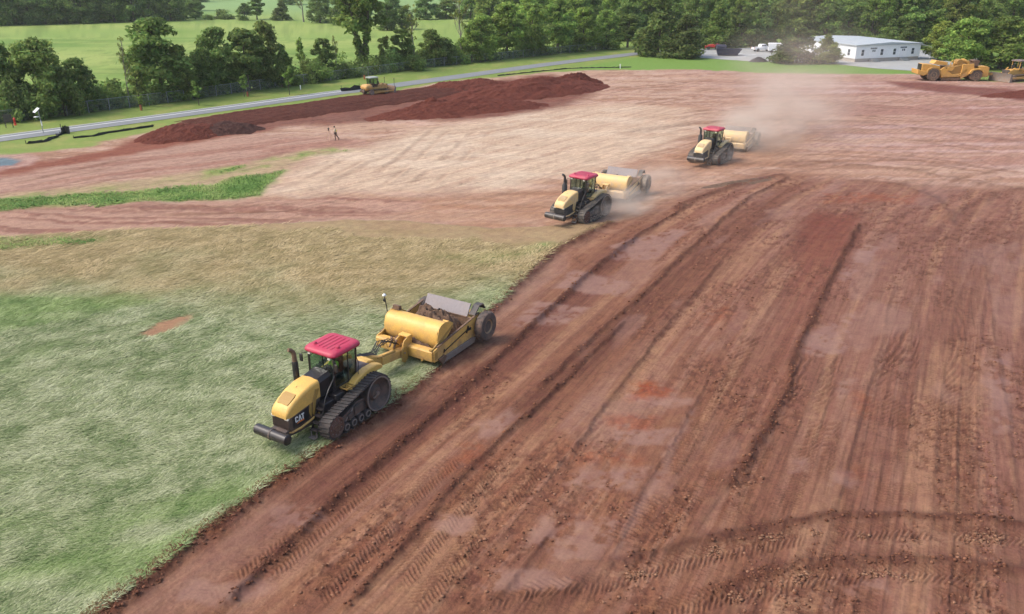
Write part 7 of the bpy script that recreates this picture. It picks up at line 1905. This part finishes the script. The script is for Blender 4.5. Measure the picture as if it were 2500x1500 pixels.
def jitter(k):
    sc_ = 0.05 + 0.055 * (y[k] / 21.0) ** 1.6
    return x[k] + (rgs.random(len(k)) - .5) * (0.06 + 0.0018 * y[k]), y[k] + (rgs.random(len(k)) - .5) * 2 * sc_
def palette(cols, k, nz_, scat=0.42):
    """blend through a list of colours by a 0..1 field plus scatter"""
    cols = np.array(cols, np.float32)
    t = np.clip(nz_ + scat * (rgs.random(len(k)) - .5), 0, 0.999) * (len(cols) - 1)
    i = t.astype(int); f = (t - i)[:, None]
    c = cols[i] * (1 - f) + cols[np.minimum(i + 1, len(cols) - 1)] * f
    return c * (0.85 + 0.3 * rgs.random(len(k)))[:, None]
k = pick((hay > 0.55) & (bare_f < 0.35) & (poly_sd(wx, wy, BARE[0]) < 0.0), 190000)
jx, jy = jitter(k)
ang = 0.62 + 1.5 * (fbm(jx * 0.10, jy * 0.10, 3, 401) - 0.5) + 1.3 * (fbm(jx * 0.7, jy * 0.7, 3, 402) - 0.5) + 0.35 * rgs.normal(size=len(k))
f1 = np.clip(0.5 + (fbm(jx * 0.9, jy * 0.9, 4, 403, 0.65) - 0.5) * 1.5, 0, 1)
hc = 1.40 * palette([C(110, 130, 80), C(138, 152, 104), C(160, 168, 124), C(176, 182, 140), C(194, 198, 160)], k, f1, 0.75)  # darkest blade tone paints in the shadow streaks between the strands
sc2 = 1.5 * palette([C(154, 140, 96), C(180, 160, 116), C(200, 180, 138)], k, f1, 0.75)
lc = 1.5 * palette([C(96, 132, 58), C(124, 156, 74), C(148, 174, 92)], k, f1)
sf = straw_f[k][:, None]; lf = (np.clip(lush[k], 0, 1) * 0.8 * (1 - 0.7 * straw_f[k]))[:, None]
hc = hc * (1 - sf) + sc2 * sf
hc = hc * (1 - lf) + lc * lf
blades("mown_hay", jx, jy, height[k], ang, (0.17 + 0.007 * jy) * (0.5 + 1.0 * rgs.random(len(k))), 0.016 + 0.00075 * jy, 0.015 + 0.05 * rgs.random(len(k)), hc, "pale combed swath of mown hay over the field at the left", 7)
# upright grass: lush strips and tufts on the verge
gm_ = np.maximum.reduce([gr1, 0.8 * sstep(-1.2, 1.4, poly_sd(wx, wy, GR2)) * sstep(0.42, 0.6, n_mid), 0.9 * lush * (y > 50) * sstep(-0.5, 0.5, poly_sd(x, y, LUSHP[0]))])
vis = (np.abs(x) < 3 + 0.70 * y) & (y > 38) & (y < 110)
k = pick(gm_ * (0.35 + 1.1 * fbm(x * 0.35, y * 0.35, 4, 407)) > 0.5, 12000)
jx, jy = jitter(k)
gc = 1.3 * palette([C(98, 136, 62), C(122, 156, 78), C(148, 172, 94), C(172, 174, 112)], k, np.clip((fbm(jx * 0.3, jy * 0.3, 4, 405) - 0.3) * 2.2, 0, 1))
blades("long_grass", jx, jy, height[k], rgs.random(len(k)) * 6.28, 0.22 + 0.25 * rgs.random(len(k)), 0.035 + 0.0005 * jy, 0.03 + 0.13 * rgs.random(len(k)) ** 1.5, gc, "bright green uncut grass strips left of the pale ground", 8)
# torn turf along the cut
d_e, al_e, run_e = line_dist(x, y, EDGE)
vis = (np.abs(x) < 3 + 0.70 * y) & (y > 18) & (y < 66)
k = pick(np.abs(d_e - 0.10) < 0.30, 3200)
jx, jy = jitter(k)
tc_ = palette([C(92, 58, 42), C(120, 84, 60), C(146, 124, 84), C(160, 160, 110)], k, np.clip(0.5 + d_e[k] * 0.9, 0, 1))
blades("torn_turf", jx, jy, height[k], rgs.random(len(k)) * 6.28, 0.08 + 0.2 * rgs.random(len(k)), 0.03 + 0.0006 * jy, 0.02 + 0.07 * rgs.random(len(k)), tc_, "ragged torn turf along the edge of the cut", 9)

# clods
ico = bmesh.new(); bmesh.ops.create_icosphere(ico, subdivisions=1, radius=1.0)
iv = np.array([v.co[:] for v in ico.verts], np.float32); iff = np.array([[v.index for v in f.verts] for f in ico.faces], np.int32); ico.free()
def clods(name, k, size, cols, label, seed, flat=0.7):
    rg = np.random.default_rng(seed); n = len(k)
    px = x[k] + (rg.random(n) - .5) * 0.12; py = y[k] + (rg.random(n) - .5) * 0.2
    R3 = rg.normal(size=(n, 3, 3)); 
    q, _ = np.linalg.qr(R3)
    V = iv[None] * (0.7 + 0.6 * rg.random((n, len(iv), 1)))
    V = np.einsum('nij,nvj->nvi', q, V) * size[:, None, None] * np.array([1.2, 1.0, flat])
    V += np.stack((px, py, height[k] + size * 0.25), 1)[:, None]
    F = (iff[None] + (np.arange(n) * len(iv))[:, None, None]).reshape(-1)
    me = arrays_mesh(name, V.reshape(-1, 3), F, np.full(n * len(iff), 3, np.int32), np.repeat(cols, len(iv), axis=0).astype(np.float32))
    o = link_mesh(name, me, clod_mat)
    tag(o, label, "clods", None, "stuff")
clod_mat = tint_mat("clods", "tint", rough=0.95, noise=0.25, nscale=12.0, spec=0.15)
vis = (np.abs(x) < 2 + 0.69 * y) & (y > 18) & (y < 80)
k = pick((ridge_all > 0.30) & (hay < 0.9), 2200)
clods("soil_clods", k, (0.015 + 0.06 * rgs.random(len(k)) ** 3) * (1 + 0.004 * y[k]), palette([C(104, 66, 50), C(130, 86, 66), C(152, 106, 82)], k, rgs.random(len(k))), "dark clods lying on the windrows of the red ground", 11)
k = pick((rough_amp > 0.7) & (red > 0.8), 4200)
clods("soil_crumbs", k, (0.015 + 0.045 * rgs.random(len(k)) ** 2.5) * (1 + 0.006 * y[k]), palette([C(116, 76, 58), C(144, 100, 78), C(170, 126, 100)], k, rgs.random(len(k))), "crumbs of earth scattered over the scraped red ground", 12)
pm = np.zeros_like(x)
for pb in PEB: pm = np.maximum(pm, sstep(-0.1, 0.3, poly_sd(x, y, pb)))
k = pick((pm > 0.5) & (vnoise(x * 1.2, y * 1.2, 91) > 0.60), 500)
clods("pressed_clods", k, 0.025 + 0.045 * rgs.random(len(k)) ** 1.5, palette([C(126, 86, 66), C(154, 112, 88), C(172, 132, 104)], k, rgs.random(len(k))), "rounded tan lumps pressed by tyres along the bottom windrows", 13, 0.45)

# ================================================================== dust in the air
def dust(name, loc, dims, rz, dens, label, seed, sc=2.2, col=(0.88, 0.77, 0.66)):
    m = bpy.data.materials.new(name); m.use_nodes = True; nt = m.node_tree
    for n_ in list(nt.nodes): nt.nodes.remove(n_)
    L = nt.links
    out = nt.nodes.new("ShaderNodeOutputMaterial")
    pv = nt.nodes.new("ShaderNodeVolumePrincipled"); pv.inputs["Color"].default_value = (*col, 1); pv.inputs["Anisotropy"].default_value = 0.1
    tc = nt.nodes.new("ShaderNodeTexCoord")
    ln_ = nt.nodes.new("ShaderNodeVectorMath"); ln_.operation = 'LENGTH'; L.new(tc.outputs["Object"], ln_.inputs[0])
    mr = nt.nodes.new("ShaderNodeMapRange"); mr.interpolation_type = 'SMOOTHSTEP'; mr.inputs["From Min"].default_value = 1.0; mr.inputs["From Max"].default_value = 0.15; L.new(ln_.outputs["Value"], mr.inputs["Value"])
    nz_ = nt.nodes.new("ShaderNodeTexNoise"); nz_.noise_dimensions = '4D'; nz_.inputs["W"].default_value = seed; nz_.inputs["Scale"].default_value = sc; nz_.inputs["Detail"].default_value = 3; L.new(tc.outputs["Object"], nz_.inputs["Vector"])
    m2 = nt.nodes.new("ShaderNodeMapRange"); m2.inputs["From Min"].default_value = 0.36; m2.inputs["From Max"].default_value = 0.68; L.new(nz_.outputs["Fac"], m2.inputs["Value"])
    a = nt.nodes.new("ShaderNodeMath"); a.operation = 'MULTIPLY'; L.new(mr.outputs[0], a.inputs[0]); L.new(m2.outputs[0], a.inputs[1])
    b = nt.nodes.new("ShaderNodeMath"); b.operation = 'MULTIPLY'; L.new(a.outputs[0], b.inputs[0]); b.inputs[1].default_value = dens
    L.new(b.outputs[0], pv.inputs["Density"]); L.new(pv.outputs[0], out.inputs["Volume"])
    bm = bmesh.new(); bmesh.ops.create_icosphere(bm, subdivisions=3, radius=1.0)
    me = bpy.data.meshes.new(name); bm.to_mesh(me); bm.free()
    o = link_mesh(name, me, m)
    o.location = loc; o.scale = dims; o.rotation_euler = (0, 0, R(rz))
    tag(o, label, "dust", None, "stuff")
dust("dust_cloud", (9.6, 68.6, 0.9), (4.6, 2.8, 1.9), 40, 0.7, "low dust puff behind the middle tractor's track", 1.0)
dust("dust_cloud", (13.5, 75.5, 1.1), (6.5, 3.8, 2.4), 45, 0.22, "thin dust behind the middle scraper", 2.0)
dust("dust_cloud", (29.5, 97.0, 2.0), (10.0, 6.5, 3.8), 50, 0.30, "dust cloud round the farthest scraper", 3.0)
dust("dust_cloud", (36.0, 106.0, 3.6), (16.0, 10.0, 6.0), 55, 0.10, "dust trail drifting right behind the farthest scraper", 4.0)
dust("dust_cloud", (44.0, 128.0, 6.0), (14.0, 16.0, 8.0), 60, 0.045, "thin high dust blowing towards the white building", 5.0)
dust("dust_cloud", (58.0, 168.0, 10.0), (12.0, 20.0, 11.0), 60, 0.010, "faint dust veil before the cedars and the wood", 6.0)
dust("dust_cloud", (22.5, 88.0, 0.8), (4.5, 3.0, 1.5), 40, 0.30, "dust at the tracks of the farthest tractor", 7.0)

# the hazy summer air
hz = bpy.data.materials.new("summer_haze"); hz.use_nodes = True; nt = hz.node_tree
for n_ in list(nt.nodes): nt.nodes.remove(n_)
out = nt.nodes.new("ShaderNodeOutputMaterial"); pv = nt.nodes.new("ShaderNodeVolumePrincipled")
pv.inputs["Color"].default_value = (0.90, 0.95, 0.96, 1); pv.inputs["Density"].default_value = 0.00013; pv.inputs["Anisotropy"].default_value = 0.2
nt.links.new(pv.outputs[0], out.inputs["Volume"])
hb = MB().bb(-2600, 2600, -80, 6300, -2.0, 46.0).build("haze", hz); tag(hb, "thin pale summer haze over the whole site", "haze", None, "stuff")
